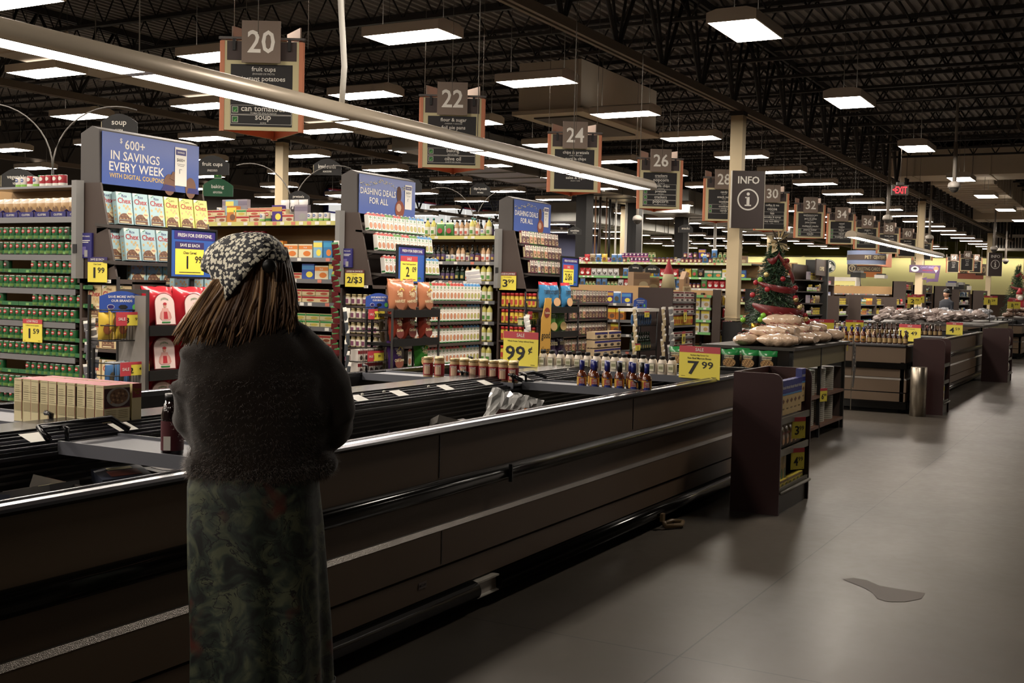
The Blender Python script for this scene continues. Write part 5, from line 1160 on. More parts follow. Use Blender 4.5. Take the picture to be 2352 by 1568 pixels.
for i in range(5): put(P_YEL, 'snack_pouch', 'yellow bag in the upper wire basket, %s from the left' % ORD[i], 'bag', 'yellow bags in the wire basket', 6.52 + i * .08, 7.36, 1.01 + (.06 if i % 2 else .0), .3 * (i % 2), (1, 1, 1.1))
basket(6.68, 7.3, .62, .44, .2, 'lower wire basket with clear bags by the first end display', None, 1, '2', '49', '2.49 card on the lower wire basket', 0)
for i in range(4): put(P_BLU, 'snack_pouch', 'clear and blue bag in the lower wire basket, %s from the left' % ORD[i], 'bag', 'bags in the lower wire basket', 6.53 + i * .1, 7.32, .63, .3)
basket(10.24, 7.45, 1.0, .52, .26, 'black wire basket before the jar shelves of the second end display', None, 1, '10/10', '', '10 for 10 card on the wire basket')
basket(10.24, 7.45, .52, .52, .3, 'lower black wire basket with red and white packs', None, 1, '1', '99', '1.99 card on the second display lower basket')
for i in range(5):
    for t in range(2): put(B_RCT, 'snack_pack', 'red and white pack in the lower wire basket of the second display', 'pack', 'red and white packs in the wire basket', 10.05 + i * .095, 7.4, .53 + t * .14, 0, (.42, .5, 1.5))
basket(14.02, 7.5, .98, .5, .2, 'black wire basket in front of the cooking spray shelves', None, 1, '2/3', '', '2 for 3 card on the wire basket by the sprays')
for i in range(5): put(JAR_V, 'glass_jar', 'small jar in the wire basket by the sprays', 'jar', 'jars in the wire basket by the sprays', 13.84 + i * .09, 7.48, .985)
for (x, y, z0, z1, mm, w_, lb, n) in [(6.5, 7.5, .6, 1.13, mat('clip clear', (110, 110, 116), .2, spec=.8), .09, 'hanging strip of clear packs beside the first end display', 9), (10.5, 8.1, .62, 1.95, C((96, 34, 36), .2), .08, 'long hanging strip of dark red snack packs with green ends', 22), (14.0, 8.35, .95, 1.72, C((200, 196, 200), .25), .22, 'hanging strip of white packets by the cooking sprays', 14), (13.7, 7.3, .62, 1.1, C((200, 198, 196), .3), .08, 'hanging strip of kitchen tools by the wire basket', 8), (9.8, 7.4, .5, 1.2, C((60, 64, 70)), .04, 'hanging strip of spatulas left of the jars', 6), (10.46, 7.42, .5, 1.2, C((120, 104, 70)), .05, 'hanging strip of wooden spoons right of the jars', 6), (22.7, 6.9, .5, 1.25, C((150, 160, 160)), .16, 'hanging strip of black and white packets by the column', 9), (18.1, 6.9, .35, 1.2, C((130, 130, 130)), .08, 'hanging strip of kitchen ladles on the maroon carton display', 8), (18.0, 7.0, .4, 1.2, C((190, 170, 130)), .06, 'hanging strip of wooden tools right of the wire rack', 9), (17.0, 7.1, .4, 1.2, C((190, 170, 130)), .06, 'hanging strip of wooden tools left of the wire rack', 9)]:
    o = thing('clip_strip', lb, 'clip strip', (x, y, z0), R(-40))
    MB().box(-.01, .0, 0, .01, .003, z1 - z0, WHITE).box(-.03, 0, z1 - z0, .03, .006, z1 - z0 + .05, WHITE).build('strip', o)
    for i in range(n):
        zz = (z1 - z0) * (1 - (i + 1) / n)
        b = MB(); b.t = Matrix.Translation((0.01 * ((i * 7) % 3 - 1), -.004 - .002 * (i % 3), zz)) @ Matrix.Rotation(R(((i * 37) % 17) - 8), 4, 'Y')
        b.bag(w_, (z1 - z0) / n * 1.5, .02, mm, GREEN if 'green' in lb else WHITE, .7, i, 3); b.build('pack', o)
# wire rack with blue packs and bottles before the maroon display
o = thing('wire_rack', 'tall wire rack with blue pouches and dark bottles before the maroon carton display', 'rack', (17.5, 7.1, 0))
b = MB()
for xx in (-.45, .45): b.tube([(xx, 0, 0), (xx, 0, 1.2)], .012, BLACK); b.tube([(xx, .3, 0), (xx, .3, 1.2)], .012, BLACK)
b.build('upright', o); MB().box(-.46, -.03, 1.17, .46, .32, 1.22, WHITE).build('top_cap', o)
for z in (.93, .52, .3):
    b = MB(); b.box(-.45, 0, z, .45, .3, z + .01, BLACK)
    for i in range(25): b.bar((-.45 + i * .0375, -.005, z), (-.45 + i * .0375, -.005, z + .12), .003, BLACK)
    b.build('wire_shelf', o)
for i in range(9): put(P_BLU, 'snack_pouch', 'blue pouch in the tall wire rack, %s from the left' % ORD[i], 'pouch', 'blue pouches in the wire rack', 17.12 + i * .095, 7.2, .945, .5, (.8, 1, 1))
for i in range(8): put(WINE, 'wine_bottle', 'dark green bottle in the tall wire rack', 'bottle', 'dark bottles in the wire rack', 17.14 + i * .1, 7.2, .53)
price_card(17.35, 7.04, 1.08, .2, .1, '', '', '2', '99', '2.99 card on the tall wire rack', 0); price_card(17.0, 7.04, .55, .2, .11, '', '', '2', '', 'small yellow card low on the tall wire rack', 0)
for i in range(3): stock(['bt'] * 4, 15.7, 7.2, .5 + .13 * i, 'stacked before the rice mixes', '+x')
o = thing('stack_pallet', 'low dark pallet under the kraft trays', 'pallet', (16.2, 7.3, 0)); MB().box(-.55, -.15, 0, .55, .25, .12, KRAFT).box(-.52, -.12, .12, .52, .22, .5, C((60, 54, 52))).build('base', o)
# shelf cards on the left gondola and others
price_card(6.985, 8.83, .91, .26, .21, 'LOW PRICE', 'Del Monte Fresh Cut Vegetables', '1', '59', 'yellow 1.59 card hanging on the can shelf', NW)
price_card(18.95, 6.97, .98, .24, .22, '', '', '2', '', 'tilted yellow card on the maroon carton display, the upper one', R(8)); price_card(18.9, 6.97, .6, .26, .22, '', '', '88', '', 'tilted yellow card on the maroon carton display, the lower one', R(8))

# ============================================================ CHERRY END DISPLAYS
def cherry(x0, x1, y0, y1, H, lb):
    o = thing('display_stand', lb, 'display stand', (0, 0, 0))
    rr = .06; pts = [(y1, 0), (y1, H), (y0 + rr, H)] + [(y0 + rr - rr * math.sin(R(a)), H - rr + rr * math.cos(R(a))) for a in (30, 60, 90)] + [(y0, 0)]
    for xx in (x0, x1 - .02): b = MB(); b.prism(pts, (xx, xx + .02), M_cherry, 'x'); b.build('side_panel', o)
    MB().box(x0 + .02, y1 - .02, 0, x1 - .02, y1, H, M_cherry).build('back_panel', o)
    MB().box(x0 + .02, y0 + .02, 0, x1 - .02, y0 + .04, .14, C((84, 78, 66), .5)).build('toe_panel', o)
    for z in (.16, .42, .64): MB().box(x0 + .02, y0 + .02, z - .015, x1 - .02, y1 - .02, z, M_dkshelf).box(x0 + .02, y0 + .005, z - .025, x1 - .02, y0 + .02, z + .02, C((84, 80, 66), .4)).build('shelf', o)
    MB().tube([(x0 + .02, y0 - .01, .15), (x1 - .02, y0 - .01, .15)], .012, C((110, 106, 96))).build('bump_rail', o)
    return o
cherry(7.6, 8.4, 2.09, 2.43, .965, 'dark cherry display stand with cracker boxes at the freezer side')
def tri():
    b = MB(); w, d, h = .1, .045, .24; b.box(-w / 2, 0, 0, w / 2, d, h, C((206, 176, 116))); b.rect(-w / 2, h * .62, w / 2, h, C((40, 50, 140)), -.0006); b.rect(-w / 2, h * .57, w / 2, h * .62, SKY, -.0008)
    b.text('triscuit', 0, h * .8, .022, WHITE, -.0014, w * .85); b.poly([(-.025, h * .4), (0, h * .47), (.025, h * .4), (0, h * .33)], BRN, -.001); b.text('original', 0, h * .18, .014, INK, -.001, w * .6)
    b.add([(-w / 2 - .0006, d, h * .6), (-w / 2 - .0006, 0, h * .6), (-w / 2 - .0006, 0, h), (-w / 2 - .0006, d, h)], [(0, 1, 2, 3)], C((60, 66, 130)))
    b.add([(-w / 2, 0, h + .0006), (w / 2, 0, h + .0006), (w / 2, d, h + .0006), (-w / 2, d, h + .0006)], [(0, 1, 2, 3)], NAVY)
    return b.mesh('cracker_box')
TRI = tri(); CRB = gb(.085, .05, .1, NAVY, C((60, 70, 150)), GREY); WHT = gb(.07, .05, .24, C((206, 176, 86)), C((190, 160, 80)), GREEN); COK = p_pouch(.1, .17, .06, C((206, 190, 180), .2), None, C((170, 120, 70)), 12, .8, 'cookies', RED)
for i in range(7): put(TRI, 'cracker_box', 'blue-tan cracker box on the cherry stand top shelf, %s from the freezer end' % ORD[i], 'box', 'cracker boxes on the cherry stand', 7.68 + i * .104, 2.13, .665 + (.06 if i == 6 else 0), R(0) if i == 6 else R(-4))
for i in range(7): put(COK, 'cookie_pouch', 'clear cookie pack on the middle shelf of the cherry stand, %s from the freezer end' % ORD[i], 'pouch', 'cookie packs on the cherry stand', 7.68 + i * .104, 2.15, .43)
for i in range(4): put(WHT, 'cracker_box', 'yellow cracker box standing on the bottom shelf, %s from the freezer end' % ORD[i], 'box', 'yellow cracker boxes on the cherry stand', 7.67 + i * .078, 2.14, .17)
for i in range(7): put(B_YEL, 'tray_front', 'low yellow tray box along the bottom shelf, %s from the freezer end' % ORD[i], 'tray', 'yellow tray boxes', 7.68 + i * .1, 2.12, .165, 0, (.68, .6, .3))
price_card(8.0, 2.075, .49, .13, .15, '', '', '3', '99', '3.99 card clipped on the top shelf of the cherry stand', R(-30)); price_card(8.0, 2.075, .27, .13, .15, '', '', '4', '99', '4.99 card clipped on the middle shelf of the cherry stand', R(-30))
for lv, kind, yy in ((.43, COK, 2.28), (.43, COK, 2.35)): pass
cherry(15.42, 15.95, 2.16, 2.55, .97, 'cherry display stand with white cartons at the second freezer'); cherry(22.4, 23.1, 2.05, 2.5, .97, 'third cherry display stand with mixed bags at the second freezer end')
for z in (.43, .655, .17): stock(['bw', 'bw', 'bw'], 15.45, 2.2, z, 'on the second cherry stand', '+x', end=15.95)
for z in (.43, .655, .17): stock(['pr', 'pb', 'py', 'pw'], 22.43, 2.1, z, 'on the third cherry stand', '+x', end=23.08)
st_ = MB(); st_.lathe([(.1, 0), (.1, .62), (.095, .625)], mat('brushed steel', (176, 166, 150), .3, .9, var=.2, vscale=20), 24); o = st_.build('steel_bollard', None, (15.13, 2.42, 0)); tag(o, 'brushed steel cylinder post standing at the corner of the second freezer', 'bollard')

# ============================================================ BREAD TABLE
bt = thing('bread_table', 'tan and black merchandising table piled with wrapped bread loaves', 'table', (0, 0, 0))
TX0, TX1, TY0, TY1, TZ = 10.75, 13.2, 2.92, 3.78, .99
M_tan = mat('khaki panel', (128, 118, 86), .6)
MB().box(TX0 + .12, TY0 - .04, TZ - .03, TX1 + .04, TY1 + .04, TZ, C((44, 40, 36), .4)).build('table_top', bt)
b = MB()
for x in (TX0 + .2, (TX0 + TX1) / 2 + .1, TX1 - .02):
    b.box(x, TY0, 0, x + .035, TY0 + .035, TZ - .03, BLACK)
for x in (TX0, TX1 - .03): b.box(x, TY1 - .03, 0, x + .03, TY1, TZ - .03, BLACK)
b.build('frame', bt)
MB().box(TX0 + .24, TY0 + .005, .76, TX1 - .02, TY0 + .02, TZ - .04, M_tan).build('apron', bt)
MB().box(TX0 + .5, TY0 + .4, .05, TX0 + .53, TY1, TZ - .05, M_dkshelf).box(TX0 + .2, TY0 + .42, .05, TX1, TY0 + .45, TZ - .05, BLACK).box(TX1 - .03, TY0 + .04, .0, TX1, TY1 - .04, .7, M_brown).build('inner_panel', bt)
for z in (.13, .45): MB().box(TX0 + .24, TY0, z - .03, TX1 - .02, TY0 + .42, z, C((120, 84, 66), .5)).build('shelf', bt)
MB().box(TX0 - .16, TY0 + .06, .72, TX0 + .5, TY1 + .3, .75, M_dkshelf).box(TX0 - .1, TY0 + .1, .0, TX0 - .08, TY1 + .25, .72, C((40, 36, 34))).build('bag_shelf', bt)
pan = MB()
for i in range(24): pan.lathe([(.15 - .0, .0115 * i), (.16, .0115 * i + .009), (.145, .0115 * i + .01)], (C((206, 200, 184), .35), C((150, 144, 130), .35))[i % 2], 12, cap=False)
pan.lathe([(.13, .27), (.155, .277)], C((206, 200, 184), .35), 12)
PAN = pan.mesh('pan_stack')
for i in range(5):
    for z in (.13, .45): tag(link('pan_stack', PAN, None, (11.25 + i * .38 + (.08 if i > 2 else 0), TY0 + .2, z), 0, (1, 1, .95)), 'pale foil pan stack on the %s bread table shelf, %s from the shopper' % ('upper' if z > .3 else 'lower', ORD[i]), 'pan stack', 'stacks of foil pans')
price_card(12.15, TY0 - .02, .38, .13, .14, '', '', '6', '99', '6.99 card on the upper pan shelf of the bread table', R(-20)); price_card(13.16, TY0 - .03, .88, .04, .08, '', '', '', '', 'tiny yellow tag at the corner of the bread table', 0)
nb = MB(); nb.bag(.2, .27, .11, BLACK, C((24, 110, 50), .25), .75, 3, 8); nt_ = MB(); nt_.disc(0, .11, .07, .055, C((140, 104, 56)), -.058, 14)
for i in range(22): nt_.disc(-.055 + .11 * ((i * 37) % 19) / 19, .075 + .07 * ((i * 23) % 17) / 17, .008, .006, (C((190, 150, 90)), C((104, 70, 40)))[i % 2], -.0605, 5)
nt_.text('HARVEST', 0, .17, .018, CREAM, -.06, .13).text('SEASONED', 0, .195, .016, CREAM, -.06, .12).poly([(-.04, .02), (0, .06), (.04, .02)], C((190, 150, 130)), -.058)
NB = nb.mesh('wrapper'), nt_.mesh('label')
for i in range(6): put(NB[0], 'stuffing_bag', 'black and green bag of seasoned bread cubes on the side shelf, %s from the walkway' % ORD[i], 'bag', 'green topped bags under the loaves', TX0 - .05 + .03 * (i % 2), TY0 + .17 + i * .185, .75, NW + random.uniform(-.12, .12), (.9, .9, .78), (('label', NB[1]),))
put(NB[0], 'stuffing_bag', 'extra green topped bag lying over the side shelf row', 'bag', None, TX0 + .08, 3.4, .76, NW, (.9, .9, .78), (('label', NB[1]),))
def loaf(seed, L=.4):
    rn = random.Random(seed); b = MB(); n, k = 14, 12; vs = []
    for i in range(n + 1):
        u = i / n; e = math.sin(math.pi * min(1, max(0, u * .92 + .04))) ** .35 * (1 if u < .82 else 1 - (u - .82) * 3.6)
        lump = 1 + .05 * math.sin(u * 26 + seed) + .05 * math.sin(u * 9 + seed * 2)
        for j in range(k):
            a = 2 * math.pi * j / k; r_ = e * lump * (1 + rn.uniform(-.06, .06))
            vs.append((math.cos(a) * .115 * r_, (u - .5) * L, .052 + math.sin(a) * .056 * r_))
    b.add(vs, [(i * k + j, i * k + (j + 1) % k, (i + 1) * k + (j + 1) % k, (i + 1) * k + j) for i in range(n) for j in range(k)], M_loaf, True)
    b.add(vs[:k], [tuple(range(k))], M_loaf); b.add(vs[-k:], [tuple(range(k))[::-1]], M_loaf)
    for q in range(3): b.tube([(-.05 + rn.uniform(-.03, .03), -.12 + q * .11, .105), (.0, -.1 + q * .11 + .02, .118), (.05, -.1 + q * .1, .105)], .003, DRED, 3)
    return b.mesh('bread_loaf')
M_loaf = mat('wrapped bread', (200, 174, 150), .2, coat=.8, var=.28, vscale=9, bump=.6, bscale=40)
LV = [loaf(i) for i in range(4)]
n_ = 0
for lvl, (dx, dy) in enumerate([(0, 0), (.1, .12), (.2, .2)]):
    x = TX0 + .25 + dx
    while x < TX1 - .1 - dx:
        y = TY0 + .17 + dy
        while y < TY1 - .15 - dy:
            if (lvl < 2 or random.random() < .6) and not (11.9 < x < 12.55 and 3.35 < y < 3.9 and lvl < 3):
                lb = 'plastic wrapped bread loaf in the %s layer on the bread table' % ['bottom', 'middle', 'top'][lvl]
                put(random.choice(LV), 'bread_loaf', lb, 'bread', lb, x, y, TZ + .0 + lvl * .085, random.uniform(-.4, .4) + (math.pi / 2 if random.random() < .35 else 0), (1, 1, random.uniform(1.0, 1.3)))
                n_ += 1
            y += .3
        x += .22
o = thing('clip_strip', 'hanging strip of kitchen tools at the far corner of the bread table', 'clip strip', (13.3, 2.86, .2))
MB().box(-.01, 0, 0, .01, .004, .85, C((160, 150, 130))).build('strip', o)
for i in range(9):
    b = MB(); b.t = Matrix.Translation((.02 * ((i * 3) % 4 - 1.5), -.02, .62 - i * .045)) @ Matrix.Rotation(R(-14 + i * 4), 4, 'Y'); b.bag(.07, .2, .02, C((110, 106, 104), .25), C((170, 160, 150), .3), .7, i, 3); b.build('pack', o)
# goods and cards on the second freezer island
for i in range(18): put(SYRB, 'syrup_bottle', 'navy-capped brown bottle on the second freezer end, %s from the shopper' % ORD[i], 'bottle', 'brown bottles on the second freezer end', 15.62, 4.55 - i * .078, .885, NW, (1, 1, .82))
for i in range(8): put(BEERB, 'glass_bottle', 'dark bottle in the farther half of the row on the second freezer end', 'bottle', 'dark bottles on the second freezer end', 15.64, 3.15 - i * .066, .885, NW, (1, 1, .8))
for i in range(20): put(VING, 'vinegar_bottle', 'brown bottle with pale label in the second row of the second freezer', 'bottle', 'second row of bottles on the second freezer', 15.8, 4.6 - i * .078, .885, NW, (.9, .9, .85))
for i in range(24): put(BEERB, 'glass_bottle', 'dark bottle on the middle shelf of the second freezer', 'bottle', 'dark bottles on the middle of the second freezer', 19.2, 4.5 - i * .075, .9, NW, (1, 1, .8))
for i in range(6): put(JAR_G, 'glass_jar', 'jar on the far well shelf of the second freezer', 'jar', 'jars on the second freezer', 18.2, 4.6 - i * .15, .9, NW, (1.3, 1.3, 1.3))
for x in (15.45, 18.0, 19.1): o = thing('cross_shelf', 'cross shelf over the second freezer ' + ('at its near end' if x < 16 else 'under the jars' if x < 18.5 else 'under the dark bottles'), 'shelf', (x, 0, 0)); MB().box(0, 2.72, .862, .4, 4.68, .884, M_bar).build('plate', o)
price_card(16.72, 2.82, .885, .34, .24, 'SALE', 'No Crush Pork Spareribs', '3', '49', '3.49 sale sign at the front of the second freezer', R(-112)); price_card(18.2, 3.9, .95, .28, .18, 'SALE', '', '6', '49', '6.49 sale sign over the bottle rows', FR); price_card(20.6, 2.75, .885, .3, .21, 'SALE', '', '4', '59', '4.59 sale sign at the far front of the second freezer', R(-112))
price_card(13.6, 3.3, 1.02, .3, .2, 'SALE', 'Kroger Bread', '', '', 'sale sign with red top behind the bread loaves', FR)
# far produce tables with wrapped goods
M_wrap = mat('pale wrapped goods', (206, 190, 184), .3, coat=.5, var=.2, vscale=20)
def fartable(x0, x1, y0, y1, z, lb, n, mm, glb):
    o = thing('display_table', lb, 'table', (0, 0, 0)); MB().box(x0, y0, z - .04, x1, y1, z, M_dkshelf).build('table_top', o)
    MB().box(x0 + .05, y0 + .03, z - .25, x1 - .05, y0 + .06, z - .04, M_tan).build('apron', o)
    b = MB()
    for xx in (x0 + .05, (x0 + x1) / 2, x1 - .09):
        for yy in (y0 + .03, y1 - .08): b.box(xx, yy, 0, xx + .04, yy + .04, z - .04, BLACK)
    b.box(x0 + .1, y0 + .3, .1, x1 - .1, y0 + .35, z - .1, C((60, 60, 40))); b.build('frame', o)
    gb_ = MB().ball((0, 0, .05), .15, .11, .055, mm, 14, 8); crinkle(gb_, .011, 5); gb_.sm = [False] * len(gb_.sm); gm_ = gb_.mesh('wrapped_pack')
    for i in range(n):
        u = random.uniform(x0 + .2, x1 - .2); v = random.uniform(y0 + .2, y1 - .2); hh = .08 * (1 - abs((u - (x0 + x1) / 2) / (x1 - x0) * 2)) + .08 * (i % 3)
        put(gm_, 'wrapped_pack', glb, 'wrapped food', glb, u, v, z + hh * .8, random.uniform(0, 3), (1, 1, random.uniform(.8, 1.3)))
fartable(24.3, 27.2, 2.7, 5.2, .98, 'long table of wrapped meat packs beyond the second freezer', 70, M_wrap, 'pale wrapped pack heaped on the far table')
fartable(28.0, 30.6, 2.8, 5.0, .98, 'farther table of wrapped packs beyond the first meat table', 40, mat('grey wrapped goods', (170, 170, 176), .3, coat=.5), 'grey wrapped pack heaped on the second far table')
fartable(35, 38, 1.8, 3.6, 1.0, 'dark produce table far back at the photo edge', 40, mat('dark wrapped goods', (120, 96, 80), .4), 'brown pack heaped on the last far table')
price_card(26.5, 4.4, 1.35, .3, .2, 'SALE', '', '2', '79', '2.79 sign over the far meat table', FR); price_card(28.2, 4.6, 1.38, .3, .2, 'SALE', '', '3', '59', '3.59 sign partly behind the 2.79 sign', FR)
price_card(27.2, 2.9, 1.38, .3, .2, 'SALE', '', '1', '29', '1.29 sign near the far decorated tree', FR); price_card(28.6, 2.55, 1.3, .3, .2, 'SALE', '', '1', '99', '1.99 sign right of the 1.29 sign', FR); price_card(28.6, 1.5, 1.1, .3, .2, 'SALE', '', '2/$', '', '2 for dollar sign at the edge of the photo', FR)
for (x, y, z) in ((26.5, 4.4, 1.35), (28.2, 4.6, 1.38), (27.2, 2.9, 1.38), (28.6, 2.55, 1.3), (28.6, 1.5, 1.1)): tag(MB().box(-.01, .004, -z + (1.0 if y > 2.6 else 0), .01, .016, .1, BLACK).build('sign_pole', None, (x, y, z)), 'thin black pole carrying a yellow price sign far down the walkway', 'pole', 'sign poles')

# ============================================================ TREES
def tree(x, y, z, H, Wd, lb, deco=True, seed=1):
    rn = random.Random(seed); o = thing('christmas_tree', lb, 'christmas tree', (x, y, z))
    MB().tube([(0, 0, 0), (0, 0, H * .95)], .02, BRN, 6).lathe([(.12, 0), (.12, .02), (.03, .05)], BRN, 10).build('trunk', o)
    f_ = MB(); gm1 = mat('fir needles', (38, 64, 42), .6); gm2 = mat('fir needles light', (66, 94, 60), .6)
    for i in range(360):
        u = i / 360; zz = H * (.09 + .84 * u); L = Wd / 2 * (1 - u) ** .75 * rn.uniform(.65, 1.12) + .03; a = i * 2.4; c_, s_ = math.cos(a), math.sin(a)
        p = [Vector((c_ * L * t, s_ * L * t, zz - L * .3 * t)) for t in (0.1, .55, 1)]
        f_.tube(p, .005, gm1, 3)
        for q in range(22):
            t = .3 + .72 * q / 22; b_ = Vector((c_ * L * t, s_ * L * t, zz - L * .3 * t)); d_ = Vector((rn.uniform(-1, 1), rn.uniform(-1, 1), rn.uniform(-.6, .7))).normalized() * .055 * (H / 1.1); s2 = Vector((-s_, c_, rn.uniform(-.5, .5))) * .007
            f_.add([tuple(b_ - s2), tuple(b_ + s2), tuple(b_ + d_)], [(0, 1, 2)], gm1 if q % 3 else gm2)
    f_.build('branches', o)
    if deco:
        ribm = mat('red mesh ribbon', (112, 20, 28), .4, coat=.2, alpha=.82)
        for (a0, a1, u0, u1, hw) in ((150, 262, .30, .24, .06), (255, 330, .24, .36, .05), (140, 300, .56, .48, .034), (215, 300, .86, .70, .045), (160, 225, .80, .88, .034), (255, 285, .70, .60, .05)):
            vs = []; K_ = 26
            for i in range(K_):
                t = i / (K_ - 1); u = u0 + (u1 - u0) * t; a = R(a0 + (a1 - a0) * t); r_ = Wd / 2 * (1 - u) ** .75 * .98 + .02 + .02 * math.sin(t * math.pi); h_ = hw * H / 1.1 * (.35 + .65 * math.sin(t * math.pi)); zz = H * (.09 + .84 * u) - .05 * math.sin(t * math.pi)
                for s_ in (-1, -.3, .3, 1): vs.append((math.cos(a) * (r_ + .012 * (1 - s_ * s_)), math.sin(a) * (r_ + .012 * (1 - s_ * s_)), zz + s_ * h_))
            rb = MB(); rb.add(vs, [(4 * i + k, 4 * i + 4 + k, 4 * i + 5 + k, 4 * i + 1 + k) for i in range(K_ - 1) for k in range(3)], ribm, True); rb.build('ribbon', o)
        for i in range(18):
            u = rn.uniform(.05, .85); a = rn.uniform(2.2, 5.6); r_ = Wd / 2 * (1 - u) ** .8 + .03; mm = [C((150, 26, 34), .25), mat('gold glitter', (196, 176, 120), .3, .6), C((120, 190, 50), .2), RED][i % 4]
            MB().ball((math.cos(a) * r_, math.sin(a) * r_, H * (.1 + .82 * u)), .03, .03, .03, mm, 10, 6).build('ornament', o)
        bw = MB(); pm_ = mat('plaid ribbon', (214, 196, 156), .6)
        for i in range(11):
            a = i * 2 * math.pi / 11; L = .14 + .03 * (i % 3); ax = Vector((-.5, -.8, 0)); side = Vector((.85, -.5, 0)); c0 = Vector((-.02, -.03, H * .93))
            tip = c0 + side * math.cos(a) * L + Vector((0, 0, 1)) * math.sin(a) * L + ax * .03; pp = (side * -math.sin(a) + Vector((0, 0, 1)) * math.cos(a)) * .034
            bw.add([tuple(c0), tuple(c0 * .45 + tip * .55 + pp + ax * .03), tuple(tip), tuple(c0 * .45 + tip * .55 - pp - ax * .01)], [(0, 1, 2, 3)], pm_ if i % 4 else C((60, 50, 44), .6))
            bw.add([tuple(c0 + ax * .034), tuple(c0 * .4 + tip * .6 + pp * .18 + ax * .04), tuple(c0 * .4 + tip * .6 - pp * .18 + ax * .04)], [(0, 1, 2)], INK)
        bw.build('bow_topper', o)
    return o
tree(12.25, 3.5, TZ, 1.16, .74, 'decorated christmas tree with red ribbon standing on the bread table')
for i, (x, y, lb) in enumerate([(11.95, 3.6, 'first'), (12.0, 3.3, 'middle'), (12.15, 3.2, 'last')]):
    b = MB(); b.bag(.1, .12, .08, GOLD, None, None, i); tag(b.build('gift_bag', None, (x, y, TZ + .08), R(-50)), 'shiny gold gift bag at the foot of the tree, the %s one' % lb, 'gift bag')
tree(50.5, 4.4, .8, 2.2, 1.3, 'slim far christmas tree with small ornaments near the far info sign', True, 5)
o = thing('santa_figure', 'small red and white santa figure before the far tree', 'figure', (48.0, 4.1, .95)); MB().lathe([(.22, 0), (.26, .2), (.2, .5), (.1, .6)], RED, 12).build('coat', o); MB().ball((0, 0, .7), .13, .13, .14, C((214, 180, 160))).ball((-.08, -.04, .62), .1, .1, .12, WHITE).build('head', o); MB().lathe([(.14, .78), (.08, .9), (.02, 1.02)], RED, 10).build('hat', o)
MB().box(-.6, -.4, -.95, .6, .4, 0, M_cherry).build('plinth', o)

NW_ = {'20': 'twenty', '22': 'twenty-two', '24': 'twenty-four', '26': 'twenty-six', '28': 'twenty-eight', '30': 'thirty', '32': 'thirty-two', '34': 'thirty-four', '36': 'thirty-six', '38': 'thirty-eight', '40': 'forty', '42': 'forty-two', '54': 'fifty-four', '48': 'forty-eight', '50': 'fifty', '61': 'sixty-one', '60': 'sixty'}
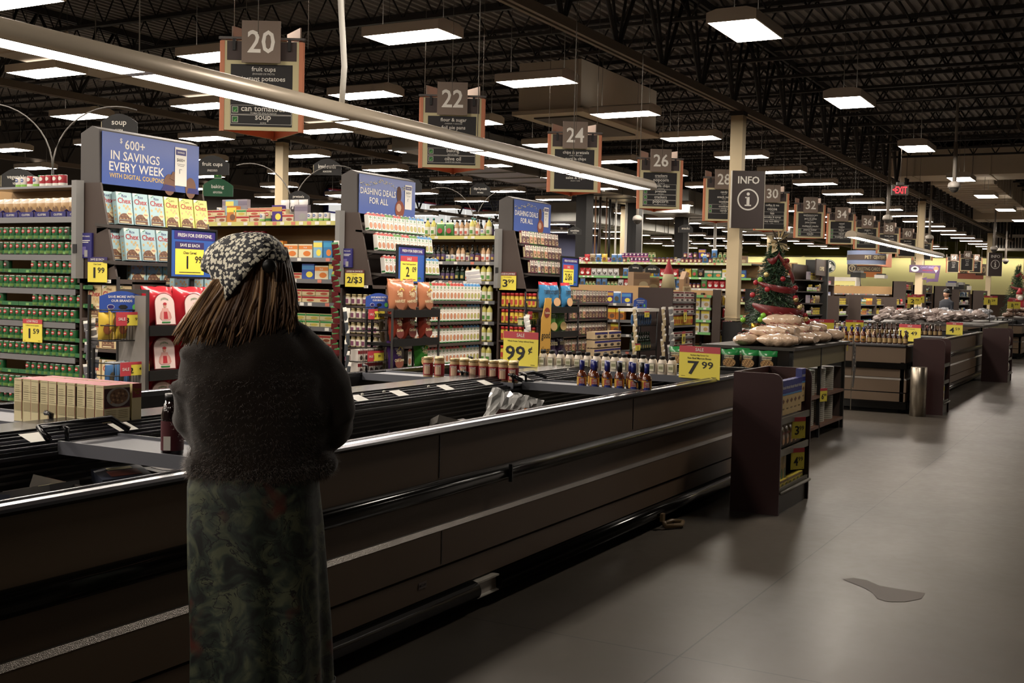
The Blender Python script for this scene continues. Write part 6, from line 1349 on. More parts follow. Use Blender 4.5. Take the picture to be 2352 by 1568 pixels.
# ============================================================ AISLE SIGNS
M_face = mat('sign cream', (206, 196, 154), .6); M_num = mat('number board', (134, 118, 106), .7); M_org = mat('sign orange edge', (206, 132, 98), .6); M_dk = mat('sign black', (32, 30, 31), .55); M_top = mat('sign brown top', (68, 56, 54), .6)
def aisle_sign(x, y, num, lines, checks, lb):
    o = thing('aisle_sign', lb, 'aisle sign', (x, y, 0), FR)
    zt, zb = 4.0, 3.08; S = .86; r_ = S / (2 * math.sqrt(3)); q = S / 2
    for k in range(3):
        b = MB(); b.t = Matrix.Translation((0, r_, 0)) @ Matrix.Rotation(R(120 * k), 4, 'Z') @ Matrix.Translation((0, -r_, 0))
        b.box(-q + .04, -.01, zb, q - .04, .01, zt, M_face)
        b.box(-q + .005, -.014, zb - .01, -q + .045, .014, zt + .0, M_org); b.box(q - .045, -.014, zb - .01, q - .005, .014, zt, M_org)
        b.add([(-q + .04, .0105, zb), (q - .04, .0105, zb), (q - .04, .0105, zt), (-q + .04, .0105, zt)], [(3, 2, 1, 0)], M_org)
        b.rect(-q + .07, zt - .2, q - .07, zt - .003, M_top, -.0125); b.rect(-.32, zb + .04, .32, zt - .24, M_dk, -.012)
        b.build('panel', o)
        nb_ = MB(); nb_.t = b.t.copy(); nb_.box(-.2, -.06, zt - .23, .2, -.045, zt + .2, M_num)
        nb_.build('number_board', o)
    n = 6; t = MB(); cb = MB(); ck = MB()
    for i, (a, s_) in enumerate(lines):
        zc = zt - .3 - i * .101
        if a:
            t.text(a, .02, zc + .006, .062 if any(c in a for c in 'pgyj') else .05, WHITE, -.0135, .52)
            if s_: t.text(s_, .02, zc - .038, .019, C((190, 188, 180)), -.0135, .34, .2)
        if i in checks:
            cb.rect(-.315, zc - .052, .315, zc - .049, WHITE, -.0133).rect(-.315, zc + .04, .315, zc + .043, WHITE, -.0133).rect(-.315, zc - .05, -.312, zc + .04, WHITE, -.0133).rect(.312, zc - .05, .315, zc + .04, WHITE, -.0133)
            ck.rect(-.3, zc - .035, -.24, zc + .028, WHITE, -.0135).rect(-.296, zc - .031, -.244, zc + .024, C((40, 110, 50)), -.0138).poly([(-.285, zc - .015), (-.272, zc - .028), (-.25, zc + .012), (-.27, zc - .006)], C((110, 190, 90)), -.0141)
    t.build('lettering', o)
    if cb.v: cb.build('row_border', o); ck.build('leaf_icon', o)
    MB().text(num, 0, zt - .015, .235, C((250, 246, 236), .6), -.0625, .28).text(num, .003, zt - .015, .235, C((250, 246, 236), .6), -.0627, .28).build('number', o)
    f_ = MB()
    for k in range(3):
        f_.t = Matrix.Translation((0, r_, 0)) @ Matrix.Rotation(R(120 * k), 4, 'Z') @ Matrix.Translation((0, -r_, 0))
        f_.prism([(-.44, -.02), (.44, -.02), (.38, .03), (-.38, .03)], (zt + .015, zt + .04), mat('sign frame grey', (92, 88, 86), .5), 'z'); f_.box(-.3, -.03, zt - .1, -.27, .0, zt + .02, M_dk); f_.box(.27, -.03, zt - .1, .3, .0, zt + .02, M_dk)
    f_.build('top_frame', o)
    c = MB()
    for k in range(3):
        a = R(90 + 120 * k + 60); c.bar((math.cos(a) * .46, r_ + math.sin(a) * .46, zt + .03), (math.cos(a) * .46, r_ + math.sin(a) * .46, 6.75), .004, M_cable)
    c.build('cable', o)
AS = [('20', [('fruit cups', 'ENVASES DE FRUTA'), ('instant potatoes', 'PAPAS'), ('pasta', 'PASTA'), ('canned beans', 'FRIJOLES ENLATADOS'), ('can tomatoes', 'TOMATES ENLATADOS'), ('soup', 'SOPA')], (4, 5)),
 ('22', [('flour & sugar', 'HARINA Y AZUCAR'), ('foil pie pans', 'MOLDES'), ('oil', 'ACEITE'), ('spices', 'ESPECIAS Y SABORES'), ('baking', 'REPOSTERIA'), ('olive oil', 'ACEITE DE OLIVA')], (4, 5)),
 ('24', [('chips & pretzels', 'CHIPS Y PRETZELS'), ('tortilla chips', 'TOTOPOS'), ('dips', ''), ('multipack chips', 'MULTIPAQUETE DE CHIPS'), ('salsa & dips', 'SALSA Y DIPS'), ('', '')], ()),
 ('26', [('crackers', 'GALLETAS SALADAS'), ('popcorn', 'PALOMITAS'), ('tortilla chips', 'TOTOPOS'), ('pretzels', 'PRETZELS'), ('crackers', 'GALLETAS SALADAS'), ('popcorn', 'PALOMITAS DE MAIZ')], (2, 3, 4, 5)),
 ('28', [('candy', 'DULCES'), ('snack nuts', 'NUECES'), ('cookies', 'GALLETAS'), ('cookies', 'GALLETAS'), ('candy', 'DULCES'), ('', '')], (3, 4)),
 ('30', [('coffee & tea', 'CAFE Y TE'), ('cocoa', 'COCOA'), ('tea', 'TE'), ('pancake & syrup', 'MEZCLA'), ('soy non-dairy', 'SOYA'), ('', '')], (2, 3, 4)),
 ('32', [('applesauce jars', 'PURE DE MANZANA'), ('jams & jellies', 'MERMELADAS'), ('juice boxes', 'JUGOS'), ('multipack snacks', 'BOTANAS'), ('peanut butter', 'CREMA'), ('snacks', 'BOTANAS')], (4, 5)),
 ('34', [('cereal', 'CEREAL'), ('raisins', 'PASAS'), ('honey', 'MIEL'), ('cereal', 'CEREAL'), ('breakfast bars', 'BARRAS'), ('', '')], (2, 3, 4)),
 ('36', [('yogurt', 'YOGUR'), ('cottage cheese', 'QUESO'), ('eggs', ''), ('yogurt', ''), ('cheese', ''), ('', '')], (3, 4)),
 ('38', [('frozen pizza', 'PIZZA'), ('frozen meals', ''), ('waffles', ''), ('frozen dinners', ''), ('pizza', ''), ('', '')], ()),
 ('40', [('ice cream', ''), ('frozen fruit', ''), ('', ''), ('', ''), ('', ''), ('', '')], ()), ('42', [('frozen foods', ''), ('', ''), ('', ''), ('', ''), ('', ''), ('', '')], ())]
for i, (n_, ln, ck) in enumerate(AS): aisle_sign(9.2 + 3.74 * i, 8.1, n_, ln, ck, 'three sided hanging aisle sign numbered ' + NW_[n_])
for x, y, n_ in ((74, 10.1, '54'), (69, 8.7, '48'), (74, 8.85, '50')): aisle_sign(x, y, n_, [('greeting', ''), ('school', ''), ('office', ''), ('paper', ''), ('', ''), ('', '')], (), 'small far three sided aisle sign numbered ' + NW_[n_])
for x, y, z, n_ in ((62, 10.2, 3.5, '61'), (75, 8.6, 3.3, '60')):
    o = thing('number_sign', 'small brown far sign numbered ' + NW_[n_], 'sign', (x, y, z), FR); MB().box(-.35, -.02, -.35, .35, .02, .35, M_num).bar((0, 0, .3), (0, 0, 3.1), .01, M_cable).build('board', o); MB().text(n_, 0, 0, .4, CREAM, -.03, .5).build('number', o)
def info(x, y, z0, w, h, lb, col=True):
    o = thing('info_sign', lb, 'info sign', (x, y, z0), FR)
    MB().box(-w / 2, -.05, 0, w / 2, .05, h, mat('info brown', (62, 52, 50), .6)).box(w / 2, -.052, 0, w / 2 + .012, .052, h, C((170, 165, 150))).box(-w / 2 - .012, -.052, 0, -w / 2, .052, h, C((170, 165, 150))).build('board', o)
    t = MB(); t.text('INFO', 0, h * .84, h * .13, WHITE, -.052, w * .66).text('INFO', .004, h * .84, h * .13, WHITE, -.0522, w * .66).disc(0, h * .5, w * .335, w * .335, WHITE, -.052, 32).disc(0, h * .5, w * .29, w * .29, mat('info brown', (0, 0, 0)), -.0535, 32)
    t.disc(0, h * .5 + w * .17, w * .05, w * .05, WHITE, -.055, 14).rect(-w * .045, h * .5 - w * .17, w * .045, h * .5 + w * .08, WHITE, -.055).rect(-w * .09, h * .5 + w * .04, -.0, h * .5 + w * .08, WHITE, -.055).rect(-w * .1, h * .5 - w * .2, w * .1, h * .5 - w * .16, WHITE, -.055)
    t.build('emblem', o); MB().box(-.1, .05, h * .3, .1, .16, h * .36, BLACK).box(-.1, .05, h * .7, .1, .16, h * .76, BLACK).build('bracket', o)
info(22.15, 6.92, 2.8, .64, 1.13, 'dark brown INFO sign with ringed letter on the near cream column')
info(65.9, 6.9, 2.75, .72, 1.25, 'small far INFO sign on the third cream column')
# arch rods and blade markers over the gondolas
def archsign(x, y, z, word, sub, lb, s=1.0, rz=FR, green=False):
    o = thing('aisle_marker', lb, 'aisle marker', (x, y, z), rz)
    w, h = .34 * s, .2 * s; pts = [(-w / 2, 0), (w / 2, 0), (w / 2, h * .6)] + [(w / 2 - w * i / 10, h * (.6 + .4 * math.sin(math.pi * i / 10))) for i in range(1, 10)] + [(-w / 2, h * .6)]
    MB().prism(pts, (0, .012), C((30, 90, 58)) if green else C((32, 32, 33))).build('board', o)
    t = MB(); t.text(word, 0, h * .52, h * .26, WHITE, -.003, w * .62)
    if sub: t.text(sub, 0, h * .22, h * .11, WHITE, -.003, w * .3, .15)
    t.rect(-w / 2 + .004, .01, -w / 2 + .008, h * .6, CREAM, -.003)
    if green: t.rect(-.045 * s, h, .045 * s, h + .09 * s, WHITE, -.003).rect(-.04 * s, h + .005, .04 * s, h + .085 * s, C((40, 110, 50)), -.004).poly([(-.02, h + .03), (0, h + .02), (.025, h + .07), (-.005, h + .05)], LIME, -.005)
    t.build('lettering', o)
    return o
def arch(x, y, z0, span, rise, lb, rz=FR, ends=(1, -1)):
    o = thing('arch_rod', lb, 'rod', (x, y, z0), rz); b = MB(); b.tube([(0, 0, 0), (0, 0, rise * .25)], .012, BLACK, 6)
    for s_ in ends:
        b.tube([(s_ * span * (1 - math.cos(a)), 0, rise * (.25 + .75 * math.sin(a))) for a in [math.pi * .6 * k / 12 for k in range(13)]], .007, C((120, 116, 110), .35), 6)
    b.build('rod', o)
arch(7.62, 9.35, 2.36, .62, .82, 'forked arch rod over the vegetable can gondola'); arch(11.35, 9.45, 2.2, .55, .8, 'forked arch rod over the fruit cup gondola'); arch(15.1, 9.0, 2.2, .52, .82, 'forked arch rod over the oil gondola')
archsign(7.63, 8.45, 2.85, 'soup', 'SOPA', 'black arched marker reading soup'); archsign(7.65, 9.9, 2.39, 'vegetables', 'VERDURAS', 'black arched marker reading vegetables', 1.0)
archsign(8.86, 8.45, 2.6, 'fruit cups', 'ENVASES DE FRUTA', 'black arched marker reading fruit cups', 1.0); archsign(11.58, 9.1, 2.88, 'bread crumbs', 'MIGAS DE PAN', 'black arched marker reading bread crumbs', 1.05)
archsign(11.27, 9.3, 2.5, 'pretzels', '', 'black arched marker reading pretzels', .8); archsign(14.56, 8.6, 2.86, 'chips & pretzels', 'CHIPS Y PRETZELS', 'black arched marker reading chips and pretzels', .9); archsign(12.42, 8.4, 2.73, 'oil', '', 'black arched marker reading oil half behind the blue holiday sign', .9)
archsign(9.1, 8.6, 2.4, 'baking', 'REPOSTERIA', 'green arched marker with leaf tile reading baking', .95, FR, True)
archsign(25, 10.465, 1.95, 'baking', '', 'small black baking marker before the nut gondola', 1.0); archsign(25, 10.05, 1.93, 'snacks', '', 'small black arched marker reading snacks before the nut gondola', 1.0)
archsign(30, 14.5, 3.1, 'cookies', 'GALLETAS', 'small black arched marker far behind the third end display', 1.2); archsign(35, 12.95, 3.42, 'snacks', '', 'small black arched marker high between the dark risers', 1.4)

# ============================================================ FAR RIGHT BACKGROUND
o = thing('ring_sign', 'round blue and brown hanging PET CENTER drum sign', 'sign', (45.3, 9.35, 2.74))
MB().lathe([(.72, 0), (.72, .52)], mat('sign blue grey', (130, 144, 176), .6), 32, cap=False).lathe([(.71, .52), (.71, 0)], WHITE, 32, cap=False).build('drum', o); MB().lathe([(.73, .16), (.73, .36)], mat('sign brown band', (84, 72, 66), .6), 32, cap=False).build('band', o)
t = MB()
for st, wd in ((-170, 'PET CENTER'), (-110, 'PET CENTER')):
    for i, ch in enumerate(wd):
        if ch != ' ': t.t = Matrix.Rotation(R(st + 90 + i * 6.2), 4, 'Z') @ Matrix.Translation((0, -.74, 0)); t.text(ch, 0, .26, .13, CREAM, 0, .07)
t.build('lettering', o); c = MB()
for a in (0, 120, 240): c.bar((.6 * math.cos(R(a)), .6 * math.sin(R(a)), .5), (.6 * math.cos(R(a)), .6 * math.sin(R(a)), 3.9), .008, M_cable)
c.build('cable', o)
o = thing('arrow_sign', 'purple bent arrow sign with food pictures on the second cream column', 'sign', (44.0, 6.9, 2.45), FR)
MB().prism([(-.65, .25), (.5, .25), (.42, -.35), (.1, -.35), (.0, -.4), (.0, -.3), (-.2, -.26), (.0, -.18), (.0, -.24), (.3, -.24), (.32, -.05), (-.65, -.02)], (0, .02), C((92, 70, 104))).build('board', o)
MB().text("CAN'T FIND", 0, .17, .07, C((150, 140, 190)), -.004, .5).text('what you want', .02, .06, .06, RED, -.004, .5).disc(-.45, .1, .15, .1, WHITE, -.004).disc(-.45, .12, .07, .04, INK, -.006).disc(.33, .12, .09, .09, C((200, 120, 90)), -.004).poly([(.27, .08), (.33, -.02), (.39, .08)], WHITE, -.006).build('print', o)
o = thing('store_sign', 'orange and brown GREETING CARDS fascia at the far wall', 'sign', (90, 18.4, 3.0), R(-70))
MB().box(-1.0, -.1, 0, 1.0, .1, 1.1, ORG).rect(-.98, .4, .9, .85, C((96, 76, 64)), -.11).text('GREETING CARDS', 0, .62, .26, CREAM, -.13, 1.7).build('fascia', o)
o = thing('store_sign', 'brown square sign with ringed T emblem left of the greeting cards', 'sign', (80, 17.46, 3.0), R(-70)); MB().box(-.3, -.05, 0, .3, .05, .8, C((66, 58, 54))).disc(0, .42, .22, .22, CREAM, -.06, 20).disc(0, .42, .18, .18, C((66, 58, 54)), -.07, 20).text('T', 0, .42, .22, CREAM, -.08).build('fascia', o)
o = thing('store_sign', 'orange SCHOOL and office fascia far behind aisle sign 54', 'sign', (92, 11.3, 3.0), R(-75)); MB().box(-.9, -.1, 0, .9, .1, .85, C((206, 110, 80))).rect(-.88, .4, .88, .8, C((96, 76, 64)), -.11).text('SCHOOL & O', 0, .6, .26, CREAM, -.13, 1.5).build('fascia', o)
o = thing('slanted_soffit', 'orange and white slanted soffit left of the PET CENTER drum', 'soffit', (70, 14.3, 3.4)); MB().prism([(0, 0), (6, 0), (6, 1.6), (4.4, .5), (0, .5)], (-.2, .2), C((206, 120, 86))).prism([(3.6, .5), (5.8, 1.9), (6, 1.9), (6, 1.6), (4.4, .5)], (-.21, .21), C((190, 180, 150))).build('fascia', o)
o = thing('fridge_case', 'lit glass door refrigerator far behind the decorated tree', 'refrigerator', (46, 10.5, 0), NW); 
MB().box(-.65, 0, 0, .65, .8, .3, BLACK).box(-.65, .7, .3, .65, .8, 2.1, WHITE).box(-.65, 0, 2.1, .65, .8, 2.25, WHITE).box(-.65, 0, .3, -.6, .8, 2.1, WHITE).box(.6, 0, .3, .65, .8, 2.1, WHITE).build('cabinet', o)
MB().box(-.6, .62, .3, .6, .68, 2.1, mat('lit fridge interior', (240, 226, 150), .6, emit=.5)).build('lit_back', o)
for z in (.5, .9, 1.3, 1.7): MB().box(-.6, .1, z, .6, .6, z + .03, WHITE).build('fridge_shelf', o); stock(seqr(['pg', 'py', 'by', 'bs'], 16, 3), 46.2, 11.08, z + .035, 'in the lit refrigerator', end=9.92, gap=.04)
def farshelf(x, y, w, H, zs, kinds, lb, rz=0, d=.5):
    o = thing('shelf_unit', lb, 'shelving', (x, y, 0)); MB().box(0, .45, 0, w, .5, H, M_brown).box(0, 0, 0, .05, .5, H, M_brown).box(w - .05, 0, 0, w, .5, H, M_brown).box(0, 0, 0, w, .5, .12, BLACK).build('frame', o)
    for i, z in enumerate(zs): MB().box(.05, 0, z - .03, w - .05, .45, z, M_shelf).build('shelf', o); stock(seqr(kinds, int(w / .1), 4), x + .06, y + .06, z + .004, 'on the %s shelf of the %s' % (ORD[i], lb), '+x', end=x + w - .06, gap=.01)
Z_ = [1.25, .95, .62, .3]
farshelf(33.3, 7.6, 1.25, 1.5, Z_, ['cw', 'jn', 'by'], 'low yellow-box shelf past the tree'); farshelf(34.8, 7.3, 2.2, 1.55, Z_, ['bu', 'bn', 'bs', 'bb'], 'snack-box shelf past the tree')
farshelf(37.6, 7.4, 1.3, 1.5, Z_, ['pk', 'by', 'be'], 'low dark-pack end shelf'); farshelf(40.5, 7.3, 1.6, 1.5, Z_, ['pk', 'pr', 'by'], 'low dark-red end shelf')
farshelf(38.5, 9.8, 3.6, 2.2, [1.9, 1.5, 1.1, .7], ['b1', 'b2'], 'tall bulk-paper shelf beyond'); farshelf(44.5, 7.7, 1.5, 2.1, [1.8, 1.45, 1.1, .75, .4], ['by', 'pg', 'pr'], 'yellow shelf before column two')
farshelf(46.5, 7.3, 1.5, 2.0, [1.7, 1.35, 1.0, .65, .3], ['bn', 'pr', 'bb', 'pk'], 'green-red shelf beyond column two'); farshelf(49, 6.9, 1.6, 2.0, [1.7, 1.35, 1.0, .65, .3], ['bb', 'pb', 'cw'], 'blue shelf behind far person')
farshelf(52, 6.8, 3.6, 1.9, [1.6, 1.25, .9, .55, .2], ['cw', 'b1', 'bw', 'pw', 'pb'], 'white shelf beyond far person'); farshelf(57, 6.4, 1.5, 1.9, [1.6, 1.25, .9, .55], ['pg', 'bn'], 'green shelf by column three')
farshelf(60, 3.2, 5, 1.7, [1.4, 1.05, .7, .35], ['bb', 'pb', 'cw', 'bm'], 'blue shelf behind far tree'); farshelf(72, 2.0, 8, 1.9, [1.6, 1.25, .9, .55], ['bk', 'bs', 'b1', 'pb'], 'last shelf before pale wall'); farshelf(68, 9.5, 9, 2.0, [1.7, 1.3, .9, .5], ['bb', 'cw', 'pk', 'bk', 'b2'], 'shelf under the card sign')
farshelf(60, 14.5, 9, 2.2, [1.9, 1.5, 1.1, .7], ['bb', 'cw', 'pb', 'bk', 'b2'], 'shelf before the card sign')
for i, (x, y, z, s_) in enumerate([(47, 10, 2.25, .5), (48, 9.3, 2.25, .35), (50.5, 6.9, 2.0, .4), (53, 6.9, 1.9, .5), (54.6, 6.9, 1.9, .45), (70, 9.6, 2.0, .8), (74, 9.6, 2.0, .9)]): tag(MB().box(-s_, -.2, 0, s_, .2, s_ * .4, (BLACK, WHITE, GREY)[i % 3]).box(-s_ * .6, -.15, s_ * .4, s_ * .6, .15, s_ * .55, (GREY, BLACK, NAVY)[i % 3]).build('storage_box', None, (x, y, z)), 'stored %s box on top of the far shelving, %s from the left' % (('black', 'white', 'grey')[i % 3], ORD[i]), 'box', 'stored boxes on far shelves')
# house shaped gift display on top of the low gondola
b = MB(); b.lathe([(.15, 0), (.1, .3), (.1, .302), (.0, .62)], CREAM, 12, ms=[CREAM, RED, RED]); tag(b.build('cone_tree', None, (20.5, 7.9, 1.54)), 'red and cream cone shaped decoration above the maroon cartons', 'decoration')
o = thing('wooden_house', 'small wooden PARTY house decoration on the low shelving', 'decoration', (21.5, 7.95, 1.5)); MB().prism([(-.16, 0), (.16, 0), (.16, .26), (0, .42), (-.16, .26)], (-.05, .05), C((170, 130, 90))).rect(-.05, .18, .05, .3, BRN, -.052).build('house', o); MB().box(-.22, -.07, 0, .22, -.055, .12, C((200, 176, 130))).text('PARTY', 0, .06, .07, BRN, -.073, .36).build('name_board', o)
for i in range(2): put(B_KRA, 'kraft_box', 'large plain kraft box on top of the low shelving, the %s one' % ('taller', 'shorter')[i], 'box', None, 19.9 + .5 * i, 8.2, 1.52 if i else 1.52, R(-30), (1.9, 1.5, 2.0 if i == 0 else 1.5))
o = thing('payment_tablet', 'black tilted screen device on an arm at the near cream column', 'screen', (22.55, 7.0, 1.15)); MB().box(-.16, -.12, 0, .16, -.02, .45, BLACK).rect(-.12, .1, .12, .4, C((60, 60, 66), .15), -.121).box(-.03, -.02, .2, .03, .07, .26, BLACK).build('body', o)
# wet stain on the floor
b = MB(); pts = [(6.1, 1.321), (6.162, 1.278), (6.154, 1.208), (6.072, 1.125), (6.059, 1.036), (6.056, 0.949), (6.052, 0.896), (5.925, 0.896), (5.822, 0.952), (5.773, 1.026), (5.801, 1.083), (5.9, 1.124), (5.981, 1.184), (6.051, 1.265)]
b.add([(x, y, .0015) for x, y in pts] + [(5.98, 1.08, .0015)], [(i, (i + 1) % 14, 14) for i in range(14)], mat('wet concrete', (74, 64, 54), .5))
tag(b.build('floor_puddle'), 'dark wet stain on the concrete floor', 'stain')

# ============================================================ PEOPLE
def loft(b, rings, m, n=28, caps=True, rip=None, smooth=True):   # rings: (z, cx, cy, rx, ry)
    vs = []
    for (z, cx, cy, rx, ry) in rings:
        for i in range(n):
            a = 2 * math.pi * i / n; k = 1 + (rip(a, z) if rip else 0)
            vs.append((cx + rx * k * math.cos(a), cy + ry * k * math.sin(a), z))
    fs = [(j * n + i, j * n + (i + 1) % n, (j + 1) * n + (i + 1) % n, (j + 1) * n + i) for j in range(len(rings) - 1) for i in range(n)]
    if caps: fs += [tuple(range(n))[::-1], tuple(range((len(rings) - 1) * n, len(rings) * n))]
    return b.add(vs, fs, m, smooth)
def chain(b, pts, rad, m, n=12):
    return b.tube(pts, list(rad), m, n)
def remesh(o, vox, sm=2):
    r_ = o.modifiers.new('remesh', 'REMESH'); r_.mode = 'VOXEL'; r_.voxel_size = vox; r_.use_smooth_shade = True
    s_ = o.modifiers.new('smooth', 'SMOOTH'); s_.factor = .5; s_.iterations = sm
def smooth_rings(keys, k=4):
    out = []
    for i in range(len(keys) - 1):
        for q in range(k):
            t = q / k; t = t * t * (3 - 2 * t) * .5 + t * .5
            out.append(tuple(a + (b_ - a) * t for a, b_ in zip(keys[i], keys[i + 1])))
    return out + [keys[-1]]
SKIN = mat('skin', (196, 150, 124), .5)
ps = thing('person', 'person seen from behind in a dark fuzzy sweater, long printed skirt and dotted headscarf', 'person', (2.44, 2.13, 0), R(-48.8))
bd = MB()
# torso, legs, neck and head as one surface
loft(bd, [(.86, 0, .01, .13, .1), (.95, 0, .01, .15, .11), (1.06, 0, .01, .12, .09), (1.2, 0, .01, .14, .1), (1.32, -.01, .01, .16, .09), (1.38, -.01, .02, .09, .07), (1.41, -.01, .03, .05, .05), (1.46, -.02, .04, .048, .05)], SKIN, 20)
for s_ in (-1, 1):
    chain(bd, [(s_ * .075, .01, .92), (s_ * .08, .01, .7), (s_ * .08, .03, .48), (s_ * .08, .0, .3), (s_ * .08, -.02, .09), (s_ * .08, .0, .05)], [.085, .075, .055, .052, .036, .035], SKIN)
    chain(bd, [(s_ * .08, -.04, .03), (s_ * .085, .06, .035), (s_ * .09, .15, .022)], [.028, .036, .024], SKIN)
    sx = -.17 if s_ < 0 else .13; ex = -.19 if s_ < 0 else .18
    chain(bd, [(sx, .01, 1.32), (ex, .05, 1.1), (s_ * .12, .25, 1.06), (s_ * .09, .31, 1.06)], [.045, .038, .027, .026], SKIN)
    chain(bd, [(s_ * .092, .30, 1.06), (s_ * .08, .345, 1.062), (s_ * .07, .385, 1.06)], [.024, .036, .03], SKIN, 10)
    for k in range(4):
        fx = s_ * (.10 - .02 * k); L = (.062, .072, .066, .052)[k]
        chain(bd, [(fx * .95, .38, 1.062), (fx * .92, .38 + L * .5, 1.066), (fx * .88, .38 + L * .85, 1.045), (fx * .85, .38 + L * .9, 1.02)], [.0095, .009, .0085, .007], SKIN, 8)
    chain(bd, [(s_ * .06, .34, 1.06), (s_ * .035, .37, 1.06), (s_ * .025, .40, 1.05)], [.013, .011, .009], SKIN, 8)
HC = Vector((-.022, .045, 1.535)); hr = R(50)
hd = MB(); 
bd.t = Matrix.Translation(HC) @ Matrix.Rotation(hr, 4, 'Z') @ Matrix.Rotation(R(-14), 4, 'X')
bd.ball((0, 0, .0), .072, .09, .095, SKIN, 20, 14); bd.ball((0, .03, -.05), .052, .06, .062, SKIN, 16, 10)
chain(bd, [(0, .085, .02), (0, .104, -.01), (0, .108, -.028)], [.008, .011, .013], SKIN, 8)
for s_ in (-1, 1): bd.ball((s_ * .072, 0, -.015), .012, .02, .03, SKIN, 8, 6)
bd.t = Matrix.Identity(4)
body = bd.build('body', ps); remesh(body, .007, 2)
fc = MB(); fc.t = Matrix.Translation(HC) @ Matrix.Rotation(hr, 4, 'Z') @ Matrix.Rotation(R(-14), 4, 'X')
for s_ in (-1, 1): fc.ball((s_ * .03, .077, .005), .013, .01, .007, WHITE, 10, 6); fc.ball((s_ * .03, .085, .005), .006, .004, .006, BRN, 8, 4); fc.tube([(s_ * .015, .088, .026), (s_ * .03, .086, .031), (s_ * .046, .077, .026)], .003, BRN, 5)
fc.tube([(-.022, .085, -.06), (0, .094, -.057), (.022, .085, -.06)], [.003, .006, .003], C((160, 80, 76)), 6); fc.build('face', ps)
# skirt
M_sk = mat('printed skirt', (70, 84, 68), .6)
def skirt_nodes():
    nt = M_sk.node_tree; N = nt.nodes.new; L = nt.links.new; b = nt.nodes['Principled BSDF']; tc = N('ShaderNodeTexCoord')
    n1 = N('ShaderNodeTexNoise'); n1.inputs['Scale'].default_value = 14; n1.inputs['Detail'].default_value = 6; n1.inputs['Distortion'].default_value = 1.5; L(tc.outputs['Object'], n1.inputs['Vector'])
    r = N('ShaderNodeValToRGB'); e = r.color_ramp.elements; e[0].position = .36; e[0].color = lin((.10, .11, .10)) + (1,); e[1].position = .62; e[1].color = lin((.33, .35, .27)) + (1,)
    q = e.new(.48); q.color = lin((.18, .22, .19)) + (1,); L(n1.outputs['Fac'], r.inputs[0])
    v = N('ShaderNodeTexVoronoi'); v.feature = 'DISTANCE_TO_EDGE'; v.inputs['Scale'].default_value = 7
    mp = N('ShaderNodeMixRGB'); mp.blend_type = 'ADD'; mp.inputs[0].default_value = .25; L(tc.outputs['Object'], mp.inputs[1]); L(n1.outputs['Color'], mp.inputs[2]); L(mp.outputs[0], v.inputs['Vector'])
    c = N('ShaderNodeMath'); c.operation = 'LESS_THAN'; c.inputs[1].default_value = .02; L(v.outputs['Distance'], c.inputs[0])
    m1 = N('ShaderNodeMixRGB'); L(c.outputs[0], m1.inputs[0]); L(r.outputs[0], m1.inputs[1]); m1.inputs[2].default_value = lin((.1, .1, .1)) + (1,)
    n2 = N('ShaderNodeTexNoise'); n2.inputs['Scale'].default_value = 5.5; n2.inputs['Detail'].default_value = 3; L(tc.outputs['Object'], n2.inputs['Vector'])
    c2 = N('ShaderNodeMapRange'); c2.inputs[1].default_value = .62; c2.inputs[2].default_value = .7; L(n2.outputs['Fac'], c2.inputs[0])
    m2 = N('ShaderNodeMixRGB'); L(c2.outputs[0], m2.inputs[0]); L(m1.outputs[0], m2.inputs[1]); m2.inputs[2].default_value = lin((.34, .16, .12)) + (1,)
    L(m2.outputs[0], b.inputs['Base Color'])
skirt_nodes()
sk = MB()
def rip(a, z): return (.035 + .1 * max(0, (.95 - z)) ) * (math.sin(7 * a + 1.2) * .6 + .4 * math.sin(12 * a + z * 3)) * min(1, (1.05 - z) * 2)
kr = smooth_rings([(1.04, -.02, .01, .15, .115), (.98, -.02, .01, .172, .13), (.93, -.022, .01, .178, .14), (.82, -.016, .01, .184, .15), (.67, -.01, .01, .186, .155), (.5, -.002, .0, .187, .16), (.38, .0, .0, .19, .165), (.3, .0, .0, .196, .17)], 5)
loft(sk, kr, M_sk, 96, False, rip)
n_ = 96; 
for i in range(n_):      # uneven hem
    x, y, z = sk.v[-n_ + i]; sk.v[-n_ + i] = (x, y, z + .07 * max(0, math.cos(2 * math.pi * i / n_)) ** 3 + .01 * math.sin(i * .6))
so = sk.build('skirt', ps); so.modifiers.new('thickness', 'SOLIDIFY').thickness = .003
# sweater with sleeves, remeshed into one surface
M_sw = mat('fuzzy sweater', (37, 29, 23), .95, sheen=.35, bump=.25, bscale=420, var=.2, vscale=40, spec=.1)
sw = MB()
loft(sw, smooth_rings([(.952, -.012, .01, .178, .135), (.975, -.012, .01, .2, .15), (1.0, -.012, .01, .204, .155), (1.03, -.01, .01, .188, .15), (1.08, -.01, .0, .192, .155), (1.16, -.01, -.01, .202, .16), (1.24, -.025, -.01, .2, .15), (1.3, -.03, .0, .18, .13), (1.345, -.03, .01, .155, .115), (1.385, -.028, .015, .125, .1), (1.42, -.02, .02, .092, .085), (1.45, -.015, .03, .066, .066)], 4), M_sw, 28)
chain(sw, [(-.06, .0, 1.37), (-.12, .0, 1.32), (-.16, .0, 1.27), (-.178, .0, 1.21), (-.172, .03, 1.13), (-.15, .08, 1.07), (-.12, .18, 1.05), (-.1, .26, 1.06)], [.05, .066, .076, .08, .078, .07, .055, .042], M_sw, 16)
chain(sw, [(.03, .0, 1.385), (.08, .0, 1.345), (.13, .0, 1.285), (.162, .01, 1.21), (.178, .02, 1.14), (.178, .05, 1.095), (.15, .13, 1.06), (.12, .24, 1.06)], [.05, .058, .068, .077, .08, .078, .062, .042], M_sw, 16)
for x in (-.19, .19):    # blouson folds over the hem
    sw.ball((x * .85, -.02, 1.0), .05, .07, .045, M_sw, 12, 8)
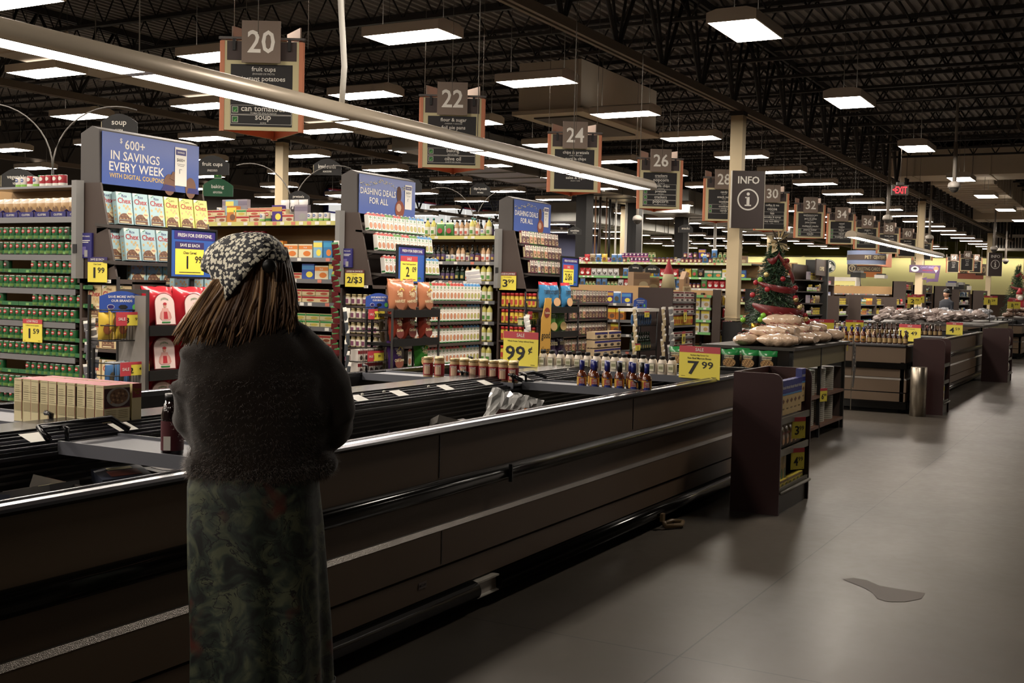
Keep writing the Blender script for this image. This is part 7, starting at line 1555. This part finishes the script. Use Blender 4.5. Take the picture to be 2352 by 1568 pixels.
rn = random.Random(3)
swo = sw.build('sweater', ps); remesh(swo, .011, 3)
dt = bpy.data.textures.new('folds', 'CLOUDS'); dt.noise_scale = .16
dm = swo.modifiers.new('folds', 'DISPLACE'); dm.texture = dt; dm.strength = .03; dm.mid_level = .5
# fuzz: short slivers of wool over the sweater silhouette
fz = MB(); M_fz = mat('wool fuzz', (74, 58, 44), .9, sheen=.5)
src = [(sw.v[f_[0]], sw.v[f_[1]], sw.v[f_[2]]) for f_ in sw.f if len(f_) == 4]
for i in range(34000):
    a, b_, c_ = (Vector(q) for q in rn.choice(src)); nrm = (b_ - a).cross(c_ - a)
    if nrm.length < 1e-9: continue
    nrm.normalize(); u, v = rn.random(), rn.random(); p = a + (b_ - a) * u + (c_ - b_) * v * u + Vector((rn.uniform(-.004, .004),) * 3)
    d_ = (nrm + Vector((rn.uniform(-1, 1), rn.uniform(-1, 1), rn.uniform(-1.2, .4))) * .7).normalized() * rn.uniform(.008, .02)
    sd = d_.cross(Vector((0, 0, 1))); sd = sd.normalized() * .0005 if sd.length > 1e-6 else Vector((.0005, 0, 0))
    p = p - nrm * .004; fz.add([tuple(p - sd), tuple(p + sd), tuple(p + d_)], [(0, 1, 2)], M_fz)
fo = fz.build('wool_fuzz', ps); fo['kind'] = 'stuff'
# hair: inner mass and locks
M_hr = mat('brown hair', (100, 74, 54), .42, var=.35, vscale=30, spec=.4); M_hl = mat('light brown hair tips', (178, 142, 104), .42, var=.3, vscale=30, spec=.4)
hm_ = MB(); loft(hm_, smooth_rings([(1.605, -.02, .04, .05, .06), (1.56, -.02, .03, .078, .095), (1.52, -.022, .02, .084, .1), (1.47, -.03, .0, .092, .085), (1.43, -.045, -.035, .108, .06), (1.39, -.065, -.06, .12, .04), (1.37, -.075, -.07, .1, .015)], 4), M_hr, 24, True, lambda a, z: .05 * math.sin(9 * a + z * 20) + .03 * math.sin(17 * a))
for i in range(520):
    u = rn.random(); a0 = R(-200 + 230 * u)      # around the back of the head, left to right
    x0_, y0_ = -.022 + .082 * math.cos(a0), .03 + .1 * math.sin(a0); z0_ = rn.uniform(1.5, 1.6)
    if y0_ > .1: continue
    t0_ = (x0_ + .104) / .164
    if t0_ < .42: z0_ = 1.5; y0_ = min(y0_, -.02)
    t_ = (x0_ + .104) / .164
    ex = -.215 + .285 * t_ + rn.uniform(-.025, .025); ey = -.095 + rn.uniform(-.02, .02) + .05 * abs(t_ - .5); ez = 1.325 + .055 * rn.random() + .015 * math.sin(u * 23) + (.05 * t_ if t_ > .8 else 0) + .03 * (t_ < .15)
    mid = (x0_ * .55 + ex * .45 + (.012 if t_ > .5 else -.01), min(y0_, -.02) * .5 + ey * .55 - .012, z0_ * .42 + ez * .58)
    P_ = []
    for q in range(8):
        s_ = q / 7; A = Vector((x0_, y0_, z0_)); B = Vector(mid); D = Vector((ex, ey, ez)); cc = 1.15 * max(0, s_ - .8)
        p = A * (1 - s_) ** 2 + B * 2 * s_ * (1 - s_) + D * s_ * s_; p.x += cc * .04 * math.sin(i); P_.append(tuple(p))
    if t_ < .42:
        x0_ = -.04 - .085 * (1 - t_ / .42) + rn.uniform(-.01, .01); y0_ = -.045 - .02 * t_; z0_ = 1.505; ez = 1.325 + .045 * rn.random(); mm_ = Vector(((x0_ + ex) / 2 - .006, (y0_ + ey) / 2 - .02, (z0_ + ez) / 2)); P_ = [tuple(Vector((x0_, y0_, z0_)) * (1 - q / 7) ** 2 + mm_ * 2 * (q / 7) * (1 - q / 7) + Vector((ex, ey, ez)) * (q / 7) ** 2) for q in range(8)]
    r_ = rn.uniform(.0025, .0045); hm_.tube(P_, [r_, r_ * 1.3, r_ * 1.4, r_ * 1.4, r_ * 1.3, r_, r_ * .7, r_ * .25], M_hl if (t_ < .35 and rn.random() < .55) or rn.random() < .12 else M_hr, 5)
hm_.build('hair', ps)
# headscarf
M_sc = mat('floral scarf', (30, 30, 40), .7)
def scarf_nodes():
    nt = M_sc.node_tree; N = nt.nodes.new; L = nt.links.new; b = nt.nodes['Principled BSDF']; tc = N('ShaderNodeTexCoord')
    n1 = N('ShaderNodeTexNoise'); n1.inputs['Scale'].default_value = 160; L(tc.outputs['Object'], n1.inputs['Vector'])
    mp = N('ShaderNodeMixRGB'); mp.blend_type = 'ADD'; mp.inputs[0].default_value = .012; L(tc.outputs['Object'], mp.inputs[1]); L(n1.outputs['Color'], mp.inputs[2])
    v = N('ShaderNodeTexVoronoi'); v.inputs['Scale'].default_value = 78; v.inputs['Randomness'].default_value = .75; L(mp.outputs[0], v.inputs['Vector'])
    r = N('ShaderNodeValToRGB'); e = r.color_ramp.elements; e[0].position = .44; e[0].color = lin((.98, .96, .88)) + (1,); e[1].position = .49; e[1].color = lin((.08, .08, .12)) + (1,)
    L(v.outputs['Distance'], r.inputs[0]); L(r.outputs[0], b.inputs['Base Color'])
scarf_nodes()
scf = MB(); edge = [(-.176, .05, 1.543), (-.15, -.01, 1.515), (-.118, -.055, 1.47), (-.097, -.085, 1.452), (-.07, -.098, 1.49), (-.04, -.102, 1.53), (-.012, -.1, 1.56), (.006, -.098, 1.572), (.018, -.094, 1.566), (.03, -.088, 1.553), (.046, -.07, 1.556), (.06, -.035, 1.562), (.064, .02, 1.56), (.05, .08, 1.55), (.01, .13, 1.54), (-.05, .145, 1.535), (-.11, .13, 1.535), (-.16, .09, 1.54)]
apx = Vector((-.028, .03, 1.64)); nE = len(edge); vs = []
EE = []
for i in range(nE):
    for q in range(3):
        a = Vector(edge[i]); b_ = Vector(edge[(i + 1) % nE]); EE.append(a.lerp(b_, q / 3))
nE = len(EE)
for j in range(10):
    t = j / 9
    for i, e_ in enumerate(EE):
        h_ = math.sin(t * math.pi / 2) ** .85; z = e_.z + (apx.z - e_.z) * math.cos(t * math.pi / 2) ** 1.1
        w_ = .004 * math.sin(i * 1.7 + j) * t
        vs.append((apx.x + (e_.x - apx.x) * h_ + w_, apx.y + (e_.y - apx.y) * h_, z + w_))
scf.add(vs, [(j * nE + i, (j + 1) * nE + i, (j + 1) * nE + (i + 1) % nE, j * nE + (i + 1) % nE) for j in range(9) for i in range(nE)], M_sc, True)
sc_o = scf.build('headscarf', ps); sc_o.modifiers.new('thickness', 'SOLIDIFY').thickness = .003
MB().ball((.012, -.098, 1.545), .02, .012, .02, BLACK, 10, 6).build('hair_clip', ps)
for s_ in (-1, 1): MB().tube([(s_ * .08, -.06, .035), (s_ * .083, .03, .045), (s_ * .09, .16, .03)], [.034, .042, .03], BLACK, 10).box(s_ * .085 - .04, -.08, 0, s_ * .085 + .04, .17, .018, BLACK).build('shoe', ps)
# ---- far shopper and staff
def small_person(x, y, rz, lb, coat, hat, H=1.75, bend=0):
    o = thing('person', lb, 'person', (x, y, 0), rz); k = H / 1.75
    b = MB()
    loft(b, [(z * k, 0, 0, rx, ry) for z, rx, ry in ((.86, .15, .11), (1.05, .15, .11), (1.3, .2, .12), (1.42, .19, .1), (1.47, .07, .06), (1.54, .05, .05))], SKIN, 16)
    for s_ in (-1, 1):
        chain(b, [(s_ * .09, 0, .95 * k), (s_ * .1, .02, .5 * k), (s_ * .1, 0, .08)], [.09, .062, .042], SKIN); chain(b, [(s_ * .1, -.04, .04), (s_ * .11, .14, .03)], [.04, .035], SKIN)
        chain(b, [(s_ * .19, 0, 1.4 * k), (s_ * .22, .02, 1.12 * k), (s_ * .16, .22, 1.05 * k), (s_ * .14, .32, 1.06 * k)], [.052, .042, .032, .034], SKIN)
        for q in range(4): chain(b, [(s_ * (.165 - .017 * q), .33, 1.06 * k), (s_ * (.16 - .017 * q), .39, 1.04 * k)], [.01, .008], SKIN, 6)
        chain(b, [(s_ * .11, .31, 1.06 * k), (s_ * .09, .35, 1.06 * k)], [.012, .009], SKIN, 6)
    b.ball((0, .02, 1.64 * k), .078, .095, .12, SKIN, 16, 10); b.tube([(0, .1, 1.65 * k), (0, .13, 1.62 * k)], .014, SKIN, 6)
    bo = b.build('body', o); remesh(bo, .012, 1)
    f_ = MB()
    for s_ in (-1, 1): f_.ball((s_ * .03, .105, 1.66 * k), .012, .01, .008, WHITE, 6, 4); f_.ball((s_ * .08, .01, 1.64 * k), .012, .02, .03, SKIN, 6, 4)
    f_.tube([(-.02, .108, 1.585 * k), (.02, .108, 1.585 * k)], .005, C((150, 80, 76)), 5); f_.build('face', o)
    c = MB(); loft(c, [(z * k, 0, 0, rx, ry) for z, rx, ry in ((.78, .19, .15), (1.0, .18, .14), (1.3, .225, .145), (1.42, .2, .12), (1.48, .09, .08))], coat, 16)
    for s_ in (-1, 1): chain(c, [(s_ * .19, 0, 1.4 * k), (s_ * .225, .02, 1.12 * k), (s_ * .17, .24, 1.05 * k)], [.07, .06, .045], coat)
    co = c.build('jacket', o); remesh(co, .015, 2)
    t = MB()
    for s_ in (-1, 1): chain(t, [(s_ * .09, 0, .9 * k), (s_ * .1, .02, .5 * k), (s_ * .1, 0, .06)], [.11, .08, .065], BLACK)
    t.build('trousers', o); MB().lathe([(.09, 1.66 * k), (.1, 1.7 * k), (.085, 1.76 * k), (.02, 1.79 * k)], hat, 14, sy=1.15).build('hat' if hat != BRN else 'hair', o)
    return o
small_person(37.0, 5.2, R(60), 'person in a dark jacket and black beanie far down the walkway', C((30, 34, 44), .8), BLACK)
small_person(25.2, 7.5, R(-30), 'person in black stooping behind the cream column', C((18, 18, 19), .8), BRN, 1.62)
